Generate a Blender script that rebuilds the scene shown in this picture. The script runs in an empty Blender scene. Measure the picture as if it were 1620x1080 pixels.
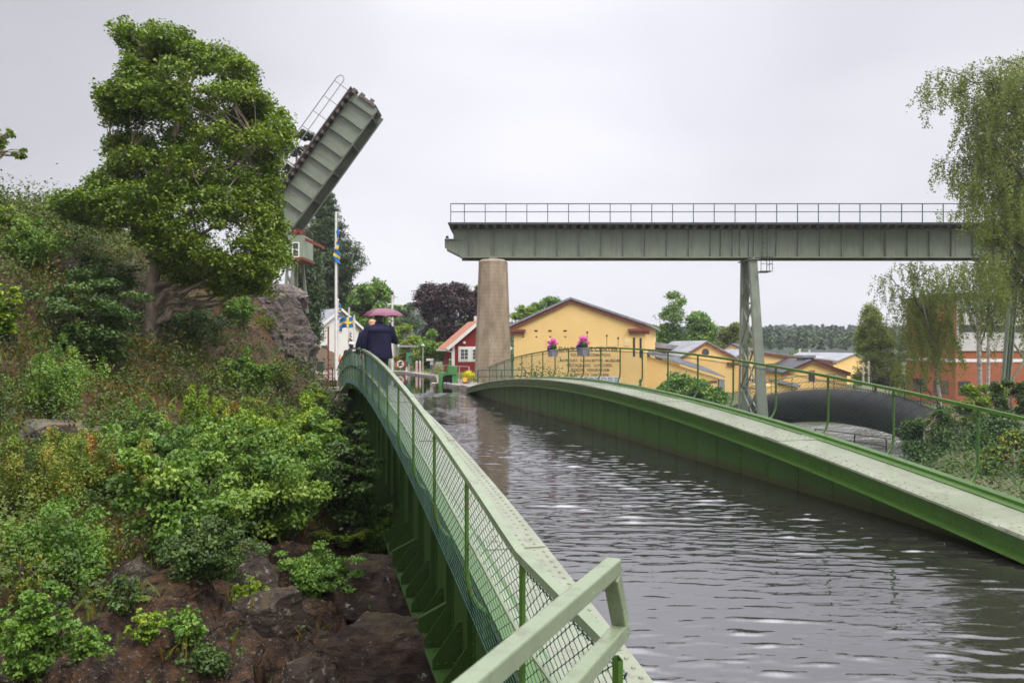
import bpy, math, random
import numpy as np
from mathutils import Vector, Matrix

scene = bpy.context.scene
COL = scene.collection
rad = math.radians

# ---------------------------------------------------------------- camera
F = 1307.0            # focal length in photograph pixels (1620 wide)
YAW = rad(13.55)      # camera looks this far to the right of the canal axis (+Y)
HC = 2.38             # eye height above the canal water (z = 0)
CY, SY = math.cos(YAW), math.sin(YAW)
cam_d = bpy.data.cameras.new('camera')
cam = bpy.data.objects.new('camera', cam_d)
COL.objects.link(cam)
cam.location = (0, 0, HC)
cam.rotation_euler = (rad(90.0), 0, -YAW)
cam_d.sensor_width = 36.0
cam_d.lens = F / 1620.0 * 36.0
cam_d.shift_y = 7.0 / 1620.0
cam_d.clip_start = 0.05
cam_d.clip_end = 6000.0
cam_d.dof.use_dof = True
cam_d.dof.focus_distance = 6.5
cam_d.dof.aperture_fstop = 5.0
scene.camera = cam

# ---------------------------------------------------------------- world: overcast sky
world = bpy.data.worlds.new('World')
scene.world = world
world.use_nodes = True
wn = world.node_tree; wn.nodes.clear()
SUN_EL, SUN_AZ = rad(50), rad(150)      # azimuth measured from +Y towards +X
sky = wn.nodes.new('ShaderNodeTexSky')
sky.sky_type = 'NISHITA'; sky.sun_disc = False
sky.sun_elevation = SUN_EL; sky.sun_rotation = SUN_AZ
sky.air_density = 1.0; sky.dust_density = 4.0
tc = wn.nodes.new('ShaderNodeTexCoord')
nz = wn.nodes.new('ShaderNodeTexNoise')
nz.inputs['Scale'].default_value = 1.7; nz.inputs['Detail'].default_value = 3.0
nz.inputs['Roughness'].default_value = 0.45
mp = wn.nodes.new('ShaderNodeMapping'); mp.inputs['Scale'].default_value = (1, 1, 2.4)
mp.inputs['Location'].default_value = (0.35, 0.2, 0.1)
cr = wn.nodes.new('ShaderNodeValToRGB')
cr.color_ramp.elements[0].position = 0.30; cr.color_ramp.elements[0].color = (0.63, 0.625, 0.675, 1)
cr.color_ramp.elements[1].position = 0.62; cr.color_ramp.elements[1].color = (0.80, 0.785, 0.83, 1)
gain = wn.nodes.new('ShaderNodeVectorMath'); gain.operation = 'SCALE'; gain.inputs['Scale'].default_value = 8.9
mx = wn.nodes.new('ShaderNodeMix'); mx.data_type = 'RGBA'; mx.inputs['Factor'].default_value = 0.93
bg = wn.nodes.new('ShaderNodeBackground'); bg.inputs['Strength'].default_value = 0.115
out = wn.nodes.new('ShaderNodeOutputWorld')
L = wn.links.new
L(tc.outputs['Generated'], mp.inputs['Vector']); L(mp.outputs['Vector'], nz.inputs['Vector'])
L(nz.outputs['Fac'], cr.inputs['Fac']); L(cr.outputs['Color'], gain.inputs[0])
sepz = wn.nodes.new('ShaderNodeSeparateXYZ'); L(tc.outputs['Generated'], sepz.inputs[0])
zen = wn.nodes.new('ShaderNodeMapRange'); zen.interpolation_type = 'SMOOTHSTEP'      # an overcast sky is brightest overhead
zen.inputs['From Min'].default_value = 0.34; zen.inputs['From Max'].default_value = 0.95
zen.inputs['To Min'].default_value = 7.35; zen.inputs['To Max'].default_value = 30.0
L(sepz.outputs['Z'], zen.inputs['Value']); 
def cloud_patch(az, el, a0, v):        # a broad darker / brighter bank of cloud
    dp = wn.nodes.new('ShaderNodeVectorMath'); dp.operation = 'DOT_PRODUCT'; L(tc.outputs['Generated'], dp.inputs[0])
    dp.inputs[1].default_value = (math.sin(rad(az))*math.cos(rad(el)), math.cos(rad(az))*math.cos(rad(el)), math.sin(rad(el)))
    q = wn.nodes.new('ShaderNodeMapRange'); q.interpolation_type = 'SMOOTHSTEP'; q.inputs['From Min'].default_value = math.cos(rad(a0)); q.inputs['From Max'].default_value = 1.0
    q.inputs['To Min'].default_value = 1.0; q.inputs['To Max'].default_value = v; L(dp.outputs['Value'], q.inputs['Value']); return q.outputs[0]
m1 = wn.nodes.new('ShaderNodeMath'); m1.operation = 'MULTIPLY'; L(cloud_patch(-30, 24, 34, 0.62), m1.inputs[0]); L(cloud_patch(19, 21, 16, 1.16), m1.inputs[1])
m2 = wn.nodes.new('ShaderNodeMath'); m2.operation = 'MULTIPLY'; L(m1.outputs[0], m2.inputs[0]); L(zen.outputs[0], m2.inputs[1]); L(m2.outputs[0], gain.inputs['Scale'])
L(sky.outputs['Color'], mx.inputs['A']); L(gain.outputs['Vector'], mx.inputs['B'])
L(mx.outputs['Result'], bg.inputs['Color']); L(bg.outputs['Background'], out.inputs['Surface'])

sun_d = bpy.data.lights.new('sun', 'SUN')
sun_d.energy = 1.5; sun_d.angle = rad(20); sun_d.color = (1.0, 0.93, 0.82)
sun = bpy.data.objects.new('sun', sun_d); COL.objects.link(sun)
sun.rotation_euler = Vector((-math.sin(SUN_AZ)*math.cos(SUN_EL), -math.cos(SUN_AZ)*math.cos(SUN_EL), -math.sin(SUN_EL))).to_track_quat('-Z', 'Y').to_euler()
sun.location = (0, 0, 60)

scene.view_settings.view_transform = 'Standard'
scene.view_settings.look = 'None'
scene.view_settings.exposure = 0.55
scene.view_settings.gamma = 1.0
scene.cycles.use_denoising = True
scene.cycles.max_bounces = 6
scene.cycles.transparent_max_bounces = 4

# ---------------------------------------------------------------- survey helpers
def W(px, py, d):
    """World point seen at photo pixel (px, py) at depth d metres: used to survey the place."""
    l = (px - 810.0) / F * d
    return Vector((l*CY + d*SY, -l*SY + d*CY, HC + (547.0 - py)/F*d))
def WG(px, d, z):
    p = W(px, 547, d); p.z = z; return p

# ---------------------------------------------------------------- mesh helpers
def mesh_obj(name, V, Fc, mat, parent=None, smooth=False, tint=None, loc=None):
    me = bpy.data.meshes.new(name)
    V = np.asarray(V, dtype=np.float32).reshape(-1, 3)
    if isinstance(Fc, np.ndarray):
        n, k = Fc.shape
        me.vertices.add(len(V)); me.vertices.foreach_set('co', V.ravel())
        me.loops.add(n*k); me.loops.foreach_set('vertex_index', Fc.astype(np.int32).ravel())
        me.polygons.add(n)
        me.polygons.foreach_set('loop_start', np.arange(0, n*k, k, dtype=np.int32))
        me.polygons.foreach_set('loop_total', np.full(n, k, dtype=np.int32))
        me.update(calc_edges=True)
    else:
        me.from_pydata(V.tolist(), [], Fc); me.update()
    if smooth:
        me.polygons.foreach_set('use_smooth', np.ones(len(me.polygons), dtype=bool))
    if tint is not None:
        a = me.attributes.new('tint', 'FLOAT', 'FACE')
        a.data.foreach_set('value', np.asarray(tint, dtype=np.float32))
    if mat is not None: me.materials.append(mat)
    o = bpy.data.objects.new(name, me); COL.objects.link(o)
    if parent is not None: o.parent = parent
    if loc is not None: o.location = loc
    return o

class MB:
    """Collects shapes and links them as one mesh object."""
    def __init__(s, off=(0, 0, 0)):
        s.v = []; s.f = []; s.off = Vector(off); s.sm = []
    def add(s, V, Fc, sm=False):
        b = len(s.v)
        s.v += [tuple(Vector(p) - s.off) for p in V]
        s.f += [tuple(i + b for i in q) for q in Fc]
        s.sm += [sm]*len(Fc)
        return s
    def box(s, x0, x1, y0, y1, z0, z1):
        P = [(x, y, z) for z in (z0, z1) for y in (y0, y1) for x in (x0, x1)]
        return s.add(P, [(0,2,3,1),(4,5,7,6),(0,1,5,4),(2,6,7,3),(0,4,6,2),(1,3,7,5)])
    def bar(s, p, q, w, h=None, up=(0, 0, 1)):
        h = h or w
        p, q = Vector(p), Vector(q); d = (q - p).normalized(); u = Vector(up)
        if abs(d.dot(u)) > 0.98: u = Vector((0, 1, 0))
        r = d.cross(u).normalized(); t = r.cross(d).normalized()
        P = [e + r*a*w/2 + t*b*h/2 for e in (p, q) for a, b in ((-1,-1),(1,-1),(1,1),(-1,1))]
        return s.add(P, [(3,2,1,0),(4,5,6,7),(0,1,5,4),(1,2,6,5),(2,3,7,6),(3,0,4,7)])
    def tube(s, pts, r, n=8, closed=False):
        pts = [Vector(p) for p in pts]; m = len(pts)
        rr = r if isinstance(r, (list, tuple)) else [r]*m
        V = []; Fc = []; prev = None
        for i, p in enumerate(pts):
            d = (pts[min(i+1, m-1)] - pts[max(i-1, 0)])
            if d.length < 1e-9: d = Vector((0, 0, 1))
            d.normalize()
            if prev is None:
                u = Vector((0, 0, 1)) if abs(d.z) < 0.9 else Vector((1, 0, 0))
                a = d.cross(u).normalized()
            else:
                a = (prev - d*prev.dot(d)).normalized()
            prev = a; b = d.cross(a)
            for k in range(n):
                t = 2*math.pi*k/n
                V.append(p + (a*math.cos(t) + b*math.sin(t))*rr[i])
        for i in range(m-1):
            for k in range(n):
                Fc.append((i*n+k, i*n+(k+1) % n, (i+1)*n+(k+1) % n, (i+1)*n+k))
        s.add(V, Fc, True)
        s.add(V[:n], [tuple(range(n))[::-1]]); s.add(V[-n:], [tuple(range(n))])
        return s
    def prism(s, poly, axis, a0, a1):
        """polygon [(u,v)] extruded along axis 'x','y' or 'z' from a0 to a1"""
        def mk(u, v, a):
            return {'x': (a, u, v), 'y': (u, a, v), 'z': (u, v, a)}[axis]
        n = len(poly)
        P = [mk(u, v, a0) for u, v in poly] + [mk(u, v, a1) for u, v in poly]
        return s.add(P, [tuple(range(n))[::-1], tuple(range(n, 2*n))] + [(i, (i+1) % n, n+(i+1) % n, n+i) for i in range(n)])
    def lathe(s, c, prof, n=12):
        c = Vector(c); V = []; Fc = []
        for r, z in prof:
            for k in range(n):
                t = 2*math.pi*k/n; V.append(c + Vector((r*math.cos(t), r*math.sin(t), z)))
        for i in range(len(prof)-1):
            for k in range(n):
                Fc.append((i*n+k, i*n+(k+1) % n, (i+1)*n+(k+1) % n, (i+1)*n+k))
        return s.add(V, Fc, True)
    def ball(s, c, rx, ry=None, rz=None, n=12, m=8):
        ry = ry or rx; rz = rz or rx; c = Vector(c)
        V = [c + Vector((0, 0, -rz))]; Fc = []
        for i in range(1, m):
            a = -math.pi/2 + math.pi*i/m
            for k in range(n):
                t = 2*math.pi*k/n
                V.append(c + Vector((rx*math.cos(a)*math.cos(t), ry*math.cos(a)*math.sin(t), rz*math.sin(a))))
        V.append(c + Vector((0, 0, rz))); T = len(V)-1
        for k in range(n):
            Fc.append((0, 1+(k+1) % n, 1+k))
            Fc.append((T, 1+(m-2)*n+k, 1+(m-2)*n+(k+1) % n))
        for i in range(m-2):
            for k in range(n):
                Fc.append((1+i*n+k, 1+i*n+(k+1) % n, 1+(i+1)*n+(k+1) % n, 1+(i+1)*n+k))
        return s.add(V, Fc, True)
    def build(s, name, mat, parent=None):
        o = mesh_obj(name, s.v, s.f, mat, parent)
        o.data.polygons.foreach_set('use_smooth', np.array(s.sm, dtype=bool))
        return o

def tag(o, label, cat, group=None):
    o['label'] = label; o['category'] = cat; o['kind'] = 'thing'
    if group: o['group'] = group
    return o
def thing(name, label, cat, loc=(0, 0, 0), rot=(0, 0, 0), group=None):
    o = bpy.data.objects.new(name, None); COL.objects.link(o)
    o.location = loc; o.rotation_euler = rot; o.empty_display_size = 0.3
    return tag(o, label, cat, group)
def struct(o): o['kind'] = 'structure'; return o
def copy_tree(o, parent=None):
    c = o.copy(); COL.objects.link(c)
    if parent is not None: c.parent = parent
    for ch in list(o.children): copy_tree(ch, c)
    return c
def instance(TV, TF, pos, axes=None):
    """merge copies of a template (verts TV, quads TF) at pos; axes: (N,3,3) columns = template x,y,z"""
    pos = np.asarray(pos, float); TV = np.asarray(TV, float); TF = np.asarray(TF)
    if axes is None: V = pos[:, None, :] + TV[None]
    else: V = pos[:, None, :] + np.einsum('nij,mj->nmi', axes, TV)
    Fc = TF[None] + (np.arange(len(pos))*len(TV))[:, None, None]
    return V.reshape(-1, 3), Fc.reshape(-1, TF.shape[1])

# ---------------------------------------------------------------- numpy noise
def _h(ix, iy, iz, seed):
    n = (ix*374761393 + iy*668265263 + iz*1274126177 + seed*974634541) & 0xFFFFFFFF
    n = ((n ^ (n >> 13)) * 1274126177) & 0xFFFFFFFF
    n = (n ^ (n >> 16)) & 0xFFFFFFFF
    return n / 4294967295.0
def vnoise(P, seed=0):
    P = np.asarray(P, float); i = np.floor(P).astype(np.int64); f = P - i
    f = f*f*(3 - 2*f); r = 0
    for dx in (0, 1):
        for dy in (0, 1):
            for dz in (0, 1):
                w = (f[:, 0] if dx else 1-f[:, 0])*(f[:, 1] if dy else 1-f[:, 1])*(f[:, 2] if dz else 1-f[:, 2])
                r = r + w*_h(i[:, 0]+dx, i[:, 1]+dy, i[:, 2]+dz, seed)
    return r*2 - 1
def fbm(P, oct=4, seed=0, gain=0.5, ridge=False):
    P = np.asarray(P, float); a = 1.0; s = 0; t = 0
    for o in range(oct):
        n = vnoise(P*(2.03**o), seed+o*17)
        if ridge: n = 1 - 2*np.abs(n)
        s = s + a*n; t += a; a *= gain
    return s/t

# ---------------------------------------------------------------- materials
def new_mat(name):
    m = bpy.data.materials.new(name); m.use_nodes = True
    nt = m.node_tree; nt.nodes.clear()
    o = nt.nodes.new('ShaderNodeOutputMaterial')
    return m, nt, o
def N(nt, kind, **kw):
    n = nt.nodes.new('ShaderNode' + kind)
    for k, v in kw.items():
        if k in n.inputs.keys(): n.inputs[k].default_value = v
        else: setattr(n, k, v)
    return n
def ramp(nt, stops, interp='LINEAR'):
    r = nt.nodes.new('ShaderNodeValToRGB'); e = r.color_ramp.elements; r.color_ramp.interpolation = interp
    while len(e) > 1: e.remove(e[-1])
    e[0].position = stops[0][0]; e[0].color = tuple(stops[0][1]) + (1,)
    for p, c in stops[1:]:
        x = e.new(p); x.color = tuple(c) + (1,)
    return r
def surf(name, stops, rough=0.7, scale=3.0, detail=6, bump=0.0, bscale=None, spec=0.5, rvar=0.0, stretch=(1, 1, 1),
         stain=None, stain_at=(0.55, 0.7), stain_scale=1.2, metal=0.0, bdist=0.02):
    """noise-driven principled surface in object coordinates; stops = colour ramp"""
    m, nt, o = new_mat(name); l = nt.links.new
    t = N(nt, 'TexCoord'); mp = N(nt, 'Mapping'); mp.inputs['Scale'].default_value = stretch
    l(t.outputs['Object'], mp.inputs['Vector'])
    n = N(nt, 'TexNoise', Scale=scale, Detail=detail, Roughness=0.6); l(mp.outputs[0], n.inputs['Vector'])
    r = ramp(nt, stops); l(n.outputs['Fac'], r.inputs['Fac'])
    b = N(nt, 'BsdfPrincipled', Roughness=rough, Metallic=metal); b.inputs['Specular IOR Level'].default_value = spec
    col = r.outputs['Color']
    if stain is not None:
        n2 = N(nt, 'TexNoise', Scale=stain_scale, Detail=7, Roughness=0.65); l(mp.outputs[0], n2.inputs['Vector'])
        r2 = ramp(nt, [(stain_at[0], (0, 0, 0)), (stain_at[1], (1, 1, 1))]); l(n2.outputs['Fac'], r2.inputs['Fac'])
        x = N(nt, 'Mix', data_type='RGBA'); l(r2.outputs['Color'], x.inputs['Factor']); l(col, x.inputs['A'])
        x.inputs['B'].default_value = tuple(stain) + (1,); col = x.outputs['Result']
    l(col, b.inputs['Base Color'])
    if rvar:
        mr = N(nt, 'MapRange'); mr.inputs['To Min'].default_value = max(0.02, rough-rvar); mr.inputs['To Max'].default_value = rough+rvar
        l(n.outputs['Fac'], mr.inputs['Value']); l(mr.outputs[0], b.inputs['Roughness'])
    if bump:
        nb = N(nt, 'TexNoise', Scale=bscale or scale*6, Detail=5); l(mp.outputs[0], nb.inputs['Vector'])
        bp = N(nt, 'Bump', Strength=bump, Distance=bdist); l(nb.outputs['Fac'], bp.inputs['Height']); l(bp.outputs[0], b.inputs['Normal'])
    l(b.outputs[0], o.inputs['Surface'])
    return m
def flat(c, k=0.12):
    return [(0.3, tuple(x*(1-k) for x in c)), (0.7, tuple(min(1, x*(1+k)) for x in c))]
def c_green(stops): return all(c[1] > c[2] for _, c in stops)
def leafmat(name, stops, trans=0.24, rough=0.5):
    """leaf colour from the per-leaf 'tint' attribute (each leaf has its own green)"""
    m, nt, o = new_mat(name); l = nt.links.new
    a = N(nt, 'Attribute', attribute_name='tint'); r = ramp(nt, [(p, (c[0]*1.10, c[1]*1.06, c[2]*0.70)) for p, c in stops] if c_green(stops) else stops); l(a.outputs['Fac'], r.inputs['Fac'])
    b = N(nt, 'BsdfPrincipled', Roughness=rough); b.inputs['Specular IOR Level'].default_value = 0.35
    tr = N(nt, 'BsdfTranslucent'); x = N(nt, 'MixShader', Fac=trans)
    hs = N(nt, 'HueSaturation', Saturation=1.1, Value=1.3); l(r.outputs['Color'], hs.inputs['Color'])
    l(r.outputs['Color'], b.inputs['Base Color']); l(hs.outputs[0], tr.inputs['Color'])
    l(b.outputs[0], x.inputs[1]); l(tr.outputs[0], x.inputs[2]); l(x.outputs[0], o.inputs['Surface'])
    return m
def paint(name, c, rough=0.32, wear=(0.10, 0.07, 0.035), wear_at=(0.61, 0.67), bump=0.12, k=0.15, fade=None, waterline=False, spec=0.5):
    """weathered, rain-wet oil paint: slow colour drift, small chips and runs, droplets"""
    m, nt, o = new_mat(name); l = nt.links.new
    t = N(nt, 'TexCoord')
    n1 = N(nt, 'TexNoise', Scale=1.1, Detail=6, Roughness=0.65); l(t.outputs['Object'], n1.inputs['Vector'])
    hi = fade or tuple(x*(1+k) for x in c)
    r = ramp(nt, [(0.3, tuple(x*(1-k) for x in c)), (0.55, c), (0.75, hi)]); l(n1.outputs['Fac'], r.inputs['Fac'])
    n2 = N(nt, 'TexNoise', Scale=9, Detail=8, Roughness=0.7); l(t.outputs['Object'], n2.inputs['Vector'])
    r2 = ramp(nt, [(wear_at[0], (0, 0, 0)), (wear_at[1], (1, 1, 1))]); l(n2.outputs['Fac'], r2.inputs['Fac'])
    x = N(nt, 'Mix', data_type='RGBA'); l(r2.outputs['Color'], x.inputs['Factor']); l(r.outputs['Color'], x.inputs['A'])
    x.inputs['B'].default_value = tuple(wear) + (1,)
    col = x.outputs['Result']
    # old rust runs and grime: narrow streaks drawn downwards
    mp = N(nt, 'Mapping'); mp.inputs['Scale'].default_value = (7, 7, 0.5); l(t.outputs['Object'], mp.inputs[0])
    n3 = N(nt, 'TexNoise', Scale=1.0, Detail=7, Roughness=0.7); l(mp.outputs[0], n3.inputs['Vector'])
    r3 = ramp(nt, [(0.50, (0, 0, 0)), (0.74, (0.85, 0.85, 0.85))]); l(n3.outputs['Fac'], r3.inputs['Fac'])
    y = N(nt, 'Mix', data_type='RGBA'); l(r3.outputs['Color'], y.inputs['Factor']); l(col, y.inputs['A']); y.inputs['B'].default_value = (c[0]*0.55+0.012, c[1]*0.42+0.006, c[2]*0.5, 1); col = y.outputs['Result']
    if waterline:    # silt and slime left by the canal along the trough wall
        g = N(nt, 'NewGeometry'); sp = N(nt, 'SeparateXYZ'); l(g.outputs['Position'], sp.inputs[0]); n4 = N(nt, 'TexNoise', Scale=3.0, Detail=6); l(t.outputs['Object'], n4.inputs['Vector'])
        a = N(nt, 'Math', operation='MULTIPLY_ADD'); l(n4.outputs['Fac'], a.inputs[0]); a.inputs[1].default_value = -0.22; l(sp.outputs['Z'], a.inputs[2])
        r4 = ramp(nt, [(0.0, (0.85, 0.85, 0.85)), (1.0, (0, 0, 0))]); q = N(nt, 'MapRange'); q.inputs['From Min'].default_value = -0.04; q.inputs['From Max'].default_value = 0.07; l(a.outputs[0], q.inputs['Value']); l(q.outputs[0], r4.inputs['Fac'])
        z = N(nt, 'Mix', data_type='RGBA'); l(r4.outputs['Color'], z.inputs['Factor']); l(col, z.inputs['A']); z.inputs['B'].default_value = (0.045, 0.040, 0.016, 1); col = z.outputs['Result']
    b = N(nt, 'BsdfPrincipled'); b.inputs['Specular IOR Level'].default_value = spec; l(col, b.inputs['Base Color'])
    mr = N(nt, 'MapRange'); mr.inputs['To Min'].default_value = rough*0.6; mr.inputs['To Max'].default_value = rough*1.5
    l(n1.outputs['Fac'], mr.inputs['Value']); l(mr.outputs[0], b.inputs['Roughness'])
    nb = N(nt, 'TexNoise', Scale=60, Detail=3); l(t.outputs['Object'], nb.inputs['Vector'])
    bp = N(nt, 'Bump', Strength=bump, Distance=0.004); l(nb.outputs['Fac'], bp.inputs['Height']); l(bp.outputs[0], b.inputs['Normal'])
    l(b.outputs[0], o.inputs['Surface'])
    return m

M = {}
M['green'] = paint('green_paint', (0.055, 0.128, 0.020))
M['green_web_shade'] = paint('shaded_green_web_paint', (0.026, 0.062, 0.010), rough=0.62, spec=0.2)  # same green as the canal wall, with the outer face's shade darkened in
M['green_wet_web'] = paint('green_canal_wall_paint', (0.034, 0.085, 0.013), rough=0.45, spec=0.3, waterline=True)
M['green_walk_sheen'] = paint('sheen_green_walkway_paint', (0.205, 0.230, 0.158), rough=0.30, wear=(0.10, 0.12, 0.06), wear_at=(0.60, 0.72), fade=(0.27, 0.29, 0.22))  # base colour paled to carry the sky's sheen on wet plates
M['green_sheen'] = paint('sheen_green_paint', (0.195, 0.245, 0.150), rough=0.26, wear=(0.10, 0.16, 0.07), wear_at=(0.64, 0.72), bump=0.25)  # the bridge's green with wet sky reflection lifted into the base colour
M['wire'] = surf('green_wire', flat((0.010, 0.055, 0.042)), rough=0.4)
M['viaduct'] = paint('grey_green_paint', (0.185, 0.220, 0.165), rough=0.45, wear=(0.16, 0.095, 0.035), wear_at=(0.63, 0.76))
M['viaduct_dark'] = paint('dark_green_steel', (0.035, 0.05, 0.042), rough=0.5)
M['viaduct_rail'] = paint('teal_rail_paint', (0.035, 0.085, 0.075), rough=0.4)
M['sleeper'] = surf('tarred_wood', flat((0.12, 0.095, 0.085), 0.5), rough=0.8, scale=8)
M['rust'] = surf('red_rust', flat((0.16, 0.035, 0.02), 0.3), rough=0.8, scale=8)
M['white_steel'] = surf('white_steel', flat((0.6, 0.6, 0.6)), rough=0.4)
M['black_steel'] = surf('black_steel', flat((0.02, 0.02, 0.022)), rough=0.5)
M['white'] = surf('white_paint', flat((0.72, 0.71, 0.68), 0.06), rough=0.5, scale=4)
M['glass'] = surf('window_glass', flat((0.05, 0.06, 0.065), 0.4), rough=0.06, scale=0.8)
M['dark'] = surf('dark_opening', flat((0.03, 0.02, 0.018)), rough=0.7)
# ================================================================ SETTING
def sm(x, a, b):
    t = np.clip((np.asarray(x, float) - a)/(b - a), 0, 1); return t*t*(3 - 2*t)

# ---- the rocky hillside on the left: heights surveyed at sight lines, smooth surface through them
_cp = [ # px, py, depth
 (0,1090,7.6),(200,1090,8.0),(400,1090,8.6),(600,1090,9.6),(690,1075,11.0),
 (0,960,9.3),(200,950,10.0),(330,935,10.8),(420,925,11.6),(560,915,13.2),(660,985,13.6),
 (-60,850,10.5),(60,850,11.8),(200,850,13.0),(400,830,15.0),(560,820,18.5),
 (0,700,14.5),(150,690,17.0),(300,690,20.0),(450,700,24.0),(548,720,27.0),
 (-40,570,18.5),(60,580,20.0),(150,590,22.0),(238,548,28.0),(330,580,29.0),(440,625,33.0),(535,640,36.5),
 (-20,440,22.0),(60,430,25.0),(130,420,27.5),(220,420,33.5),(330,450,35.0),(395,470,37.0),
 (380,540,33.5),(440,560,35.0),(476,600,37.0),(505,622,39.0),
 (-60,340,26.0),(0,364,28.0),(60,374,30.0),(110,388,33.0),(200,402,40.0),(330,440,42.0),(430,470,41.0),(455,520,40.0),
]
_pts = [tuple(W(*c)) for c in _cp]
_pts += [(1.9, 12, -3.2), (2.2, 20, -3.3), (1.6, 30, -2.6), (2.0, 5, -4.2), (5, 10, -5.2), (5, 22, -5.2), (5, 34, -4.6),
         (-20, 8, 2.0), (-9, 2, -2.0), (-3, 1, -4.2), (-24, 20, 8.2), (-22, 34, 9.6), (-14, 46, 9.0), (-8, 52, 7.4), (-5, 46, 6.0),
         (-30, 40, 11), (-40, 10, 9), (-40, 60, 12), (-16, 62, 9.0), (-0.6, 43, 0.55), (0.6, 41, 0.35), (-1.0, 50, 0.6), (-2.6, 58, 0.6), (-6.5, 58, 5.0), (1.5, 48, 0.4), (0.5, 60, 0.55)]
_pts = np.array(_pts)
def _tps_fit(P):
    n = len(P); d = np.linalg.norm(P[:, None, :2] - P[None, :, :2], axis=2)
    K = np.where(d > 1e-9, d*d*np.log(d + 1e-9), 0) + np.eye(n)*0.6
    A = np.zeros((n+3, n+3)); A[:n, :n] = K; A[:n, n] = 1; A[:n, n+1:] = P[:, :2]; A[n, :n] = 1; A[n+1:, :n] = P[:, :2].T
    return np.linalg.solve(A, np.concatenate([P[:, 2], np.zeros(3)]))
_w = _tps_fit(_pts)
def hill0(x, y):
    x = np.asarray(x, float).ravel(); y = np.asarray(y, float).ravel()
    z = np.empty(len(x))
    for a in range(0, len(x), 20000):
        q = np.stack([x[a:a+20000], y[a:a+20000]], 1)
        d = np.linalg.norm(q[:, None] - _pts[None, :, :2], axis=2)
        K = np.where(d > 1e-9, d*d*np.log(d + 1e-9), 0)
        z[a:a+20000] = K @ _w[:len(_pts)] + _w[len(_pts)] + q @ _w[len(_pts)+1:]
    return z
def blocks(x, y, size, seed, ang=0.5, asp=1.7):
    """fractured rock: every joint block sits at its own height and tilt; returns (offset, distance to the joint)"""
    u = (x*math.cos(ang) + y*math.sin(ang))/(size*asp); v = (-x*math.sin(ang) + y*math.cos(ang))/size
    iu, iv = np.floor(u).astype(np.int64), np.floor(v).astype(np.int64); z0 = np.zeros_like(iu)
    f1 = np.full(len(u), 9e9); f2 = f1.copy(); off = np.zeros(len(u))
    for a in (-1, 0, 1):
        for b in (-1, 0, 1):
            ca, cb = iu+a, iv+b; px_ = ca + 0.15 + 0.7*_h(ca, cb, z0, seed); py_ = cb + 0.15 + 0.7*_h(ca, cb, z0, seed+1)
            du, dv = u-px_, v-py_; d = np.abs(du)*0.55 + np.abs(dv)*0.55 + 0.45*np.hypot(du, dv)
            o = (_h(ca, cb, z0, seed+2)-0.5) + du*(_h(ca, cb, z0, seed+3)-0.5)*1.3 + dv*(_h(ca, cb, z0, seed+4)-0.5)*1.3
            n = d < f1; f2 = np.where(n, f1, np.minimum(f2, d)); off = np.where(n, o, off); f1 = np.where(n, d, f1)
    return off*size, (f2-f1)*size
def hill(x, y):
    x = np.asarray(x, float).ravel(); y = np.asarray(y, float).ravel()
    z = hill0(x, y)
    P = np.stack([x, y, np.zeros_like(x)], 1)
    keep = 1 - sm(y, 38.5, 40.5)*sm(x, -3.2, -1.6)
    low = 1 - sm(z, -1.1, -0.3)               # bare rock near the gorge
    n1 = fbm(P*0.55, 5, 3); n2 = fbm(P*1.5 + 7.7, 4, 9, ridge=True)
    z = z + keep*(0.45*n1 + 0.16*n2)
    # ledges: rock breaks off in steps in the lower part
    st = 0.62; q = z/st + 0.7*fbm(P*0.7 + 3.1, 3, 21); f = q - np.floor(q)
    z = z + keep*low*0.45*st*(sm(f, 0.55, 0.95) - f)
    wx_ = x + 0.25*fbm(P*1.1 + 9, 3, 61); wy_ = y + 0.25*fbm(P*1.1 + 19, 3, 62)
    o1, e1 = blocks(wx_, wy_, 0.80, 301, 0.55, 1.9); o2, e2 = blocks(wx_, wy_, 0.27, 311, 0.8, 1.6)
    z = z + keep*low*(0.62*o1 + 0.42*o2 - 0.20*np.exp(-(e1/0.05)**2) - 0.06*np.exp(-(e2/0.03)**2) + 0.06*fbm(P*6, 4, 51))
    return z
gx = np.concatenate([np.arange(-46, -14, 0.8), np.arange(-14, -8, 0.25), np.arange(-8, 2.3, 0.06)])
gy = np.concatenate([np.arange(-1, 5, 0.4), np.arange(5, 15, 0.06), np.arange(15, 17, 0.15), np.arange(17, 40, 0.22), np.arange(40, 72, 0.8)])
GX, GY = np.meshgrid(gx, gy); GZ = hill(GX, GY).reshape(GX.shape)
GXn = GX + 0.12*fbm(np.stack([GX.ravel(), GY.ravel(), GZ.ravel()], 1)*1.6, 3, 77).reshape(GX.shape)
GYn = GY + 0.28*fbm(np.stack([GX.ravel(), GY.ravel(), GZ.ravel()*2.2], 1)*1.3, 4, 78).reshape(GX.shape)
nx, ny = len(gx), len(gy)
ii = (np.arange(ny-1)[:, None]*nx + np.arange(nx-1)[None]).ravel()
m, nt, o_ = new_mat('hillside'); l = nt.links.new
t = N(nt, 'TexCoord'); geo = N(nt, 'NewGeometry'); sx = N(nt, 'SeparateXYZ'); l(geo.outputs['True Normal'], sx.inputs[0])
na = N(nt, 'TexNoise', Scale=0.9, Detail=8, Roughness=0.65); nb_ = N(nt, 'TexNoise', Scale=5.5, Detail=8, Roughness=0.7)
nc = N(nt, 'TexNoise', Scale=26, Detail=6, Roughness=0.7); vo = N(nt, 'TexVoronoi', Scale=2.1, feature='DISTANCE_TO_EDGE')
for q in (na, nb_, nc): l(t.outputs['Object'], q.inputs['Vector'])
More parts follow.
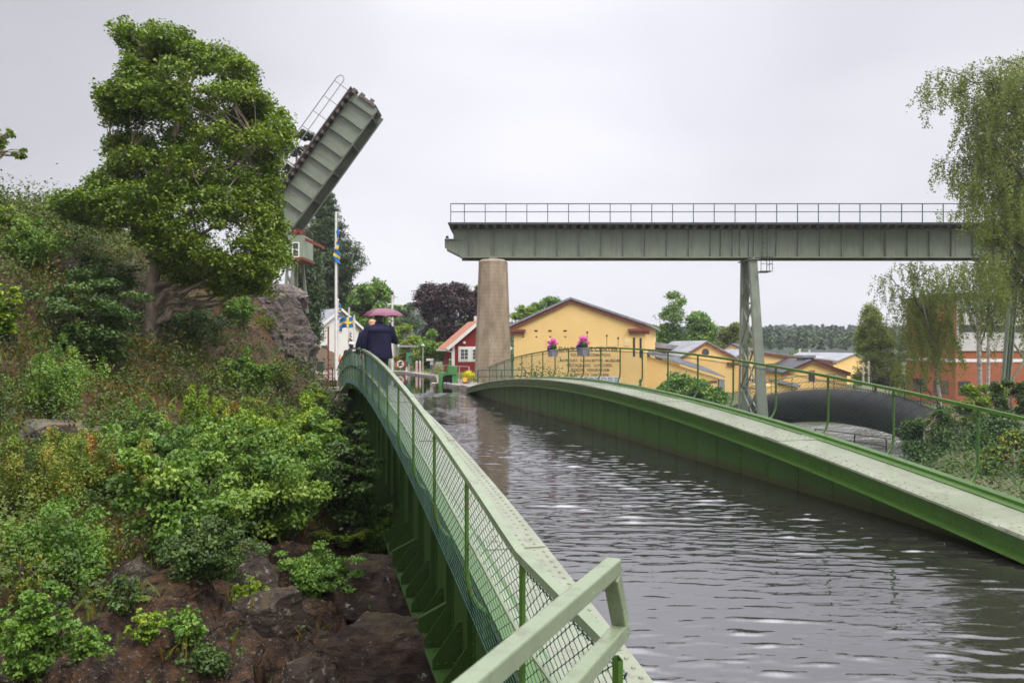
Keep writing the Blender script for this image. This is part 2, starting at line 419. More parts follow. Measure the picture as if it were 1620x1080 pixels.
wp = N(nt, 'VectorMath', operation='MULTIPLY_ADD'); l(na.outputs['Color'], wp.inputs[0]); wp.inputs[1].default_value = (0.9, 0.9, 0.9); l(t.outputs['Object'], wp.inputs[2])
l(wp.outputs[0], vo.inputs['Vector'])
rock = ramp(nt, [(0.28, (0.008, 0.005, 0.003)), (0.42, (0.034, 0.020, 0.012)), (0.52, (0.072, 0.043, 0.026)), (0.60, (0.13, 0.062, 0.026)), (0.74, (0.14, 0.105, 0.080))])
l(nb_.outputs['Fac'], rock.inputs['Fac'])
lich = ramp(nt, [(0.585, (0, 0, 0)), (0.64, (1, 1, 1))]); l(nc.outputs['Fac'], lich.inputs['Fac'])
x1 = N(nt, 'Mix', data_type='RGBA'); l(lich.outputs['Color'], x1.inputs['Factor']); l(rock.outputs['Color'], x1.inputs['A']); x1.inputs['B'].default_value = (0.27, 0.25, 0.22, 1)
soil = ramp(nt, [(0.25, (0.025, 0.045, 0.012)), (0.38, (0.055, 0.065, 0.018)), (0.46, (0.085, 0.055, 0.026)), (0.55, (0.16, 0.075, 0.030)), (0.62, (0.075, 0.050, 0.028)), (0.70, (0.12, 0.085, 0.035)), (0.85, (0.05, 0.035, 0.022))])
l(nb_.outputs['Fac'], soil.inputs['Fac'])
ad = N(nt, 'Math', operation='MULTIPLY_ADD'); l(na.outputs['Fac'], ad.inputs[0]); ad.inputs[1].default_value = 0.9; l(sx.outputs['Z'], ad.inputs[2])
sp = N(nt, 'SeparateXYZ'); l(geo.outputs['Position'], sp.inputs[0])
hz = N(nt, 'MapRange'); hz.inputs['From Min'].default_value = -1.1; hz.inputs['From Max'].default_value = -0.15; hz.inputs['To Min'].default_value = -0.75; hz.inputs['To Max'].default_value = 0.1; l(sp.outputs['Z'], hz.inputs['Value'])
ad2 = N(nt, 'Math', operation='ADD'); l(ad.outputs[0], ad2.inputs[0]); l(hz.outputs[0], ad2.inputs[1])
gr = ramp(nt, [(0.97, (0, 0, 0)), (1.0, (1, 1, 1))]); 
mr_ = N(nt, 'MapRange'); mr_.inputs['From Min'].default_value = 0.0; mr_.inputs['From Max'].default_value = 1.25; l(ad2.outputs[0], mr_.inputs['Value'])
gr.color_ramp.elements[0].position = 0.80; gr.color_ramp.elements[1].position = 0.93; l(mr_.outputs[0], gr.inputs['Fac'])
x2 = N(nt, 'Mix', data_type='RGBA'); l(gr.outputs['Color'], x2.inputs['Factor']); l(x1.outputs['Result'], x2.inputs['A']); l(soil.outputs['Color'], x2.inputs['B'])
b = N(nt, 'BsdfPrincipled', Roughness=0.62); b.inputs['Specular IOR Level'].default_value = 0.28; l(x2.outputs['Result'], b.inputs['Base Color'])
rr = N(nt, 'MapRange'); rr.inputs['To Min'].default_value = 0.35; rr.inputs['To Max'].default_value = 0.85; l(nb_.outputs['Fac'], rr.inputs['Value']); l(rr.outputs[0], b.inputs['Roughness'])
sm1 = N(nt, 'Math', operation='MULTIPLY_ADD'); l(nc.outputs['Fac'], sm1.inputs[0]); sm1.inputs[1].default_value = 0.5; l(nb_.outputs['Fac'], sm1.inputs[2])
ck = N(nt, 'MapRange'); ck.inputs['From Max'].default_value = 0.06; ck.inputs['To Min'].default_value = -0.55; ck.inputs['To Max'].default_value = 0.0; l(vo.outputs['Distance'], ck.inputs['Value'])
inv = N(nt, 'Math', operation='SUBTRACT'); inv.inputs[0].default_value = 1.0; l(gr.outputs['Color'], inv.inputs[1]); ckm = N(nt, 'Math', operation='MULTIPLY'); l(ck.outputs[0], ckm.inputs[0]); l(inv.outputs[0], ckm.inputs[1])
sm2 = N(nt, 'Math', operation='ADD'); l(sm1.outputs[0], sm2.inputs[0]); l(ckm.outputs[0], sm2.inputs[1])
bp = N(nt, 'Bump', Strength=1.0, Distance=0.2); l(sm2.outputs[0], bp.inputs['Height']); l(bp.outputs[0], b.inputs['Normal'])
l(b.outputs[0], o_.inputs['Surface']); M['hill'] = m
hillside = struct(mesh_obj('hillside', np.stack([GXn, GYn, GZ], 2), np.stack([ii, ii+1, ii+1+nx, ii+nx], 1), M['hill'], smooth=False))
def hz_at(x, y): return float(hill([x], [y])[0])
def hit(px, py, d0=6.5, d1=70.0):
    """where the sight line through a photo pixel meets the hillside"""
    ds = np.arange(d0, d1, 0.15)
    P = np.array([W(px, py, d) for d in ds]); z = hill(P[:, 0], P[:, 1])
    k = np.argmax(P[:, 2] < z)
    return Vector((P[k, 0], P[k, 1], z[k])), ds[k]

# ---- ground sheet to the horizon
BAS = [WG(748, 43.2, 0), WG(727, 46.8, 0), WG(692, 51, 0), WG(690, 61, 0), WG(632, 73, 0), WG(604, 73.5, 0)]
def quay_off(x, y):
    """signed metres to the right of the basin's right-hand quay line"""
    a, b_ = BAS[0], BAS[4]; dx, dy = b_.x-a.x, b_.y-a.y; n = math.hypot(dx, dy)
    return ((x-a.x)*dy - (y-a.y)*dx)/n
def ground(x, y):
    d = x*SY + y*CY
    z = -4.7 + 1.9*sm(d, 60, 69)
    z = z + 2.3*sm((x*CY - y*SY)/np.maximum(d, 1), 0.45, 0.53)*sm(x, 12, 16)*(1 - sm(d, 44, 54))*sm(d, 8, 14)
    land = (1 - sm(x, 14, 17.5))*sm(y, 40.0, 42.5)
    z = z*(1-land) + 0.07*land
    bas = sm(-quay_off(x, y), -0.6, 0.4)*(1 - sm(y, 73.5, 75.0))*sm(x, 0.2, 1.4)*sm(y, 38, 40.5)
    z = z*(1-bas) - 1.6*bas
    far = sm(d, 120, 600); z = z*(1-far) + 1.0*far
    return z
ax = np.concatenate([-np.geomspace(3000, 40, 24), np.arange(-38, 62, 1.0), np.geomspace(63, 3000, 26)])
ay = np.concatenate([-np.geomspace(200, 4, 8), np.arange(-3, 100, 1.0), np.geomspace(102, 4000, 32)])
AX, AY = np.meshgrid(ax, ay); AZ = ground(AX.ravel(), AY.ravel())
AZ = AZ + 0.05*fbm(np.stack([AX.ravel(), AY.ravel(), AY.ravel()*0], 1)*0.6, 3, 5) - 0.4*((AX.ravel() < 2.3) & (AX.ravel() > -46) & (AY.ravel() > -1) & (AY.ravel() < 72))*1.0
in_hill = (AX.ravel() < 1.8) & (AX.ravel() > -45.5) & (AY.ravel() > -0.8) & (AY.ravel() < 39)
AZ = np.where(in_hill, -9.0, AZ)
k = len(ax); jj = (np.arange(len(ay)-1)[:, None]*k + np.arange(k-1)[None]).ravel()
M['ground'] = surf('grassy_ground', [(0.3, (0.035, 0.05, 0.015)), (0.5, (0.07, 0.085, 0.025)), (0.62, (0.10, 0.085, 0.04)), (0.75, (0.05, 0.075, 0.02))], rough=0.9, scale=0.5, detail=10, bump=0.6, bscale=4, bdist=0.1)
struct(mesh_obj('ground', np.stack([AX.ravel(), AY.ravel(), AZ], 1), np.stack([jj, jj+1, jj+1+k, jj+k], 1), M['ground'], smooth=True))

# ---- water
def water_mat(name, col, bscale, bump, dist, rough=0.02, foam=False, ior=1.33):
    m, nt, o = new_mat(name); l = nt.links.new
    t = N(nt, 'TexCoord'); mp = N(nt, 'Mapping'); mp.inputs['Rotation'].default_value = (0, 0, YAW); mp.inputs['Scale'].default_value = (0.35, 1, 1)
    l(t.outputs['Object'], mp.inputs['Vector'])
    n = N(nt, 'TexNoise', Scale=bscale, Detail=4, Roughness=0.5); l(mp.outputs[0], n.inputs['Vector'])
    b = N(nt, 'BsdfPrincipled', Roughness=rough, IOR=ior); b.inputs['Base Color'].default_value = tuple(col) + (1,)
    if foam:
        r = ramp(nt, [(0.45, col), (0.68, (0.42, 0.42, 0.42))]); l(n.outputs['Fac'], r.inputs['Fac']); l(r.outputs['Color'], b.inputs['Base Color'])
    bp = N(nt, 'Bump', Strength=bump, Distance=dist); l(n.outputs['Fac'], bp.inputs['Height']); l(bp.outputs[0], b.inputs['Normal'])
    l(b.outputs[0], o.inputs['Surface']); return m
M['water'] = water_mat('canal_water', (0.018, 0.016, 0.015), 12.0, 0.12, 0.008, ior=3.7)
M['basin'] = water_mat('basin_water', (0.010, 0.008, 0.004), 1.3, 0.14, 0.03)
M['river'] = water_mat('river_water', (0.12, 0.11, 0.10), 1.2, 0.6, 0.15, rough=0.2, foam=True)
rs = np.random.RandomState(4)
wx = np.arange(1.74, 7.78, 0.045); wy = np.concatenate([np.arange(1.0, 16, 0.018), np.arange(16, 41.6, 0.034)])
WX, WY = np.meshgrid(wx, wy); u = WX*SY + WY*CY; v = WX*CY - WY*SY; WZ = np.zeros_like(WX)
for q in range(70):
    lam = 0.065*(6.0**rs.rand()); th = rs.normal(0, 0.34) + 0.10; kk = 2*math.pi/lam
    WZ += 0.0022*(lam**1.0)*np.sin(kk*(u*math.cos(th) + v*math.sin(th)) + rs.rand()*6.28)
patch = np.clip(0.85 + 1.0*fbm(np.stack([WX.ravel(), WY.ravel(), WX.ravel()*0], 1)*0.35, 3, 11).reshape(WX.shape), 0.40, 2)
WZ = WZ*patch*0.85; WZ = WZ + 0.30*WZ*WZ/WZ.std()
k = len(wx); jj = (np.arange(len(wy)-1)[:, None]*k + np.arange(k-1)[None]).ravel()
struct(mesh_obj('canal_water', np.stack([WX, WY, WZ], 2), np.stack([jj, jj+1, jj+1+k, jj+k], 1), M['water'], smooth=True))
struct(MB().add([(-0.5, 41.5, 0), (12.5, 41.5, 0), (12.5, 47, 0), (12.5, 76, 0), (-0.5, 76, 0)], [(0, 1, 2, 3, 4)]).build('basin_water', M['basin']))
struct(MB().add([(9.5, 6, -3.75), (70, 6, -3.75), (70, 66, -3.75), (9.5, 66, -3.75)], [(0, 1, 2, 3)]).build('river_water', M['river']))

# ---- quay along the right of the basin, jetty, path on the left bank
M['stone'] = surf('quay_stone', [(0.3, (0.17, 0.15, 0.13)), (0.5, (0.27, 0.24, 0.21)), (0.7, (0.36, 0.33, 0.30))], rough=0.75, scale=2.2, bump=0.3, stain=(0.09, 0.10, 0.04), stain_at=(0.55, 0.68))
M['path'] = surf('reddish_asphalt', [(0.3, (0.16, 0.11, 0.10)), (0.55, (0.22, 0.155, 0.14)), (0.75, (0.27, 0.20, 0.185))], rough=0.55, scale=1.2, detail=9, bump=0.15, bscale=40)
mb = MB()
for a, b_ in zip(BAS[:-1], BAS[1:]):
    d = (b_ - a).normalized(); nrm = Vector((d.y, -d.x, 0))
    a2, b2 = a - d*0.02, b_ - d*0.02
    V = [a2, b2, b2 + nrm*2.4, a2 + nrm*2.4]
    mb.add([p + Vector((0, 0, -1.9)) for p in V] + [p + Vector((0, 0, 0.14)) for p in V], [(0,1,5,4),(1,2,6,5),(2,3,7,6),(3,0,4,7),(4,5,6,7)])
struct(mb.build('quay', M['stone']))
P0 = [WG(455, 47, 0.62), WG(533, 42.0, 0.62), WG(590, 43.5, 0.62), WG(575, 62, 0.62), WG(520, 66, 0.62), WG(470, 60, 0.62)]
struct(MB().add(P0 + [p - Vector((0, 0, 1.2)) for p in P0], [(0,1,2,3,4,5)] + [(i+6, (i+1) % 6+6, (i+1) % 6, i) for i in range(6)]).build('path', M['path']))
# ================================================================ AQUEDUCT
K = 0.00358; HALF = 17.25; BAY = 1.645
class Side:
    def __init__(s, sgn, xin, width, yc, y0, y1, xrail):
        s.sgn, s.xin, s.width, s.yc, s.y0, s.y1, s.xrail = sgn, xin, width, yc, y0, y1, xrail
    def x(s, u): return s.xin + s.sgn*u
    def zr(s, y):
        return HC - 0.04 - K*(np.clip(y, s.yc-HALF, s.yc+HALF) - s.yc)**2
    def zf(s, y): return s.zr(y) - 1.05
RT = Side(+1, 7.45, 1.00, 23.85, 6.2, 41.1, 8.60)
LT = Side(-1, 2.07, 0.82, 21.60, 1.2, 38.9, 1.09)
AQ = thing('aqueduct', 'green riveted steel aqueduct with two arched walkways carrying the canal over the gorge', 'aqueduct', (4.6, 22.5, -1.3))
AO = AQ.location
def sweep(S, poly, ys, absolute=()):
    """sweep (u,dz) polygon along the arch; indices in 'absolute' keep dz as a true height"""
    n = len(poly); V = []; Fc = []
    for y in ys:
        z = float(S.zf(y))
        for i, (u, dz) in enumerate(poly): V.append((S.x(u), y, dz if i in absolute else z + dz))
    for j in range(len(ys)-1):
        for i in range(n):
            q = (j*n+i, j*n+(i+1) % n, (j+1)*n+(i+1) % n, (j+1)*n+i)
            Fc.append(q if S.sgn > 0 else q[::-1])
    Fc.append(tuple(range(n))); Fc.append(tuple((len(ys)-1)*n+i for i in range(n))[::-1])
    return V, Fc
# rivet: low round head, quads only
def rivet(r=0.017, h=0.013):
    V = []; Fc = []
    for q, (rr, z) in enumerate([(r, -0.002), (r*0.92, h*0.55), (r*0.5, h)]):
        for i in range(8): V.append((rr*math.cos(i*math.pi/4), rr*math.sin(i*math.pi/4), z))
    for q in range(2):
        for i in range(8): Fc.append((q*8+i, q*8+(i+1) % 8, (q+1)*8+(i+1) % 8, (q+1)*8+i))
    Fc += [(16, 17, 18, 19), (16, 19, 20, 23), (20, 21, 22, 23)]
    return np.array(V), np.array(Fc)
RV, RF = rivet()
AX_UP = np.eye(3)
def axn(nx):   # rivet standing on a face whose normal is +-X
    return np.array([[0, 0, nx], [0, 1, 0], [-nx, 0, 0]], float)
def add_inst(mb, pos, axm):
    if not len(pos): return
    V, Fc = instance(RV, RF, pos, np.repeat(axm[None], len(pos), 0))
    mb.add([tuple(p) for p in V], [tuple(q) for q in Fc.tolist()], True)

for S in (RT, LT):
    ys = np.linspace(S.y0, S.y1, 110)
    sg = S.sgn; W_ = S.width
    # walkway: top plate, raised outer angle, boxed inner chord with its ledge
    mb = MB(AO)
    mb.add(*sweep(S, [(0, 0), (W_, 0), (W_, -0.03), (0, -0.03)], ys))
    for yj in np.arange(S.y0 + 1.1, S.y1, 4.93):                 # lapped plate joints
        ya = yj; z0 = float(S.zf(ya)); z1 = float(S.zf(ya+0.42))
        mb.add([(S.x(0.012), ya, z0+0.012), (S.x(W_-0.26), ya, z0+0.012), (S.x(W_-0.26), ya+0.42, z1+0.012), (S.x(0.012), ya+0.42, z1+0.012),
                (S.x(0.012), ya, z0-0.01), (S.x(W_-0.26), ya, z0-0.01), (S.x(W_-0.26), ya+0.42, z1-0.01), (S.x(0.012), ya+0.42, z1-0.01)],
               [(0,1,2,3),(0,1,5,4),(1,2,6,5),(2,3,7,6),(3,0,4,7)])
    pos = []
    for u in (0.06, 0.13, 0.24, 0.36):
        for y in np.arange(S.y0 + 0.3, S.y1, 0.125 if u < 0.2 else 0.25):
            pos.append((S.x(u), y + (0.06 if u in (0.13, 0.36) else 0), float(S.zf(y))))
    for yj in np.arange(S.y0 + 1.1, S.y1, 4.93):
        for u in np.arange(0.1, W_-0.3, 0.11):
            for dy in (0.07, 0.2, 0.33): pos.append((S.x(u), yj+dy, float(S.zf(yj+dy))+0.012))
    add_inst(mb, pos, AX_UP)
    mb.build('walkway', M['green_walk_sheen'], AQ)
    mb = MB(AO)
    mb.add(*sweep(S, [(W_-0.25, 0.003), (W_+0.0, 0.003), (W_+0.0, 0.016), (W_-0.25, 0.016)], ys))
    mb.add(*sweep(S, [(W_-0.10, 0.016), (W_+0.012, 0.016), (W_+0.012, 0.065), (W_-0.10, 0.055)], ys))
    add_inst(mb, [(S.x(W_-0.17), y, float(S.zf(y))+0.016) for y in np.arange(S.y0+0.2, S.y1, 0.41)], AX_UP)
    mb.build('edge_angle', M['green'], AQ)
    mb = MB(AO)                                                   # inner chord under the plate
    mb.add(*sweep(S, [(0.13, -0.03), (0.30, -0.03), (0.30, -0.26), (0.13, -0.26)], ys))
    mb.add(*sweep(S, [(-0.01, -0.26), (0.30, -0.26), (0.30, -0.285), (-0.01, -0.285)], ys))
    mb.add(*sweep(S, [(0.10, -0.03), (0.13, -0.03), (0.13, -0.14), (0.115, -0.14), (0.115, -0.055), (0.10, -0.055)], ys))
    add_inst(mb, [(S.x(0.13), y, float(S.zf(y))-0.20) for y in np.arange(S.y0+0.2, S.y1, 0.155)], axn(-sg))
    mb.build('top_chord', M['green'], AQ)
    # trough wall
    mb = MB(AO)
    mb.add(*sweep(S, [(0.30, -0.2), (0.42, -0.2), (0.42, -1.30), (0.30, -1.30)], ys, absolute=(2, 3)))
    mb.add(*sweep(S, [(0.42, -0.03), (0.54, -0.03), (0.54, -0.045), (0.435, -0.045), (0.435, -0.16), (0.42, -0.16)], ys))
    pos = []
    for y in np.arange(S.y0+0.35, S.y1, 0.93):
        zt = float(S.zf(y)) - 0.36
        xs = S.x(0.30) - sg*0.006
        mb.box(min(xs, S.x(0.302)), max(xs, S.x(0.302)), y-0.045, y+0.045, -1.25, zt+0.07)
        pos += [(xs, y, z) for z in np.arange(zt, -0.3, -0.095)]
    add_inst(mb, pos, axn(-sg))
    pos = []
    for i, y in enumerate(np.arange(S.y0+0.5, S.y1, 0.685)):
        if i % 2 == 0:
            zt = float(S.zf(y)) - 0.05
            a, b_ = S.x(0.42), S.x(0.50)
            mb.box(min(a, b_), max(a, b_), y-0.012, y+0.012, -1.22, zt)
            mb.box(min(a, S.x(0.435)), max(a, S.x(0.435)), y-0.075, y+0.075, -1.2, zt-0.13)
            for dy in (-0.05, 0.05): pos += [(S.x(0.435), y+dy, z) for z in np.arange(zt-0.25, -1.15, -0.125)]
    add_inst(mb, pos, axn(sg))
    mb.add(*sweep(S, [(0.42, -1.255), (0.77, -1.255), (0.77, -1.28), (0.42, -1.28)], ys, absolute=(0, 1, 2, 3)))
    pos = []
    for y in np.arange(S.y0+0.25, S.y1, 0.16):
        for u in (0.5, 0.68): pos.append((S.x(u), y, -1.255))
    add_inst(mb, pos, AX_UP)
    mb.build('trough_wall', M['green_wet_web'] if S is RT else M['green_web_shade'], AQ)
    if S is LT:                                                   # bracket plates along the outer face, one part each
        def gusset_mesh():
            mb = MB((0, 0, 0)); pos = []
            V = [(S.x(0.42), 0, -0.74), (S.x(0.47), 0, -0.74), (S.x(0.765), 0, -1.14), (S.x(0.765), 0, -1.254), (S.x(0.42), 0, -1.254)]
            mb.add([(a, -0.008, z) for a, _, z in V] + [(a, 0.008, z) for a, _, z in V], [(0,1,2,3,4), (9,8,7,6,5)] + [(j, (j+1) % 5, 5+(j+1) % 5, 5+j) for j in range(5)])
            for q in range(4): pos.append((S.x(0.46), -0.008, -0.85-0.1*q))
            for q in range(3): pos.append((S.x(0.52+0.09*q), -0.008, -1.2))
            add_inst(mb, pos, np.array([[1, 0, 0], [0, 0, -1], [0, 1, 0]], float))
            return mb
        g0 = None
        for i, y in enumerate(np.arange(S.y0+0.5, S.y1, 0.685)):
            if y > 3:
                if g0 is None: g0 = gusset_mesh().build('gusset', M['green_web_shade'], AQ); g = g0
                else: g = g0.copy(); COL.objects.link(g)
                g.location = (-AO.x, y-AO.y, -AO.z)
            if i % 5 == 2:                                       # cross girder ends reach out below
                V = [(S.x(0.42), 0, -0.80), (S.x(0.80), 0, -0.98), (S.x(0.82), 0, -1.50), (S.x(0.79), 0, -1.64), (S.x(0.68), 0, -1.76), (S.x(0.42), 0, -1.80)]
                mb = MB(AO)
                mb.add([(a, y+0.26, z) for a, _, z in V] + [(a, y+0.34, z) for a, _, z in V], [(0,1,2,3,4,5), (11,10,9,8,7,6)] + [(j, (j+1) % 6, 6+(j+1) % 6, 6+j) for j in range(6)])
                mb.build('girder_end', M['green_web_shade'], AQ)
    # railing
    rl = MB(AO)
    top = [(S.xrail, y, float(S.zr(y))) for y in ys]
    if S is LT: top = [p for p in top if p[1] > 2.75]
    V = []; n = 4
    for x, y, z in top: V += [(x-0.028, y, z-0.045), (x+0.028, y, z-0.045), (x+0.028, y, z), (x-0.028, y, z)]
    rl.add(V, [(j*4+i, (j+1)*4+i, (j+1)*4+(i+1) % 4, j*4+(i+1) % 4) for j in range(len(top)-1) for i in range(4)] + [(0,1,2,3), tuple(4*(len(top)-1)+i for i in (3,2,1,0))])
    rail = rl.build('handrail', M['green_sheen'] if S is LT else M['green'], AQ)
    rail.name = 'railing'
    if S is LT:                                                   # flat mid bar
        mbar = MB(AO); V = []
        for x, y, z in top: V += [(x+0.01, y, z-0.505), (x+0.075, y, z-0.505), (x+0.075, y, z-0.493), (x+0.01, y, z-0.493)]
        mbar.add(V, [(j*4+i, (j+1)*4+i, (j+1)*4+(i+1) % 4, j*4+(i+1) % 4) for j in range(len(top)-1) for i in range(4)])
        mbar.build('mid_rail', M['green_sheen'], rail)
    yp = 9.23 - BAY if S is RT else 4.28 - BAY
    posts = []
    while yp < S.y1 - 0.1:
        if yp > S.y0 + 0.3: posts.append(yp)
        yp += BAY
    if S is LT: posts[0] = 2.86
    for y in posts:
        zt = float(S.zr(y)) - 0.04; zb = float(S.zf(y))
        p = MB(AO)
        pts = [(S.xrail, y, zt), (S.xrail, y, zb+0.34)]
        for a in np.linspace(0.15, 1.0, 7):
            pts.append((S.xrail - sg*0.17*(1-math.cos(a*1.35))/(1-math.cos(1.35)), y, zb+0.34-0.33*math.sin(a*1.35)/math.sin(1.35)))
        if S is LT:
            V = []
            for (x, yy, z) in pts: V += [(x-0.009, yy-0.028, z), (x+0.009, yy-0.028, z), (x+0.012, yy+0.028, z), (x-0.012, yy+0.028, z)]
            p.add(V, [(j*4+i, j*4+(i+1) % 4, (j+1)*4+(i+1) % 4, (j+1)*4+i) for j in range(len(pts)-1) for i in range(4)])
            p.tube([(q[0], q[1], q[2]) for q in pts[1:]], 0.02, 7)
        else: p.tube(pts, 0.021, 7)
        xe = S.x(W_); a, b_ = sorted((xe-sg*0.02, xe+sg*0.035))
        p.box(a, b_, y-0.04, y+0.04, zb-0.17, zb+0.02)
        p.build('railing_post', M['green'], rail)
    # chain-link wire: interlocked zig-zag wires, real wire geometry
    cell = 0.062; r = 0.0025
    y0m = posts[0]; y1m = posts[-1]
    Vn = []; Fn = []
    cols = np.arange(y0m, y1m, cell)
    zt0 = np.array([float(S.zr(y)) - 0.115 for y in cols]); zb0 = np.array([float(S.zf(y)) + 0.0 for y in cols])
    nseg = int(0.935/0.037)
    tt = np.linspace(0, 1, nseg+1)
    xr = S.xrail - sg*0.03
    Y = cols[:, None] + np.where((np.arange(nseg+1)[None] + np.arange(len(cols))[:, None]) % 2 == 0, 0.0, cell*1.05)
    Z = zt0[:, None] + (zb0 - zt0)[:, None]*tt[None]
    X = np.full_like(Y, xr) + np.where((np.arange(nseg+1)[None] + np.arange(len(cols))[:, None]) % 2 == 0, r*1.2, -r*1.2)
    Pn = np.stack([X, Y, Z], 2)
    A = Pn[:, :-1].reshape(-1, 3); B = Pn[:, 1:].reshape(-1, 3)
    D = B - A; D /= np.linalg.norm(D, axis=1)[:, None]
    U = np.array([1.0, 0, 0]); Vv = np.cross(D, U)
    ring = []
    for q in range(3):
        a = 2*math.pi*q/3; ring.append(U[None]*math.cos(a)*r + Vv*math.sin(a)*r)
    VV = np.stack([A+ring[0], A+ring[1], A+ring[2], B+ring[0], B+ring[1], B+ring[2]], 1)
    base = (np.arange(len(A))*6)[:, None]
    FF = np.concatenate([base + np.array([[0, 1, 4, 3]]), base + np.array([[1, 2, 5, 4]]), base + np.array([[2, 0, 3, 5]])])
    # knotted selvage along the top, and line wires
    lw = MB()
    lw.tube([(xr, y, float(S.zr(y))-0.115) for y in np.arange(y0m, y1m, 0.5)], 0.003, 5)
    lw.tube([(xr, y, float(S.zf(y))+0.01) for y in np.arange(y0m, y1m, 0.5)], 0.003, 5)
    for y, z in zip(cols, zt0):
        lw.bar((xr, y-0.012, z-0.012), (xr, y+0.02, z+0.022), 0.005); lw.bar((xr, y+0.014, z-0.01), (xr, y-0.012, z+0.024), 0.005)
    VA = np.concatenate([VV.reshape(-1, 3), np.array(lw.v)]) - np.array(AO)
    nb0 = len(VV.reshape(-1, 3))
    allf = FF.tolist() + [tuple(i+nb0 for i in q) for q in lw.f]
    mesh_obj('wire_mesh', VA, allf, M['wire'], rail)
    # ties to the far bank
# trough floor and the two end frames
mb = MB(AO); mb.box(1.78, 7.74, 1.2, 41.1, -1.30, -1.27)
for y in np.arange(3.5, 41, 3.42): mb.box(1.2, 8.3, y-0.09, y+0.09, -1.78, -1.31)
mb.build('trough_floor', M['green_web_shade'], AQ)

# flower boxes hung on the far railing
M['pink'] = leafmat('pink_petals', [(0, (0.55, 0.06, 0.32)), (0.5, (0.75, 0.12, 0.48)), (1, (0.85, 0.30, 0.65))], trans=0.25)
M['purple'] = leafmat('purple_petals', [(0, (0.06, 0.02, 0.18)), (1, (0.14, 0.05, 0.32))], trans=0.2)
M['plantgreen'] = leafmat('plant_leaves', [(0, (0.02, 0.06, 0.012)), (1, (0.06, 0.13, 0.03))])
M['planter'] = surf('grey_planter', flat((0.16, 0.17, 0.19)), rough=0.6)
def cards(C, Nn, s, rng, asp=0.8):
    """small folded leaf faces at points C with normals near Nn"""
    n = len(C); a = rng.normal(size=(n, 3)); a -= Nn*(a*Nn).sum(1)[:, None]; a /= np.linalg.norm(a, axis=1)[:, None] + 1e-9
    b_ = np.cross(Nn, a); s = np.asarray(s).reshape(-1, 1)
    fold = Nn*s*0.18
    V = np.stack([C - a*s*0.5, C + b_*s*asp*0.5 + fold - a*s*0.06, C + a*s*0.55, C - b_*s*asp*0.5 + fold - a*s*0.06], 1)
    return V.reshape(-1, 3), np.arange(n*4).reshape(-1, 4)
def blob_pts(c, r, n, rng):
    d = rng.normal(size=(n, 3)); d /= np.linalg.norm(d, axis=1)[:, None]
    return np.array(c)[None] + d*np.array(r)[None]*(rng.rand(n, 1)**0.45), d
for (y, lab, w) in ((28.75, 'grey flower box of pink and purple flowers, smaller one left on far railing', 0.42), (25.3, 'grey flower box of pink and purple flowers, fuller one before wall writing', 0.50)):
    rng = np.random.RandomState(int(y*10)); z = float(RT.zr(y)) - 0.02
    pb = thing('flower_box', lab, 'flower box', (8.45, y, z), group='flower boxes on the far railing')
    b_ = MB(); hw = w/2*1.15
    b_.prism([(-0.10, -0.24), (0.10, -0.24), (0.13, 0), (-0.13, 0)], 'y', -hw, hw)
    b_.box(-0.15, 0.15, -hw-0.02, hw+0.02, -0.02, 0.012); b_.build('box', M['planter'], pb)
    for hy in (-0.6, 0.6):
        b_ = MB(); b_.tube([(0.10, hw*hy, -0.05), (0.16, hw*hy, 0.05), (0.20, hw*hy, -0.03)], 0.006, 5); b_.build('hook', M['black_steel'], pb)
    C = []; D = []
    for q in range(16):
        c, d = blob_pts((rng.normal(0, 0.07), rng.uniform(-hw, hw*1.0)+0.05, rng.uniform(0.10, 0.36)), (0.09, 0.10, 0.07), 26, rng); C.append(c); D.append(d)
    C = np.concatenate(C); D = np.concatenate(D); V, Fc = cards(C, D, 0.06*np.ones(len(C)), rng, 1.0)
    mesh_obj('pink_flowers', V, Fc, M['pink'], pb, tint=rng.rand(len(Fc)))
    c, d = blob_pts((-0.06, hw*0.45, 0.05), (0.12, hw*0.55, 0.14), 160, rng); V, Fc = cards(c, d, 0.06*np.ones(160), rng, 1.0)
    mesh_obj('purple_flowers', V, Fc, M['purple'], pb, tint=rng.rand(160))
    c, d = blob_pts((0, -hw*0.15, 0.10), (0.13, hw*0.9, 0.15), 260, rng); V, Fc = cards(c, d, 0.06*np.ones(260), rng, 0.8)
    mesh_obj('leaves', V, Fc, M['plantgreen'], pb, tint=rng.rand(260))

# box-section railing corner of the viewing platform in the foreground
c0 = W(968, 897, 2.66); dirc = Vector((0.397*CY + 0.917*SY, -0.397*SY + 0.917*CY, 0)).normalized()
PR = thing('platform_railing', 'pale green box-section railing corner of the viewing platform in the near foreground', 'railing', tuple(c0 - Vector((0, 0, 1.1)) - dirc*0.2))
po = PR.location
top_a = c0; low_a = c0 + dirc*0.105; low_a.z = HC - (1000-547)/F*2.74
tb = c0 - dirc*2.3; lb = low_a - dirc*2.4
B_ = 0.052
mb = MB(po); mb.bar(tb, top_a + dirc*0.026, B_, B_); mb.build('top_bar', M['green_sheen'], PR)
mb = MB(po); mb.bar(lb, low_a + dirc*0.02, B_, B_); mb.build('lower_bar', M['green_sheen'], PR)
mb = MB(po); mb.bar(top_a + Vector((0, 0, -B_/2)), low_a + Vector((0, 0, B_/2-0.004)), B_*0.98, B_*0.94, up=(dirc.x, dirc.y, 0)); mb.build('end_bar', M['green_sheen'], PR)
mb = MB(po); q = c0 - dirc*1.55; mb.bar((q.x, q.y, po.z), (q.x, q.y, q.z-B_/2), B_*0.9, B_*0.9, up=(dirc.x, dirc.y, 0)); mb.build('post', M['green_sheen'], PR)
for o_ in PR.children:
    bv = o_.modifiers.new('bevel', 'BEVEL'); bv.width = 0.006; bv.segments = 2
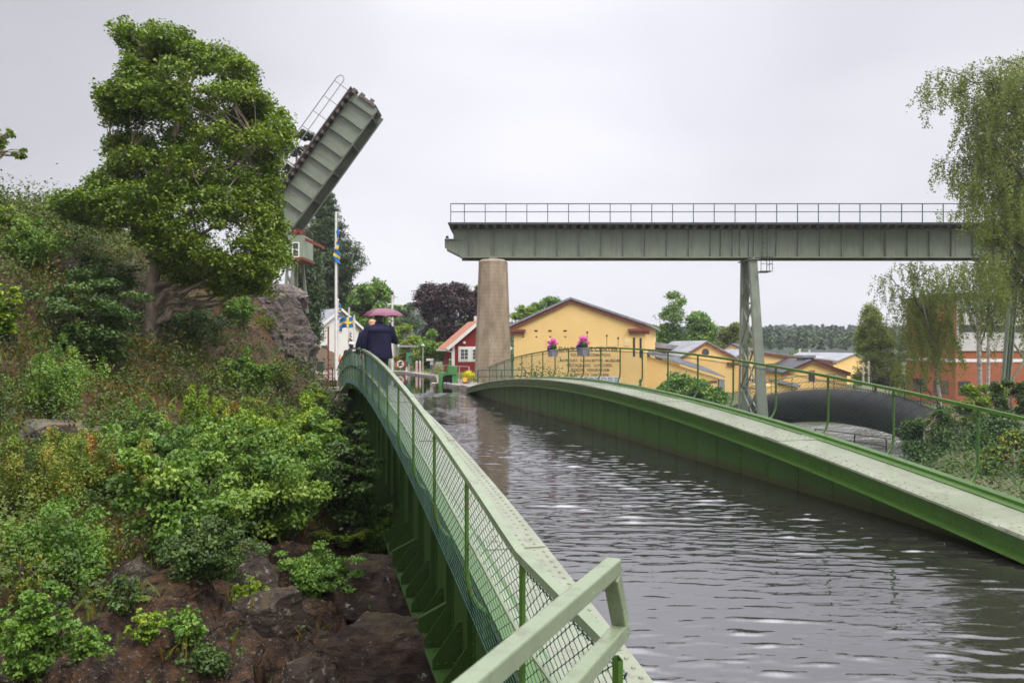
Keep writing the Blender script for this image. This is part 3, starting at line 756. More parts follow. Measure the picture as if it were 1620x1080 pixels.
# end abutments
M['concrete'] = surf('weathered_concrete', [(0.3, (0.20, 0.155, 0.115)), (0.5, (0.27, 0.215, 0.16)), (0.7, (0.33, 0.28, 0.22))], rough=0.85, scale=1.4, detail=9, bump=0.25, stretch=(1, 1, 0.35), stain=(0.11, 0.07, 0.04), stain_at=(0.56, 0.72))
AB = thing('abutment', 'stone abutment block under the far end of the aqueduct beside the left bank path', 'abutment', (4.5, 40, -4))
mb = MB((4.5, 40, -4)); mb.box(-1.3, 1.6, 39.0, 42.5, -5, 0.30); mb.box(1.6, 1.77, 39.2, 42.5, -5, 0.2); mb.box(7.75, 9.2, 41.2, 44.0, -5, 0.30); mb.box(1.5, 8.6, 41.25, 42.0, -5, -1.0)
mb.build('block', M['stone'], AB)
mb = MB((4.5, 40, -4)); mb.box(-1.4, 1.65, 38.9, 39.5, 0.303, 0.46); mb.build('coping', M['stone'], AB)
# ================================================================ RAILWAY VIADUCT (depth 53 m, parallel to the picture plane)
DV = 53.0; SV = DV/F
def px(x, x0): return (x - x0)*SV
def pz(y): return HC + (547 - y)*SV
zb = 8.10; zweb1 = 9.90; zdeck = 10.36
VD = thing('railway_viaduct', 'long grey-green steel railway viaduct spanning above the river with thin railing', 'viaduct', tuple(WG(705, DV, zb)), (0, 0, -YAW))
def lx(x): return (x - 705)*SV
XE = lx(1900)
def girder(y0, name):
    mb = MB()
    prof = [(lx(716), 1.82), (lx(716), pz(377)-zb), (lx(702), pz(377)-zb), (lx(702), pz(390)-zb), (lx(727), 0.14), (XE, 0.14), (XE, 1.82)]
    mb.prism([(a, z) for a, z in prof], 'y', y0-0.012, y0+0.012)
    mb.box(lx(727), XE, y0-0.19, y0+0.19, 0.0, 0.035); mb.box(lx(731), XE, y0-0.16, y0+0.16, 0.035, 0.06)
    mb.box(lx(727), XE, y0-0.03, y0+0.03, 0.06, 0.14)
    mb.box(lx(716), XE, y0-0.19, y0+0.19, 1.822, 1.85)
    mb.box(lx(702), lx(729), y0-0.16, y0+0.16, pz(377)-zb+0.002, pz(377)-zb+0.05)
    mb.bar((lx(702), y0, pz(390)-zb-0.01), (lx(727), y0, 0.02), 0.32, 0.03, up=(0, 1, 0)) if False else None
    mb.build(name, M['viaduct'], VD)
    k = 0; x = lx(743.5)
    xs = [lx(783), lx(1190), lx(1198), lx(1145), lx(1176)]
    while x < XE: xs.append(x); x += 1.42
    return xs
st1 = girder(0.75, 'near_girder'); girder(2.55, 'far_girder')
web = [c for c in VD.children if c.name.startswith('near_girder')][0]
for x in st1:
    st = MB(); st.prism([(x-0.055, 0.735), (x-0.055, 0.72), (x-0.025, 0.72), (x-0.025, 0.59), (x+0.025, 0.59), (x+0.025, 0.72), (x+0.055, 0.72), (x+0.055, 0.735)], 'z', 0.06, 1.81); st.build('web_stiffener', M['viaduct'], web)
bm = MB()
x = lx(727); up = False
while x < XE - 1.5:
    bm.bar((x, 0.78, 0.09), (x+1.42, 2.52, 0.09), 0.09, 0.06); bm.bar((x+1.42, 0.78, 0.16), (x, 2.52, 0.16), 0.09, 0.05); bm.box(x-0.04, x+0.04, 0.77, 2.53, 0.2, 1.7); x += 2.84
bm.build('cross_bracing', M['viaduct_dark'], VD)
# timber sleepers carrying the deck boards and rails
x = lx(714); s0 = None
sl = MB()
while x < XE:
    sl.box(x-0.11, x+0.11, -0.02, 3.3, 1.852, 2.08); x += 0.56
sl.build('sleepers', M['sleeper'], VD)
dk = MB(); dk.box(lx(709), XE, -0.25, 3.45, 2.082, 2.14); dk.box(lx(709), XE, -0.27, -0.2, 2.02, 2.16); 
dk.add([(lx(709), -0.2, 2.08), (lx(716), -0.2, 1.83), (lx(716), 3.4, 1.83), (lx(709), 3.4, 2.08)], [(0,1,2,3)])
dk.build('deck', M['viaduct_dark'], VD)
rl = MB(); rl.box(lx(712), XE, 0.9, 0.97, 2.14, 2.29); rl.box(lx(712), XE, 2.33, 2.40, 2.14, 2.29); rl.build('track_rails', M['rust'], VD)
hr = MB()
for z, t in ((pz(323.3)-zb, 0.055), (pz(336)-zb, 0.045)): hr.bar((lx(713), -0.22, z), (XE, -0.22, z), t, t)
hr = hr.build('railing', M['viaduct_rail'], VD)
x = lx(735); xs = [lx(713.5)]
while x < lx(1700): xs.append(x); x += 32.8*SV
p0 = None
for i, x in enumerate(xs):
    if p0 is None:
        p = MB(); p.bar((0, -0.22, 2.03), (0, -0.22, pz(323.3)-zb), 0.05, 0.05); p.bar((0, -0.2, 2.02), (0, 0.1, 1.75), 0.05, 0.04); p0 = p.build('railing_post', M['viaduct_rail'], hr); p0.location.x = x
    else:
        q = p0.copy(); COL.objects.link(q); q.location.x = x
ns = MB(); ns.lathe((lx(706), 0.75, pz(376)-zb), [(0.0, 0.06), (0.10, 0.06), (0.10, 0.14), (0.06, 0.22), (0.0, 0.23)], 10); ns.build('buffer_bolt', M['viaduct_dark'], VD)
# ladder and cage hung on the girder by the trestle
xl = lx(1213)
ld = MB()
for a in (-0.16, 0.16): ld.bar((xl+a, 0.42, 1.95), (xl+a, 0.42, -0.05), 0.035, 0.035)
for z in np.arange(0.0, 1.95, 0.3): ld.bar((xl-0.16, 0.42, z), (xl+0.16, 0.42, z), 0.025)
ld.build('ladder', M['viaduct_dark'], VD)
cg = MB(); x0, x1 = lx(1204), lx(1222)
cg.box(x0, x1, 0.0, 1.2, -0.95, -0.90)
for z in (-0.45, -0.02):
    cg.bar((x0, 0.0, z), (x1, 0.0, z), 0.03); cg.bar((x1, 0.0, z), (x1, 1.2, z), 0.03)
for a in (x0, (x0+x1)/2, x1): cg.bar((a, 0.0, -0.9), (a, 0.0, 0.35), 0.03)
for yv in (0.6, 1.2): cg.bar((x1, yv, -0.9), (x1, yv, 0.3), 0.03)
cg.build('inspection_cage', M['viaduct_dark'], VD)

# concrete pier under the left end
PB = pz(606)
PI = thing('pier', 'tall tapering weathered concrete pier holding the left end of the viaduct', 'bridge pier', tuple(WG(780.5, DV, PB - 0.6)), (0, 0, -YAW))
h = pz(416) - PB + 0.6
def ring(w, dp, z):   # cut-water plan, long axis across the bridge
    return [(-w, -dp*0.62, z), (-w*0.80, -dp*0.86, z), (-w*0.2, -dp, z), (w*0.45, -dp*0.97, z), (w*0.86, -dp*0.72, z), (w, -dp*0.4, z), (w, dp, z), (-w, dp, z)]
V = []; Fc = []; RZ = 26
for i in range(RZ):
    t = i/(RZ-1); w = (29.5*(1-t) + 22.4*t)*SV; V += ring(w, 1.75 - 0.45*t, h*t)
for i in range(RZ-1):
    for j in range(8): Fc.append((i*8+j, i*8+(j+1) % 8, (i+1)*8+(j+1) % 8, (i+1)*8+j))
Fc.append(tuple((RZ-1)*8+j for j in range(8)))
m, nt, o = new_mat('board_marked_concrete'); l = nt.links.new
t = N(nt, 'TexCoord'); mp = N(nt, 'Mapping'); mp.inputs['Scale'].default_value = (1.3, 1.3, 0.55); l(t.outputs['Object'], mp.inputs[0])
n1 = N(nt, 'TexNoise', Scale=1.0, Detail=9, Roughness=0.7); l(mp.outputs[0], n1.inputs['Vector'])
r1 = ramp(nt, [(0.28, (0.15, 0.112, 0.072)), (0.45, (0.235, 0.185, 0.125)), (0.6, (0.31, 0.255, 0.185)), (0.75, (0.39, 0.335, 0.255))]); l(n1.outputs['Fac'], r1.inputs['Fac'])
wv = N(nt, 'TexWave', Scale=1.35, Distortion=1.6, bands_direction='Z'); wv.inputs['Detail'].default_value = 4; l(t.outputs['Object'], wv.inputs['Vector'])
n2 = N(nt, 'TexNoise', Scale=5.0, Detail=8, Roughness=0.7); l(t.outputs['Object'], n2.inputs['Vector'])
r2 = ramp(nt, [(0.0, (0.80, 0.78, 0.76)), (0.5, (1, 1, 1)), (1, (1, 1, 1))]); l(wv.outputs['Fac'], r2.inputs['Fac'])
x1 = N(nt, 'Mix', data_type='RGBA', blend_type='MULTIPLY'); x1.inputs['Factor'].default_value = 0.45; l(r1.outputs['Color'], x1.inputs['A']); l(r2.outputs['Color'], x1.inputs['B'])
r3 = ramp(nt, [(0.60, (0, 0, 0)), (0.70, (1, 1, 1))]); l(n2.outputs['Fac'], r3.inputs['Fac'])
x2 = N(nt, 'Mix', data_type='RGBA'); l(r3.outputs['Color'], x2.inputs['Factor']); l(x1.outputs['Result'], x2.inputs['A']); x2.inputs['B'].default_value = (0.13, 0.095, 0.06, 1)
b = N(nt, 'BsdfPrincipled', Roughness=0.85); l(x2.outputs['Result'], b.inputs['Base Color'])
bp = N(nt, 'Bump', Strength=0.5, Distance=0.03); l(n2.outputs['Fac'], bp.inputs['Height']); l(bp.outputs[0], b.inputs['Normal']); l(b.outputs[0], o.inputs['Surface'])
mesh_obj('shaft', V, Fc, m, PI)
mb = MB(); w = 22.4*SV
mb.add([(a*1.01, b_*1.01, z) for a, b_, z in ring(w, 1.31, h+0.002)] + [(a*0.8, b_*0.8, z) for a, b_, z in ring(w, 1.31, h+0.16)], [(j, (j+1) % 8, 8+(j+1) % 8, 8+j) for j in range(8)] + [tuple(range(8, 16))])
mb.build('sloped_cap', M['concrete'], PI)
hb = zb - (PB - 0.6)
mb = MB()
mb.prism([(-0.28, h+0.16), (0.28, h+0.16), (0.24, h+0.42), (0.09, hb-0.10), (0.16, hb-0.005), (-0.16, hb-0.005), (-0.09, hb-0.10), (-0.24, h+0.42)], 'y', -0.55, -0.05)
mb.build('bearing', M['viaduct'], PI)

# steel trestles
def trestle(name, label, pxn, base_n, pxf, yb):
    T = thing(name, label, 'trestle', tuple(WG(pxn, DV, pz(yb) - 1.0)), (0, 0, -YAW))
    zt = zb - 0.12 - T.location.z
    return T, zt
T, zt = trestle('steel_trestle', 'pale green steel trestle with crossed bracing carrying the viaduct by the river', 1196, 0, 0, 660)
topn = Vector((0, 0.75, zt)); basen = Vector((0.35, -0.5, 0)); topf = Vector((0.0, 2.55, zt)); basef = Vector((0.15, 3.5, 0))
for nm, a, b_ in (('near_leg', topn, basen), ('far_leg', topf, basef)):
    mb = MB(); d = (b_-a)
    for e in (-0.22, 0.22): mb.bar(a + Vector((e, 0, 0)), b_ + Vector((e*1.25, 0, 0)), 0.34, 0.07, up=(1, 0, 0))
    mb.bar(a + Vector((0, -0.17, 0)), b_ + Vector((0, -0.17, 0)), 0.02, 0.48, up=(1, 0, 0)) if nm == 'near_leg' else mb.bar(a + Vector((0, -0.16, 0)), b_ + Vector((0, -0.16, 0)), 0.02, 0.36, up=(1, 0, 0))
    for k in range(14):
        t0 = k/14; t1 = (k+1)/14; s_ = 0.22 if k % 2 else -0.22
        mb.bar(a + d*t0 + Vector((-s_, 0.17, 0)), a + d*t1 + Vector((s_, 0.17, 0)), 0.05, 0.02)
    mb.build(nm, M['viaduct'], T)
mb = MB(); nb = 4
for k in range(nb):
    t0, t1 = k/nb, (k+1)/nb
    n0, n1_, f0, f1 = topn.lerp(basen, t0), topn.lerp(basen, t1), topf.lerp(basef, t0), topf.lerp(basef, t1)
    for e in (-0.2, 0.2):
        mb.bar(n0+Vector((e,0,0)), f1+Vector((e,0,0)), 0.10, 0.04); mb.bar(f0+Vector((e+.02,0,0)), n1_+Vector((e+.02,0,0)), 0.10, 0.04)
    mb.bar(n1_, f1, 0.12, 0.10)
mb.build('cross_bracing', M['viaduct'], T)
mb = MB(); mb.box(-0.4, 0.4, 0.4, 2.9, zt, zt+0.05); mb.ball((0.02, 0.62, zt+0.085), 0.12, 0.12, 0.09); mb.build('bearing_plate', M['viaduct'], T)
T, zt = trestle('steel_trestle', 'grey-green splayed trestle leg at the right edge among the birches', 1630, 0, 0, 700)
mb = MB(); a, b_ = Vector((-0.45, 0.75, zt)), Vector((-1.75, 0.4, 0))
for e in (-0.2, 0.2): mb.bar(a + Vector((e, 0, 0)), b_ + Vector((e, 0, 0)), 0.36, 0.06, up=(1, 0, 0))
mb.bar(a, b_, 0.02, 0.42, up=(0, 1, 0)); mb.build('left_leg', M['viaduct'], T)
a2, b2 = Vector((0.45, 0.75, zt)), Vector((1.75, 0.4, 0))
mb = MB()
for e in (-0.2, 0.2): mb.bar(a2 + Vector((e, 0, 0)), b2 + Vector((e, 0, 0)), 0.36, 0.06, up=(1, 0, 0))
mb.build('right_leg', M['viaduct'], T)
mb = MB()
for k in range(3):
    t0, t1 = k/3, (k+1)/3
    mb.bar(a.lerp(b_, t0+0.06), a2.lerp(b2, t1), 0.16, 0.09); mb.bar(a2.lerp(b2, t0+0.06), a.lerp(b_, t1), 0.16, 0.07); mb.bar(a.lerp(b_, t1), a2.lerp(b2, t1), 0.3, 0.1)
mb.build('cross_bracing', M['viaduct'], T)

# raised bascule leaf
ANG = rad(54.3)
BZ = pz(364)
BS = thing('bascule_span', 'raised opening bridge leaf with ribbed green underside pointing up above the trees', 'bascule bridge', tuple(WG(456, DV, BZ)), (0, -ANG, -YAW))
LN = 239*SV
for y0, nm in ((0.55, 'near_girder'), (2.75, 'far_girder')):
    mb = MB(); mb.box(-0.3, LN, y0-0.012, y0+0.012, 0.03, 1.78); mb.box(-0.3, LN, y0-0.16, y0+0.16, 0.0, 0.03); mb.box(-0.3, LN, y0-0.17, y0+0.17, 1.781, 1.81)
    g = mb.build(nm, M['viaduct'], BS)
    if nm == 'near_girder':
        for x in np.linspace(0.35, LN-0.55, 9): st = MB(); st.box(x-0.035, x+0.035, y0-0.24, y0-0.013, 0.03, 1.78); st.build('web_stiffener', M['viaduct'], g)
mb = MB()
for i, x in enumerate(np.linspace(0.35, LN-0.55, 9)):
    mb.box(x-0.03, x+0.03, 0.57, 2.73, 0.10, 1.5) if i % 2 == 0 else mb.box(x-0.03, x+0.03, 0.57, 2.73, 0.9, 1.5)
    mb.box(x-0.07, x+0.07, 0.57, 2.73, 0.06, 0.10) if i % 2 == 0 else None
mb.box(-0.3, LN, 0.57, 2.73, 1.55, 1.58)
mb.build('cross_frames', M['viaduct_dark'], BS)
mb = MB()
for x in np.arange(-0.2, LN, 0.55): mb.box(x-0.11, x+0.11, -0.1, 3.4, 1.812, 2.0)
mb.box(-0.3, LN+0.1, -0.25, 3.5, 2.002, 2.06)
mb.build('deck', M['sleeper'], BS)
mb = MB(); mb.box(LN-0.02, LN+0.16, 0.4, 2.9, 0.25, 1.5); mb.box(LN+0.16, LN+0.3, 0.45, 0.62, 1.2, 1.5); mb.box(LN+0.16, LN+0.36, 0.45, 0.6, 0.5, 0.75); mb.box(LN+0.16, LN+0.3, 2.6, 2.8, 0.9, 1.2); mb.box(LN-0.1, LN+0.22, 0.2, 0.9, 1.75, 2.0)
mb.build('lock_gear', M['sleeper'], BS)
mb = MB(); a = LN*0.36
zt_ = 2.06 + 1.08
mb.tube([(a, -0.2, zt_-0.02), (LN+0.05, -0.2, zt_-0.02), (LN+0.30, -0.2, zt_-0.12), (LN+0.34, -0.2, zt_-0.3), (LN+0.22, -0.2, zt_-0.48), (LN, -0.2, zt_-0.52)], 0.034, 6); mb.tube([(a, -0.2, zt_-0.5), (LN, -0.2, zt_-0.5)], 0.028, 6)
M['rail_grey'] = surf('grey_rail_paint', flat((0.24, 0.25, 0.25))); h_ = mb.build('railing', M['rail_grey'], BS)
for x in np.linspace(a+0.1, LN-0.2, 6):
    p = MB(); p.bar((x, -0.2, 2.06), (x, -0.2, zt_), 0.045); p.build('railing_post', M['rail_grey'], h_)
mb = MB()   # lower, heavier safety frame near the hinge
for x in (LN*0.36, LN*0.20, LN*0.02): mb.bar((x, -0.2, 1.95), (x, -0.2, 3.1), 0.07)
mb.bar((-0.3, -0.2, 3.05), (LN*0.36, -0.2, 3.05), 0.06); mb.bar((-0.3, -0.2, 2.55), (LN*0.36, -0.2, 2.55), 0.05)
mb.build('hinge_guard', M['white_steel'], BS)

# machinery house on legs at the hinge
M['cream'] = paint('cream_green_paint', (0.22, 0.28, 0.20), rough=0.5, wear=(0.2, 0.15, 0.08))
MH = thing('machinery_house', 'pale green machinery cabin on lattice legs at the hinge of the raised span', 'cabin', tuple(WG(458, DV, pz(480))), (0, 0, -YAW))
def mx_(x): return (x - 458)*SV
def mz_(y): return (480 - y)*SV
mb = MB(); mb.box(mx_(436), mx_(478), 0.3, 2.9, mz_(407), mz_(371)); mb.build('cabin_body', M['cream'], MH)
mb = MB(); mb.prism([(mx_(434), mz_(384)), (mx_(452), mz_(384)), (mx_(452), mz_(352)), (mx_(444), mz_(346)), (mx_(426), mz_(360))], 'y', 0.1, 2.9); mb.build('counterweight', M['cream'], MH)
mb = MB(); mb.box(mx_(434), mx_(481), -0.1, 3.0, mz_(411), mz_(407)-0.002); mb.build('floor_beam', M['rust'], MH)
fr = MB(); x0, x1, z0, z1 = mx_(461), mx_(471), mz_(405.5), mz_(383)
for (p, q) in (((x0,z0),(x0,z1)), ((x1,z0),(x1,z1)), ((x0,z0),(x1,z0)), ((x0,z1),(x1,z1)), ((x0,(z0+z1)/2),(x1,(z0+z1)/2))): fr.bar((p[0], 0.27, p[1]), (q[0], 0.27, q[1]), 0.07, 0.07)
fw = fr.build('window_frame', M['white'], MH)
g = MB(); g.box(x0, x1, 0.275, 0.298, z0, z1); g.build('pane', M['glass'], fw)
g = MB(); g.box(mx_(453), mx_(459), 0.28, 0.298, mz_(404), mz_(392)); g.build('side_window', M['glass'], MH)
mb = MB()
mb.bar((mx_(459), 0.6, mz_(372)), (mx_(470), 0.6, mz_(362)), 0.14); mb.bar((mx_(470), 0.6, mz_(362)), (mx_(474), 0.6, mz_(373)), 0.14); mb.bar((mx_(456), 0.6, mz_(366)), (mx_(507), 1.2, mz_(389)), 0.18); mb.bar((mx_(456), 0.9, mz_(360)), (mx_(477), 0.9, mz_(367)), 0.3); mb.build('drive_arm', M['rust'], MH)
for i, (xa, xb, ya, yb_) in enumerate(((452, 448, 0.5, 0.2), (459, 463, 0.5, 0.2), (452, 448, 2.7, 3.0), (462, 468, 2.7, 3.0))):
    mb = MB(); mb.bar((mx_(xa), ya, mz_(411)), (mx_(xb), yb_, -0.5), 0.16); mb.build('leg', M['viaduct'], MH)
mb = MB(); mb.bar((mx_(451), 0.45, mz_(430)), (mx_(462), 0.3, mz_(470)), 0.08); mb.bar((mx_(460), 0.45, mz_(430)), (mx_(449), 0.3, mz_(470)), 0.08); mb.build('leg_bracing', M['viaduct'], MH)
# ================================================================ BUILDINGS
M['yellow'] = surf('yellow_render', [(0.3, (0.74, 0.50, 0.19)), (0.5, (0.79, 0.545, 0.215)), (0.7, (0.83, 0.585, 0.24))], rough=0.9, scale=0.45, detail=8, bump=0.08, bscale=14, stain=(0.68, 0.44, 0.17), stain_at=(0.60, 0.78), stain_scale=0.9)
M['slate'] = surf('grey_metal_roof', [(0.3, (0.16, 0.17, 0.19)), (0.55, (0.24, 0.25, 0.275)), (0.75, (0.32, 0.335, 0.36))], rough=0.5, scale=1.3, detail=6, stretch=(1, 0.25, 1))
M['roof_dark'] = surf('dark_tin_roof', flat((0.03, 0.03, 0.036), 0.3), rough=0.5, scale=2)
M['cornice'] = surf('red_brown_cornice', flat((0.19, 0.058, 0.036), 0.25), rough=0.7, scale=3)
M['letter'] = surf('dark_brown_lettering', flat((0.08, 0.05, 0.025)), rough=0.7)
M['letter2'] = surf('faded_brown_lettering', flat((0.17, 0.105, 0.045)), rough=0.8)
def frame(wd, d, zbase, pxc, dz=0):
    return
class Loc:
    """local metre frame of a thing placed at a sight line: x right, y back, z up"""
    def __init__(s, pxc, d, zb, turn=0.0):
        s.d = d; s.s = d/F; s.c = math.cos(turn); s.pxc = pxc; s.zb = zb; s.turn = turn
        s.loc = tuple(WG(pxc, d, zb)); s.rot = (0, 0, -YAW + turn)
    def x(s, p):
        r = (p - 810)/F; l0 = (s.pxc - 810)/F*s.d        # exact position along a turned front wall
        return (r*s.d - l0)/(s.c - r*math.sin(s.turn))
    def z(s, y, p=None):
        d = s.d + (s.x(p)*math.sin(s.turn) if p is not None else 0)
        return HC + (547 - y)/F*d - s.zb
def window(parent, Lc, x0, x1, z0, z1, yf=0.0, nx=2, nz=3, fw=0.09, name='window', fmat='white'):
    b = MB()
    b.box(x0, x1, yf-0.05, yf-0.004, z0, z0+fw); b.box(x0, x1, yf-0.05, yf-0.004, z1-fw, z1)
    b.box(x0, x0+fw, yf-0.05, yf-0.004, z0+fw, z1-fw); b.box(x1-fw, x1, yf-0.05, yf-0.004, z0+fw, z1-fw)
    for i in range(1, nx): xm = x0+(x1-x0)*i/nx; b.box(xm-fw*0.3, xm+fw*0.3, yf-0.045, yf-0.006, z0+fw, z1-fw)
    for i in range(1, nz): zm = z0+(z1-z0)*i/nz; b.box(x0+fw, x1-fw, yf-0.043, yf-0.008, zm-fw*0.22, zm+fw*0.22)
    w = b.build(name, M[fmat], parent)
    g = MB(); g.box(x0+fw*0.5, x1-fw*0.5, yf-0.022, yf-0.002, z0+fw*0.5, z1-fw*0.5); g.build('pane', M['glass'], w)
    return w
def gable(parent, x0, x1, xr, ze, zr, y0, y1, zbot, wall, name='wall'):
    b = MB(); b.prism([(x0, zbot), (x1, zbot), (x1, ze), (xr, zr), (x0, ze)], 'y', y0, y1); return b.build(name, M[wall], parent)
def roof(parent, x0, x1, xr, ze, zr, y0, y1, mat, th=0.14, oh=0.45, ohy=0.4, name='roof'):
    sl = (zr-ze)/(xr-x0); sr = (zr-ze)/(x1-xr)
    b = MB()
    b.prism([(x0-oh, ze-oh*sl+0.01), (xr, zr+0.01), (xr, zr+th), (x0-oh, ze-oh*sl+th)], 'y', y0-ohy, y1+ohy)
    b.prism([(x1+oh, ze-oh*sr+0.01), (x1+oh, ze-oh*sr+th), (xr+0.002, zr+th+0.001), (xr+0.002, zr+0.011)], 'y', y0-ohy, y1+ohy)
    return b.build(name, M[mat], parent)
def lettering(txt, parent, x0, x1, z0, hgt, yf, mat, name='wall_lettering'):
    cu = bpy.data.curves.new(name, 'FONT'); cu.body = txt; cu.extrude = 0.006; cu.offset = 0.012; cu.resolution_u = 3
    to = bpy.data.objects.new(name, cu); COL.objects.link(to)
    dg = bpy.context.evaluated_depsgraph_get(); me = bpy.data.meshes.new_from_object(to.evaluated_get(dg))
    bpy.data.objects.remove(to); bpy.data.curves.remove(cu)
    n = len(me.vertices); co = np.empty(n*3, dtype=np.float32); me.vertices.foreach_get('co', co); co = co.reshape(-1, 3)
    a, b_ = co.min(0), co.max(0)
    q = np.stack([x0 + (co[:, 0]-a[0])/(b_[0]-a[0])*(x1-x0), yf - 0.012 - co[:, 2], z0 + (co[:, 1]-a[1])/(b_[1]-a[1])*hgt], 1)
    me.vertices.foreach_set('co', q.astype(np.float32).ravel()); me.materials.clear(); me.materials.append(mat); me.update()
    o = bpy.data.objects.new(name, me); COL.objects.link(o); o.parent = parent
    return o

# ---- yellow gabled hall with the painted lettering
Lc = Loc(917, 78, -3.0, rad(-12))
Y = thing('yellow_hall', 'large yellow gabled building with brown lettering behind the far aqueduct railing', 'building', Lc.loc, Lc.rot)
xl, xr_, xm = Lc.x(813), Lc.x(1021), Lc.x(903); ze = Lc.z(514, 917); zr = Lc.z(474, 903)
gable(Y, xl, xr_, xm, ze, zr, 0, 26, -0.3, 'yellow')
roof(Y, xl, xr_, xm, ze, zr+0.02, 0, 26, 'slate', th=0.22, oh=0.55, ohy=0.35)
b = MB()                                            # dark verge and red-brown eaves returns
def strip(xa, za, xb, zb_, w, y, t): b.bar((xa, y, za), (xb, y, zb_), t, w, up=(0, 0, 1))
strip(xl-0.45, ze-0.40, xm, zr-0.14, 0.26, -0.10, 0.24); strip(xm, zr-0.14, xr_+0.45, ze-0.40, 0.26, -0.11, 0.24)
b.build('verge_board', M['cornice'], Y)
for a, c in ((xl-0.5, xl+1.15), (xr_-1.6, xr_+0.5)):
    b = MB(); b.box(a, c, -0.30, -0.003, ze-0.62, ze-0.38); b.box(a+0.12, c-0.12, -0.20, -0.004, ze-0.88, ze-0.622); b.build('eaves_return', M['cornice'], Y)
def slit(p, ya, yb, w): 
    b = MB(); x = Lc.x(p); b.box(x-w/2, x+w/2, -0.02, -0.003, Lc.z(yb, p), Lc.z(ya, p)); b.build('wall_opening', M['dark'], Y)
for p in (827.5, 848, 870, 894): slit(p, 522, 524.5, 0.30); slit(p+0.5, 531.5, 533.5, 0.14)
for p, a, c in ((929, 524, 527), (960, 529.5, 532.5), (978, 533, 536)): slit(p, a, c, 0.15); slit(p, c+0.5, 548, 0.035)
for p, a, c in ((1003, 533.5, 564), (1013.5, 534.5, 566), (1013, 600, 610)): slit(p, a, c, 0.20)
for p in (872.5, 880.5, 987): b = MB(); x = Lc.x(p); b.box(x-0.05, x+0.05, -0.03, -0.003, 0, Lc.z(552, p)); b.build('pilaster', M['yellow'], Y)
for p, y in ((868.5, 541), (992, 541)):
    b = MB(); x = Lc.x(p); b.box(x-0.22, x+0.22, -0.06, -0.003, Lc.z(y+6, p), Lc.z(y-6, p)); b.build('pale_panel', M['white'], Y).data.materials[0] = surf('pale_yellow', flat((0.78, 0.60, 0.30)), rough=0.8)
b = MB(); b.box(xl-0.25, xl-0.12, -0.12, -0.01, 0, ze-0.9); b.build('downpipe', M['green'], Y)
for txt, a, c, yb, hp, mt in (('DALSLANDS CENTER', 884, 978, 557, 7.2, 'letter'), ('TOURISTINFORMATION', 902, 965, 565, 4.8, 'letter2'), ('AKVEDUKT  KANALBÅTAR  MUSEUM', 885, 980, 573.5, 5.6, 'letter2'),
                           ('RESTAURANG   LUNCHERI', 897, 968, 581.3, 4.8, 'letter2'), ('STUGOR   VANDRARHEM', 903, 964, 588.8, 4.8, 'letter2'), ('GLASHYTTA  HANTVERK', 901, 964, 596.3, 4.8, 'letter2')):
    lettering(txt, Y, Lc.x(a), Lc.x(c), Lc.z(yb-1.3, (a+c)/2), hp*Lc.s*1.02, -0.003, M[mt])
b = MB(); b.box(Lc.x(882), Lc.x(981), -0.035, -0.003, Lc.z(610, 930), Lc.z(595.8, 930)); bd = b.build('sign_board', surf('sign_white', flat((0.62, 0.64, 0.70))), Y)
M['signblue'] = surf('sign_blue', flat((0.10, 0.17, 0.34))); M['teal'] = surf('teal_paint', flat((0.05, 0.24, 0.16)))
for i, p in enumerate((898.5, 907.4, 916.7, 926.3, 935.5, 945.2, 955.2, 965.5, 976)):
    b = MB(); x = Lc.x(p); z0 = Lc.z(604.5, p); q = 0.20
    b.box(x-q, x+q, -0.045, -0.036, z0, z0+0.06); b.box(x-q, x+q, -0.045, -0.036, z0+0.37, z0+0.44); b.box(x-q, x-q+0.06, -0.045, -0.036, z0+0.06, z0+0.37); b.box(x+q-0.06, x+q, -0.045, -0.036, z0+0.06, z0+0.37)
    if i % 3 == 0: b.box(x-0.09, x+0.09, -0.045, -0.036, z0+0.14, z0+0.2)
    elif i % 3 == 1: b.box(x-0.04, x+0.05, -0.045, -0.036, z0+0.12, z0+0.3)
    else: b.box(x-0.1, x+0.02, -0.045, -0.036, z0+0.2, z0+0.3)
    b.build('pictogram', M['signblue'], bd)
b = MB(); b.box(Lc.x(883.5), Lc.x(893), -0.045, -0.036, Lc.z(604, 888), Lc.z(597.5, 888)); b.build('green_tile', M['teal'], bd)

# ---- lean-to and lower yellow works to the right
def annex(name, label, pxc, d, x0, x1, xr, ye, yr, ln, zb=-3.2, turn=0.0, rm='slate', wall='yellow', verge=True, yer=None):
    q = Loc(pxc, d, zb, turn); T = thing(name, label, 'building', q.loc, q.rot)
    a, c, m_ = q.x(x0), q.x(x1), q.x(xr); ze, zr = q.z(ye, x0), q.z(yr, xr)
    gable(T, a, c, m_, ze, zr, 0, ln, -0.5, wall); roof(T, a, c, m_, ze, zr+0.02, 0, ln, rm, th=0.16, oh=0.3, ohy=0.3)
    if verge:
        b = MB(); b.bar((a-0.25, -0.16, ze-0.22), (m_, -0.16, zr-0.03), 0.22, 0.2, up=(0, 0, 1)); b.bar((m_, -0.165, zr-0.03), (c+0.25, -0.165, ze-0.22), 0.22, 0.2, up=(0, 0, 1)); b.build('verge_board', M['cornice'], T)
    return T, q
q = Loc(1085, 80, -3.2, rad(0)); T = thing('lean_to', 'low yellow lean-to with a sloping grey sheet roof right of the big hall', 'building', q.loc, q.rot)
b = MB(); b.prism([(q.x(1021), -0.5), (q.x(1136), -0.5), (q.x(1136), q.z(598)), (q.x(1021), q.z(562))], 'y', 0, 7); b.build('wall', M['yellow'], T)
b = MB(); xa, xb, za, zb_ = q.x(1019), q.x(1146), q.z(559), q.z(597)
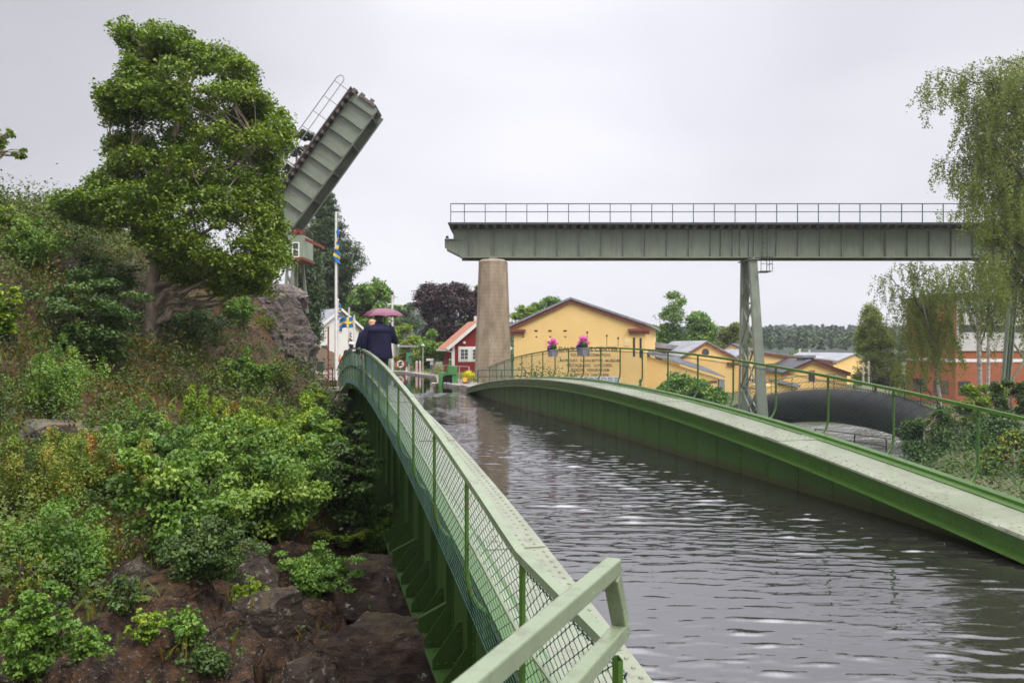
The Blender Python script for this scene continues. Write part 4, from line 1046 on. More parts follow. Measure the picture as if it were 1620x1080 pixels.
b.add([(xa, -0.3, za), (xb, -0.3, zb_), (xb-0.4, 6.5, zb_+0.7), (xa, 6.5, za+0.75)] + [(xa, -0.3, za+0.13), (xb, -0.3, zb_+0.13), (xb-0.4, 6.5, zb_+0.83), (xa, 6.5, za+0.88)], [(3,2,1,0),(4,5,6,7),(0,1,5,4),(1,2,6,5),(2,3,7,6),(3,0,4,7)]); b.build('roof', M['slate'], T)
b = MB()
for k in range(1, 22): t_ = k/22; b.bar((xa+(xb-xa)*t_, -0.3, za+(zb_-za)*t_+0.15), (xa+(xb-xa)*t_-0.3*t_, 6.5, za+0.75+(zb_-za-0.05)*t_+0.16), 0.04, 0.05)
b.build('roof_seams', M['slate'], T)
b = MB(); b.box(q.x(1120), q.x(1134), -0.02, -0.003, q.z(606), q.z(602)); b.build('vent', M['cornice'], T)
b = MB(); b.box(q.x(1137), q.x(1146), -0.15, 2.0, -0.3, q.z(600)); b.build('grey_door', M['slate'], T)
T, q = annex('yellow_shed', 'small yellow gable with a round brown window behind the lean-to', 1117, 92, 1076, 1163, 1117, 566, 541, 14, turn=rad(4))
b = MB(); x, z = q.x(1116), q.z(557); n = 20
V = [(x+0.42*math.cos(k*2*math.pi/n), -0.05, z+0.42*math.sin(k*2*math.pi/n)) for k in range(n)] + [(x+0.42*math.cos(k*2*math.pi/n), -0.003, z+0.42*math.sin(k*2*math.pi/n)) for k in range(n)]
b.add(V, [tuple(range(n))] + [(k, (k+1) % n, n+(k+1) % n, n+k) for k in range(n)]); w = b.build('round_window', M['cornice'], T)
b = MB(); b.add([(x+0.32*math.cos(k*2*math.pi/n), -0.055, z+0.32*math.sin(k*2*math.pi/n)) for k in range(n)], [tuple(range(n))]); b.build('pane', M['glass'], w)
b = MB(); b.box(q.x(1150), q.x(1168), -0.25, -0.01, q.z(578), q.z(573)); b.build('eaves_return', M['cornice'], T)
q = Loc(1060, 100, -3.2); T = thing('grey_shed', 'grey roofed shed with a dark round vent showing behind the lean-to roof', 'building', q.loc, q.rot)
b = MB(); b.box(q.x(1022), q.x(1095), 0, 8, -0.5, q.z(552)); b.build('wall', M['cornice'], T)
b = MB(); b.prism([(q.x(1018), q.z(548)), (q.x(1104), q.z(556)), (q.x(1104), q.z(552)), (q.x(1026), q.z(539)), (q.x(1018), q.z(543))], 'y', -0.5, 8.5); b.build('roof', M['slate'], T)
b = MB(); b.tube([(q.x(1017), 0.2, q.z(536.5)), (q.x(1033), 0.2, q.z(536.5))], 0.3, 10); b.build('round_vent', M['roof_dark'], T)
T, q = annex('black_roofed_house', 'dark roofed house whose black slope shows left of the steel trestle', 1160, 104, 1120, 1205, 1156, 566, 545, 16, rm='roof_dark', verge=False, turn=rad(-20))
T, q = annex('yellow_works', 'long low yellow works building behind the trestle with shallow brown roof edge', 1230, 94, 1150, 1318, 1185, 572, 555, 10, rm='slate')
for p, wd, ya, yb in ((1190, 10, 605, 598), (1218, 14, 585, 575)):
    window(T, q, q.x(p)-wd*q.s/2, q.x(p)+wd*q.s/2, q.z(ya), q.z(yb), nx=3, nz=1, fw=0.08, fmat='roof_dark' if p > 1200 else 'white')
b = MB(); b.bar((q.x(1236), -0.2, q.z(598)), (q.x(1284), -0.2, q.z(572)), 0.1, 0.14); b.build('roof_flashing', M['cornice'], T)
T, q = annex('yellow_gable_house', 'yellow gabled house with a dark red window right of the trestle', 1284, 86, 1240, 1340, 1284, 590, 571, 10, rm='roof_dark')
window(T, q, q.x(1279), q.x(1289), q.z(603), q.z(586), nx=2, nz=3, fw=0.07, fmat='cornice')
b = MB(); b.box(q.x(1281), q.x(1299), 2, 4, q.z(574), q.z(566)); c_ = b.build('ridge_vent', M['roof_dark'], T)
b = MB(); b.box(q.x(1279), q.x(1301), 1.8, 4.2, q.z(566)+0.002, q.z(562)); b.build('vent_hood', M['slate'], c_)
q = Loc(1245, 80, -3.2); T = thing('porch_roof', 'small grey corrugated porch roof on yellow walls below the works', 'porch', q.loc, q.rot)
b = MB(); b.prism([(q.x(1230), q.z(600)), (q.x(1264), q.z(608)), (q.x(1264), q.z(613)), (q.x(1232), q.z(606))], 'y', -0.4, 3); b.build('roof', M['slate'], T)
b = MB(); b.box(q.x(1200), q.x(1262), 0, 2.6, -0.5, q.z(609)); b.build('wall', M['yellow'], T)
T, q = annex('yellow_far_house', 'yellow house with a grey roof slope at the far right end of the works', 1338, 112, 1318, 1380, 1352, 574, 560, 10, turn=rad(25), verge=False)
q = Loc(1316, 118, -3.2); T = thing('yellow_back_house', 'pale yellow wall with flat roof between the gabled house and far house', 'building', q.loc, q.rot)
b = MB(); b.box(q.x(1296), q.x(1325), 0, 8, -0.5, q.z(573)); b.build('wall', M['yellow'], T); b = MB(); b.box(q.x(1294), q.x(1327), -0.3, 8.3, q.z(573)+0.002, q.z(572)); b.build('roof', M['slate'], T)
for p, y0, d_, lab in ((1265, 553, 100, 'thin pale chimney pipe standing left above the yellow works roof'), (1280.5, 555, 101, 'thin pale chimney pipe beside the ridge vent of the works')):
    q = Loc(p, d_, -3.0); T = thing('flue_pipe', lab, 'chimney pipe', q.loc, q.rot); b = MB(); b.tube([(0, 0, 0), (0, 0, q.z(y0))], 0.09, 8); b.build('pipe', M['white_steel'], T); b = MB(); b.tube([(0, 0, q.z(y0)+0.01), (0, 0, q.z(y0)+0.12)], 0.13, 8); b.build('cap', M['white_steel'], T)

# ---- brick and white power station on the right
m, nt, o = new_mat('orange_brick'); l = nt.links.new
t = N(nt, 'TexCoord'); sx = N(nt, 'SeparateXYZ'); l(t.outputs['Object'], sx.inputs[0]); ad = N(nt, 'Math', operation='ADD'); l(sx.outputs['X'], ad.inputs[0]); l(sx.outputs['Y'], ad.inputs[1])
cb = N(nt, 'CombineXYZ'); l(ad.outputs[0], cb.inputs['X']); l(sx.outputs['Z'], cb.inputs['Y'])
br = N(nt, 'TexBrick', Scale=1.0); br.inputs['Brick Width'].default_value = 0.26; br.inputs['Row Height'].default_value = 0.08; br.inputs['Mortar Size'].default_value = 0.008
br.inputs['Color1'].default_value = (0.40, 0.11, 0.034, 1); br.inputs['Color2'].default_value = (0.28, 0.07, 0.026, 1); br.inputs['Mortar'].default_value = (0.25, 0.15, 0.10, 1); l(cb.outputs[0], br.inputs['Vector'])
b_ = N(nt, 'BsdfPrincipled', Roughness=0.85); l(br.outputs['Color'], b_.inputs['Base Color']); l(b_.outputs[0], o.inputs['Surface']); M['brick'] = m
q = Loc(1520, 72, -4.2); T = thing('power_station', 'orange brick and white panelled block behind the birches at the right edge', 'building', q.loc, q.rot)
b = MB(); b.box(q.x(1512), q.x(1740), 0, 9, -1, q.z(470)); b.build('brick_wall', M['brick'], T)
b = MB(); b.box(q.x(1507), q.x(1745), -0.3, 9.3, q.z(470)+0.002, q.z(463)); b.build('roof_edge', M['roof_dark'], T)
b = MB(); b.box(q.x(1513), q.x(1720), -0.12, -0.003, q.z(555), q.z(471)); w = b.build('white_panels', surf('off_white_panels', flat((0.50, 0.49, 0.47), 0.08), rough=0.7), T)
b = MB(); b.box(q.x(1516), q.x(1720), -0.16, -0.123, q.z(525), q.z(514)); b.build('window_band', M['glass'], w)
b = MB(); b.box(q.x(1512)-0.04, q.x(1720), -0.04, -0.004, q.z(572.5), q.z(567.5)); b.box(q.x(1512)-0.04, q.x(1512)-0.004, -0.004, 9, q.z(572.5), q.z(567.5)); b.build('white_stripe', M['white'], T)
for y0_ in (1.2, 5.0): b = MB(); b.box(q.x(1512)-0.03, q.x(1512)-0.003, y0_, y0_+2.6, q.z(625), q.z(603)); b.build('dark_window', M['glass'], T)
for p0, p1 in ((1516, 1535), (1564, 1580), (1620, 1640)):
    b = MB(); b.box(q.x(p0), q.x(p1), -0.03, -0.003, q.z(625), q.z(603)); b.build('dark_window', M['glass'], T)

# ---- red cottage
M['redwood'] = surf('falu_red_boards', [(0.3, (0.17, 0.012, 0.012)), (0.6, (0.23, 0.018, 0.016)), (0.75, (0.27, 0.03, 0.024))], rough=0.85, scale=6, stretch=(3, 3, 0.2), bump=0.2, bscale=14)
M['tile'] = surf('orange_tiles', [(0.3, (0.22, 0.075, 0.04)), (0.5, (0.36, 0.14, 0.075)), (0.7, (0.42, 0.19, 0.12))], rough=0.8, scale=4, detail=8, bump=0.3, bscale=18)
q = Loc(716, 63, 0.16, rad(16)); RC = thing('red_cottage', 'small dark red wooden cottage with white trim and orange tiled roof beside the pier', 'cottage', q.loc, q.rot)
xa = q.x(716); xm = q.x(757); xb = 2*xm - xa; ze = q.z(545, 716); zr = q.z(510, 757)
gable(RC, xa, xb, xm, ze, zr, 0, 3.2, -0.3, 'redwood'); roof(RC, xa, xb, xm, ze, zr+0.02, 0, 3.2, 'tile', th=0.12, oh=0.5, ohy=0.35)
b = MB(); sl = (zr-ze)/(xm-xa)
b.bar((xa-0.5, -0.40, ze-0.5*sl+0.06), (xm, -0.40, zr+0.06), 0.05, 0.24, up=(0, 0, 1)); b.bar((xm, -0.405, zr+0.06), (xb+0.5, -0.405, ze-0.5*sl+0.06), 0.05, 0.24, up=(0, 0, 1)); b.build('bargeboard', M['white'], RC)
b = MB(); b.box(xa-0.62, xa-0.48, -0.3, 3.5, ze-0.5*sl-0.06, ze-0.5*sl+0.06); b.bar((xa-0.53, -0.1, ze-0.5*sl-0.05), (xa-0.03, -0.1, ze-0.55), 0.09); b.bar((xa-0.05, -0.1, ze-0.5), (xa-0.05, -0.1, 0.0), 0.09); b.build('gutter', M['white'], RC)
b = MB(); b.box(xa-0.02, xa+0.16, -0.03, 0.16, -0.3, ze-0.05); b.build('corner_board', M['white'], RC)
b = MB(); xw0, xw1 = q.x(725), q.x(765); b.box(xw0, xw1, -0.04, -0.003, q.z(572, 740), q.z(548, 740)); wt = b.build('window_surround', M['white'], RC)
for p0, p1 in ((727.5, 741), (746.5, 760)): window(RC, q, q.x(p0), q.x(p1), q.z(569, 735), q.z(551.5, 735), yf=-0.042, nx=2, nz=3, fw=0.06)
b = MB(); b.ball((q.x(734), -0.1, q.z(542, 734)), 0.12, 0.08, 0.1); b.build('wall_lamp', M['white'], RC)
b = MB(); b.box(-0.2+xa+2.3, xa+2.6, 1.6, 1.85, zr-0.4, zr+0.55); b.build('flue', M['white_steel'], RC)

# ---- white house by the left bank
q = Loc(537, 80, 0.3, rad(-42)); WH = thing('white_house', 'white gabled house with grey roof on the left bank behind the flagpoles', 'house', q.loc, q.rot)
hw, ln = 3.4, 8.5; ze, zr = 3.15, 5.85 - 0.3
xm = 0.0
gable(WH, -ln, 0.0, -ln, 0, 0, 0, 0.01, 0, 'white') if False else None
b = MB()   # ridge along local x: gable end faces +x, long side faces -y
b.prism([(-hw, -0.3), (hw, -0.3), (hw, ze), (0, zr), (-hw, ze)], 'x', -ln, 0); b.build('wall', M['white'], WH)
b = MB(); s_ = (zr-ze)/hw
b.prism([(-hw-0.4, ze-0.4*s_+0.01), (0, zr+0.01), (0, zr+0.14), (-hw-0.4, ze-0.4*s_+0.14)], 'x', -ln-0.3, 0.35)
b.prism([(hw+0.4, ze-0.4*s_+0.01), (hw+0.4, ze-0.4*s_+0.14), (0.002, zr+0.141), (0.002, zr+0.011)], 'x', -ln-0.3, 0.35); b.build('roof', M['slate'], WH)
b = MB(); b.bar((0.37, -hw-0.4, ze-0.4*s_+0.05), (0.37, 0, zr+0.06), 0.06, 0.22); b.bar((0.372, 0, zr+0.06), (0.372, hw+0.4, ze-0.4*s_+0.05), 0.06, 0.22); b.build('bargeboard', M['white'], WH)
def swin(x0, x1, z0, z1, name='window'):
    b = MB(); b.box(x0, x1, -hw-0.05, -hw-0.003, z0, z1); w = b.build(name, M['white'], WH); b = MB(); b.box(x0+0.07, x1-0.07, -hw-0.06, -hw-0.052, z0+0.07, z1-0.07); b.build('pane', M['glass'], w)
swin(-3.6, -2.0, 0.95, 2.2); swin(-1.2, -0.5, 0.9, 2.2); swin(-5.6, -4.6, 0.95, 2.2)
b = MB(); b.box(-2.3, -1.3, -hw-0.06, -hw-0.003, 2.55, 2.85); b.build('name_board', M['dark'], WH)
for y0, z0, z1 in ((-0.5, 3.4, 4.4), (-2.2, 0.9, 2.2), (1.2, 0.9, 2.2)):
    b = MB(); b.box(0.003, 0.05, y0, y0+0.85, z0, z1); w = b.build('gable_window', M['white'], WH); b = MB(); b.box(0.052, 0.06, y0+0.08, y0+0.77, z0+0.08, z1-0.08); b.build('pane', M['glass'], w)
# ================================================================ FLAGS
M['flagblue'] = surf('flag_blue', flat((0.02, 0.14, 0.38)), rough=0.8)
M['flagyellow'] = surf('flag_yellow', flat((0.75, 0.52, 0.02)), rough=0.8)
M['polewhite'] = surf('white_pole', flat((0.66, 0.65, 0.63)), rough=0.35)
def flag_mesh(name, parent, H, Lf, mode, seed=1):
    """blue cloth with a yellow cross; origin at the upper hoist corner; 'fly' streams towards -x, 'hang' droops down"""
    rng = np.random.RandomState(seed); nu, nv = 32, 20
    V = []; Fc = []; mi = []
    for i in range(nu+1):
        for j in range(nv+1):
            u, v = i/nu, j/nv
            if mode == 'fly':
                x = -u*Lf*0.92; z = -v*H - 0.33*u*u*Lf*0.55 - 0.04*math.sin(u*7); y = 0.14*math.sin(u*8 + v*1.5)*u**0.6
            else:
                f = 0.17*math.sin(u*14 + v*1.2)*(0.55+0.45*u)
                x = f + 0.04*math.sin(v*7); y = 0.16*math.cos(u*17+v*2.3)*(0.25+u) ; z = -v*H*(1-0.45*u) - u*Lf*0.86
            V.append((x, y, z))
    for i in range(nu):
        for j in range(nv):
            Fc.append((i*(nv+1)+j, (i+1)*(nv+1)+j, (i+1)*(nv+1)+j+1, i*(nv+1)+j+1))
            mi.append(1 if 10 <= i < 14 or 8 <= j < 12 else 0)
    o = mesh_obj(name, V, Fc, M['flagblue'], parent, smooth=True)
    o.data.materials.append(M['flagyellow']); o.data.polygons.foreach_set('material_index', np.array(mi, dtype=np.int32))
    return o
def flagpole(label, p, d, ytop, zb, r=0.05, name='flagpole'):
    h = HC + (547-ytop)/F*d - zb
    P = thing(name, label, 'flagpole', tuple(WG(p, d, zb)), (0, 0, -YAW))
    b = MB(); b.tube([(0, 0, 0), (0, 0, h*0.5), (0, 0, h)], [r*1.25, r, r*0.7], 10); b.build('pole', M['polewhite'], P)
    b = MB(); b.ball((0, 0, h+r*1.1), r*1.5); b.build('finial', M['black_steel'] if r > 0.055 else M['polewhite'], P)
    b = MB(); b.tube([(r*1.6, -0.02, 1.0), (r*1.5, -0.02, h*0.98)], 0.008, 4); b.build('halyard', M['polewhite'], P)
    return P, h
def flag(label, P, h, drop, H, Lf, mode, seed, dx):
    o = thing('flag', label, 'flag', P.location + Vector((dx*CY, -dx*SY, h - drop)), (0, 0, -YAW))
    flag_mesh('cloth', o, H, Lf, mode, seed); b = MB(); b.tube([(0.0, 0, 0.02), (0.0, 0, -H)], 0.012, 5); b.build('hoist_cord', M['polewhite'], o); return o
P, h = flagpole('tallest white flagpole with dark ball top by the left bank path', 531.5, 42.0, 334, 0.62, 0.065)
flag('blue and yellow flag hanging limp down the tallest flagpole', P, h, 0.72, 1.20, 1.60, 'hang', 2, 0.03)
P, h = flagpole('white flagpole just right of the tallest one, with furled flag', 534.6, 52.0, 476, 0.6, 0.055)
flag('small furled blue and yellow flag half hidden by the tallest pole', P, h, 0.1, 0.6, 0.8, 'hang', 3, 0.08)
P, h = flagpole('thin white flagpole crossing behind the waving flag', 552, 60.0, 485, 0.6, 0.06)
P, h = flagpole('short white flagpole whose flag waves to the left', 560.3, 56.0, 497, 0.6, 0.06)
flag('blue and yellow flag waving out to the left', P, h, 0.15, 0.72, 1.05, 'fly', 5, -0.07)
flag('pale furled flag hanging low on the thin pole behind', [o for o in bpy.data.objects if o.get('label', '').startswith('thin white flagpole')][0], HC+(547-524)/F*60-0.6, 0.0, 0.4, 0.7, 'hang', 7, 0.07)
P, h = flagpole('white flagpole rising behind the plum umbrella', 620.5, 66.0, 466, 0.4, 0.085)
flag('blue and yellow flag hanging beside the umbrella rim', P, h, 1.35, 0.65, 0.8, 'hang', 9, -0.14)

# ================================================================ LOCK SIDE
M['grey_metal'] = surf('grey_metal', flat((0.32, 0.32, 0.31)), rough=0.4)
M['sign_red'] = surf('sign_red', flat((0.55, 0.05, 0.03)), rough=0.4)
M['sign_green'] = paint('signal_green', (0.075, 0.27, 0.14), rough=0.4)
M['gear_green'] = paint('gear_green', (0.07, 0.24, 0.07), rough=0.4)
M['orange'] = surf('orange_plastic', flat((0.62, 0.16, 0.03)), rough=0.4)
M['pinkpost'] = surf('pinkish_post', flat((0.45, 0.34, 0.32)), rough=0.7)
M['blue'] = surf('blue_paint', flat((0.06, 0.16, 0.34)), rough=0.5)
def ring_pts(r, n, z0=0): return [(r*math.cos(2*math.pi*k/n), r*math.sin(2*math.pi*k/n)) for k in range(n)]
q = Loc(633.5, 75.5, 0.14); T = thing('water_sign', 'round white sign with red rim and slanted black figure at the water edge', 'sign', q.loc, q.rot)
zc = q.z(575.5); R_ = 7.2*q.s
b = MB(); n = 24; b.add([(R_*0.80*c, -0.03, zc+R_*0.80*s_) for c, s_ in ring_pts(1, n)] + [(R_*0.8*c, 0.0, zc+R_*0.8*s_) for c, s_ in ring_pts(1, n)], [tuple(range(n))[::-1], tuple(range(n, 2*n))] + [(k, (k+1) % n, n+(k+1) % n, n+k) for k in range(n)]); b.build('disc', M['white'], T)
for a0 in (-55, 125):
    b = MB(); V = []
    for k in range(13):
        a = rad(a0 + 110*k/12)
        for rr in (R_*0.76, R_*1.0):
            for yy in (-0.05, 0.01): V.append((rr*math.cos(a), yy, zc+rr*math.sin(a)))
    Fc = []
    for k in range(12):
        i = 4*k; Fc += [(i, i+4, i+6, i+2), (i+1, i+3, i+7, i+5), (i, i+1, i+5, i+4), (i+2, i+6, i+7, i+3)]
    b.add(V, Fc); b.build('red_rim', M['sign_red'], T)
b = MB(); b.bar((-R_*0.5, -0.045, zc+R_*0.12), (R_*0.35, -0.045, zc+R_*0.5), 0.02, 0.11); b.bar((R_*0.35, -0.045, zc+R_*0.45), (-R_*0.35, -0.045, zc-R_*0.35), 0.02, 0.10); b.bar((-R_*0.4, -0.045, zc-R_*0.4), (R_*0.5, -0.045, zc-R_*0.15), 0.02, 0.11); b.build('black_figure', M['black_steel'], T)
b = MB(); b.tube([(0, 0.05, 0), (0, 0.05, zc)], 0.035, 7); b.build('post', M['grey_metal'], T)
q = Loc(647, 72, 0.14); T = thing('signal_post', 'green signal cabinet on a post under a grey crossbar with white ends', 'signal', q.loc, q.rot)
b = MB(); b.box(q.x(643), q.x(651.5), -0.2, 0.2, q.z(572.5), q.z(557.5)); c_ = b.build('cabinet', M['sign_green'], T)
b = MB(); b.ball((q.x(649), -0.2, q.z(564)), 0.1, 0.06, 0.1); b.build('lamp_hole', M['black_steel'], c_)
b = MB(); b.box(q.x(645.5), q.x(649), -0.1, 0.12, 0, q.z(572.5)-0.003); b.build('pedestal', M['grey_metal'], T)
b = MB(); b.tube([(0, 0, q.z(557.5)+0.003), (0, 0, q.z(549.2))], 0.05, 8); b.build('post', M['black_steel'], T)
b = MB(); b.box(q.x(631.5), q.x(659), -0.09, 0.09, q.z(549), q.z(545.8)); c_ = b.build('crossbar', M['grey_metal'], T)
for p in (630.6, 660): b = MB(); b.ball((q.x(p), 0, q.z(547.4)), 0.10, 0.13, 0.12); b.build('white_end', M['polewhite'], c_)
q = Loc(669, 68.5, 0.14); T = thing('lamp_post', 'slim grey lamp post with white head on the lock quay', 'street lamp', q.loc, q.rot)
b = MB(); b.tube([(0, 0, 0), (0, 0, q.z(548))], [0.06, 0.045], 8); b.build('post', M['grey_metal'], T)
b = MB(); b.lathe((0, 0, q.z(548)), [(0.05, 0), (0.13, 0.05), (0.14, 0.14), (0.07, 0.2), (0.0, 0.21)], 10); b.build('lamp_head', M['polewhite'], T)
q = Loc(681, 66, 0.14); T = thing('notice_stand', 'white topped notice stand with a blue panel on the lock quay', 'notice board', q.loc, q.rot)
b = MB(); b.box(q.x(674.5), q.x(686), -0.12, 0.12, q.z(570.5), q.z(567)); b.build('top_board', M['polewhite'], T)
b = MB(); b.box(q.x(680.5), q.x(685.5), -0.05, 0.05, q.z(577), q.z(570.5)-0.002); b.build('white_panel', M['polewhite'], T)
b = MB(); b.box(q.x(680.8), q.x(683.8), -0.05, 0.05, q.z(586), q.z(577)-0.002); b.build('blue_panel', M['blue'], T)
for p in (681, 685): b = MB(); b.tube([(q.x(p), 0.08, 0), (q.x(p), 0.08, q.z(570))], 0.03, 6); b.build('leg', M['grey_metal'], T)
for p, lab in ((659, 'pinkish wooden bollard left of the lamp post'), (664.5, 'pinkish wooden bollard right beside the lamp post')):
    q = Loc(p, 70, 0.14); T = thing('bollard', lab, 'bollard', q.loc, q.rot, group='bollards on the lock quay'); b = MB(); b.lathe((0, 0, 0), [(0.11, 0), (0.10, q.z(573)), (0.075, q.z(571)), (0, q.z(570.5))], 9); b.build('body', M['pinkpost'], T)
q = Loc(643.5, 72, 0.14); T = thing('marker_cone', 'small pale cone standing at the quay edge beside the round sign', 'cone', q.loc, q.rot)
b = MB(); b.lathe((0, 0, 0), [(0.2, 0), (0.2, 0.04), (0.13, 0.05), (0.05, 0.42), (0, 0.44)], 10); b.build('cone', M['pinkpost'], T)
# gate gear
q = Loc(710, 50, 0.05); T = thing('gate_gear', 'bright green sluice gate gear frame standing at the quay edge', 'lock gear', q.loc, q.rot)
b = MB(); b.box(q.x(709), q.x(723), -0.35, 0.35, q.z(592), q.z(579)); c_ = b.build('gear_box', M['gear_green'], T)
b = MB(); b.tube([(q.x(706), 0, q.z(588)), (q.x(711), 0, q.z(577)), (q.x(712), 0, q.z(570))], 0.05, 7); b.ball((q.x(712), 0, q.z(569.5)), 0.09); b.build('crank', M['gear_green'], c_)
b = MB(); b.prism([(q.x(694), q.z(612)), (q.x(699.5), q.z(612)), (q.x(701), q.z(595)), (q.x(709), q.z(592)), (q.x(709), q.z(588.5)), (q.x(697), q.z(589.5)), (q.x(694), q.z(594))], 'y', -0.2, 0.2); b.build('frame_leg', M['gear_green'], T)
b = MB(); b.box(q.x(716), q.x(724), -0.3, 0.3, q.z(612.5), q.z(592)-0.003); b.build('frame_leg', M['gear_green'], T)
b = MB(); b.box(q.x(700), q.x(716)-0.003, 0.1, 0.3, q.z(612), q.z(593)); b.build('dark_plate', M['black_steel'], T)
b = MB(); b.box(q.x(702), q.x(706), -0.05, 0.05, q.z(607), q.z(604.5)); b.box(q.x(707.5), q.x(711), -0.05, 0.05, q.z(607), q.z(604.5)); b.build('white_marks', M['polewhite'], T)
q = Loc(693, 50.5, 0.0); T = thing('jetty', 'short pale plank jetty with a rusty edge under the green gear', 'jetty', q.loc, q.rot)
b = MB(); b.box(q.x(681), q.x(735), -0.3, 1.4, q.z(611), q.z(606)); b.build('deck', M['stone'], T); b = MB(); b.box(q.x(691), q.x(699), -0.33, -0.303, q.z(611), q.z(607)); b.build('rusty_edge', M['rust'], T)
for p in (683, 712, 733): b = MB(); b.tube([(q.x(p), 0.2, -1.5), (q.x(p), 0.2, q.z(611)-0.002)], 0.09, 8); b.build('pile', M['sleeper'], T)
# railings on the quay
def rail_fence(name, label, pts, h, mat, bars=2, step=1.6, wire=False):
    T = thing(name, label, 'railing', tuple(pts[0])); o0 = Vector(pts[0])
    for k in range(bars):
        b = MB(o0)
        for a, c in zip(pts[:-1], pts[1:]): b.bar(Vector(a)+Vector((0,0,h*(1-k*0.5))), Vector(c)+Vector((0,0,h*(1-k*0.5))), 0.045)
        b.build('rail', mat, T)
    for a, c in zip(pts[:-1], pts[1:]):
        a, c = Vector(a), Vector(c); n = max(1, int((c-a).length/step))
        for i in range(n+1): p = a.lerp(c, i/n); b = MB(o0); b.bar(p, p+Vector((0,0,h)), 0.05); b.build('post', mat, T)
    return T
rail_fence('quay_railing', 'pale wooden railing along the lock quay in front of the cottage', [WG(688, 57, 0.14), WG(712, 54, 0.14), WG(742, 51, 0.14)], 0.95, M['pinkpost'])
rail_fence('end_railing', 'teal green railing at the far end of the right walkway', [WG(756, 44.6, 0.35), WG(831, 45.5, 0.35)], 0.72, M['wire'], bars=2, step=1.0)
rail_fence('path_railing', 'thin dark two bar railing across the left bank path by the cliff', [WG(458, 40, 0.55), WG(526, 42.2, 0.62)], 0.62, M['black_steel'], step=2.0)
q = Loc(519.5, 41, 0.5); T = thing('rusty_post', 'thin rusty brown pole left of the tallest flagpole', 'pole', q.loc, q.rot); b = MB(); b.tube([(0, 0, -1.2), (0, 0, q.z(518))], 0.04, 7); b.build('pole', M['rust'], T); b = MB(); b.tube([(0, 0, q.z(518)), (0, 0, q.z(518)+0.05)], 0.05, 7); b.build('cap', M['rust'], T)
q = Loc(507, 56, 0.62); T = thing('litter_bin', 'dark green litter bin standing on the left bank path', 'bin', q.loc, q.rot); b = MB(); b.box(-0.22, 0.22, -0.2, 0.2, 0.05, q.z(573.5)); b.build('bin_body', surf('dark_green', flat((0.02, 0.045, 0.03))), T); b = MB(); b.box(-0.25, 0.25, -0.23, 0.23, q.z(573.5)+0.002, q.z(572.5)+0.02); b.build('lid', M['black_steel'], T)
q = Loc(490, 60, 0.62); T = thing('red_crate', 'red crate on the path at the foot of the dark conifers', 'crate', q.loc, q.rot); b = MB(); b.box(-0.25, 0.2, -0.2, 0.2, 0, 0.5); b.build('crate_body', M['sign_red'], T); b = MB(); b.box(-0.27, 0.22, -0.22, 0.22, 0.5, 0.55); b.build('rim', M['sign_red'], T)
q = Loc(538.5, 43.5, 0.62); T = thing('marker_post', 'orange topped marker post at the far end of the left walkway', 'marker post', q.loc, q.rot); b = MB(); b.tube([(0, 0, -0.2), (0, 0, q.z(571))], 0.05, 8); b.build('post', M['grey_metal'], T); b = MB(); b.lathe((0, 0, q.z(572)), [(0.10, 0), (0.11, 0.06), (0.09, 0.28), (0, 0.32)], 9); b.build('orange_top', M['orange'], T)
# yellow flower tub by the pier
q = Loc(738, 49, 0.14); T = thing('flower_tub', 'low tub of yellow flowers with an orange disc at the foot of the pier', 'flower tub', q.loc, q.rot)
b = MB(); b.lathe((0, 0, 0), [(0.2, 0), (0.28, 0.3), (0.3, 0.34), (0.24, 0.3)], 12); b.build('tub', M['concrete'], T)
M['yflower'] = leafmat('yellow_flowers', [(0, (0.35, 0.42, 0.03)), (0.5, (0.55, 0.52, 0.03)), (1, (0.7, 0.6, 0.05))]); rng = np.random.RandomState(3)
c, d = blob_pts((0.12, 0, 0.5), (0.42, 0.35, 0.30), 900, rng); V, Fc = cards(c, d, 0.07*np.ones(900), rng); mesh_obj('flowers', V, Fc, M['yflower'], T, tint=rng.rand(900))
b = MB(); b.add([(-0.08+0.14*math.cos(k*0.5236), -0.33, 0.25+0.14*math.sin(k*0.5236)) for k in range(12)] + [(-0.08+0.14*math.cos(k*0.5236), -0.30, 0.25+0.14*math.sin(k*0.5236)) for k in range(12)], [tuple(range(12))[::-1]] + [(k, (k+1) % 12, 12+(k+1) % 12, 12+k) for k in range(12)]); b.build('orange_disc', surf('orange_disc', flat((0.75, 0.42, 0.06))), T)

# ================================================================ BLACK PENSTOCK, PIPES, POLES ON THE RIGHT
M['tar'] = surf('tarred_pipe', [(0.3, (0.006, 0.006, 0.007)), (0.55, (0.014, 0.012, 0.013)), (0.75, (0.03, 0.024, 0.025))], rough=0.62, scale=2.0, detail=8, bump=0.35, bscale=6, spec=0.3, stain=(0.045, 0.03, 0.026), stain_at=(0.58, 0.72))
PS = thing('penstock', 'huge black tarred water pipe curving over the river behind the wire fence', 'pipe', tuple(WG(1320, 56, -4.5)))
po = PS.location
ctl = [W(1150, 668, 66), W(1220, 648, 61), W(1300, 641, 57), W(1375, 648, 52), W(1436, 664, 48), W(1500, 698, 43), W(1575, 760, 38)]
def spline(P, n=12):
    o = []
    for i in range(len(P)-1):
        p0, p1, p2, p3 = P[max(i-1, 0)], P[i], P[i+1], P[min(i+2, len(P)-1)]
        for k in range(n):
            t = k/n; o.append(0.5*((2*p1) + (p2-p0)*t + (2*p0-5*p1+4*p2-p3)*t*t + (3*p1-p0-3*p2+p3)*t**3))
    return o + [P[-1]]
pp = spline(ctl); b = MB(po); b.tube(pp, 1.14, 28); b.build('pipe_shell', M['tar'], PS)
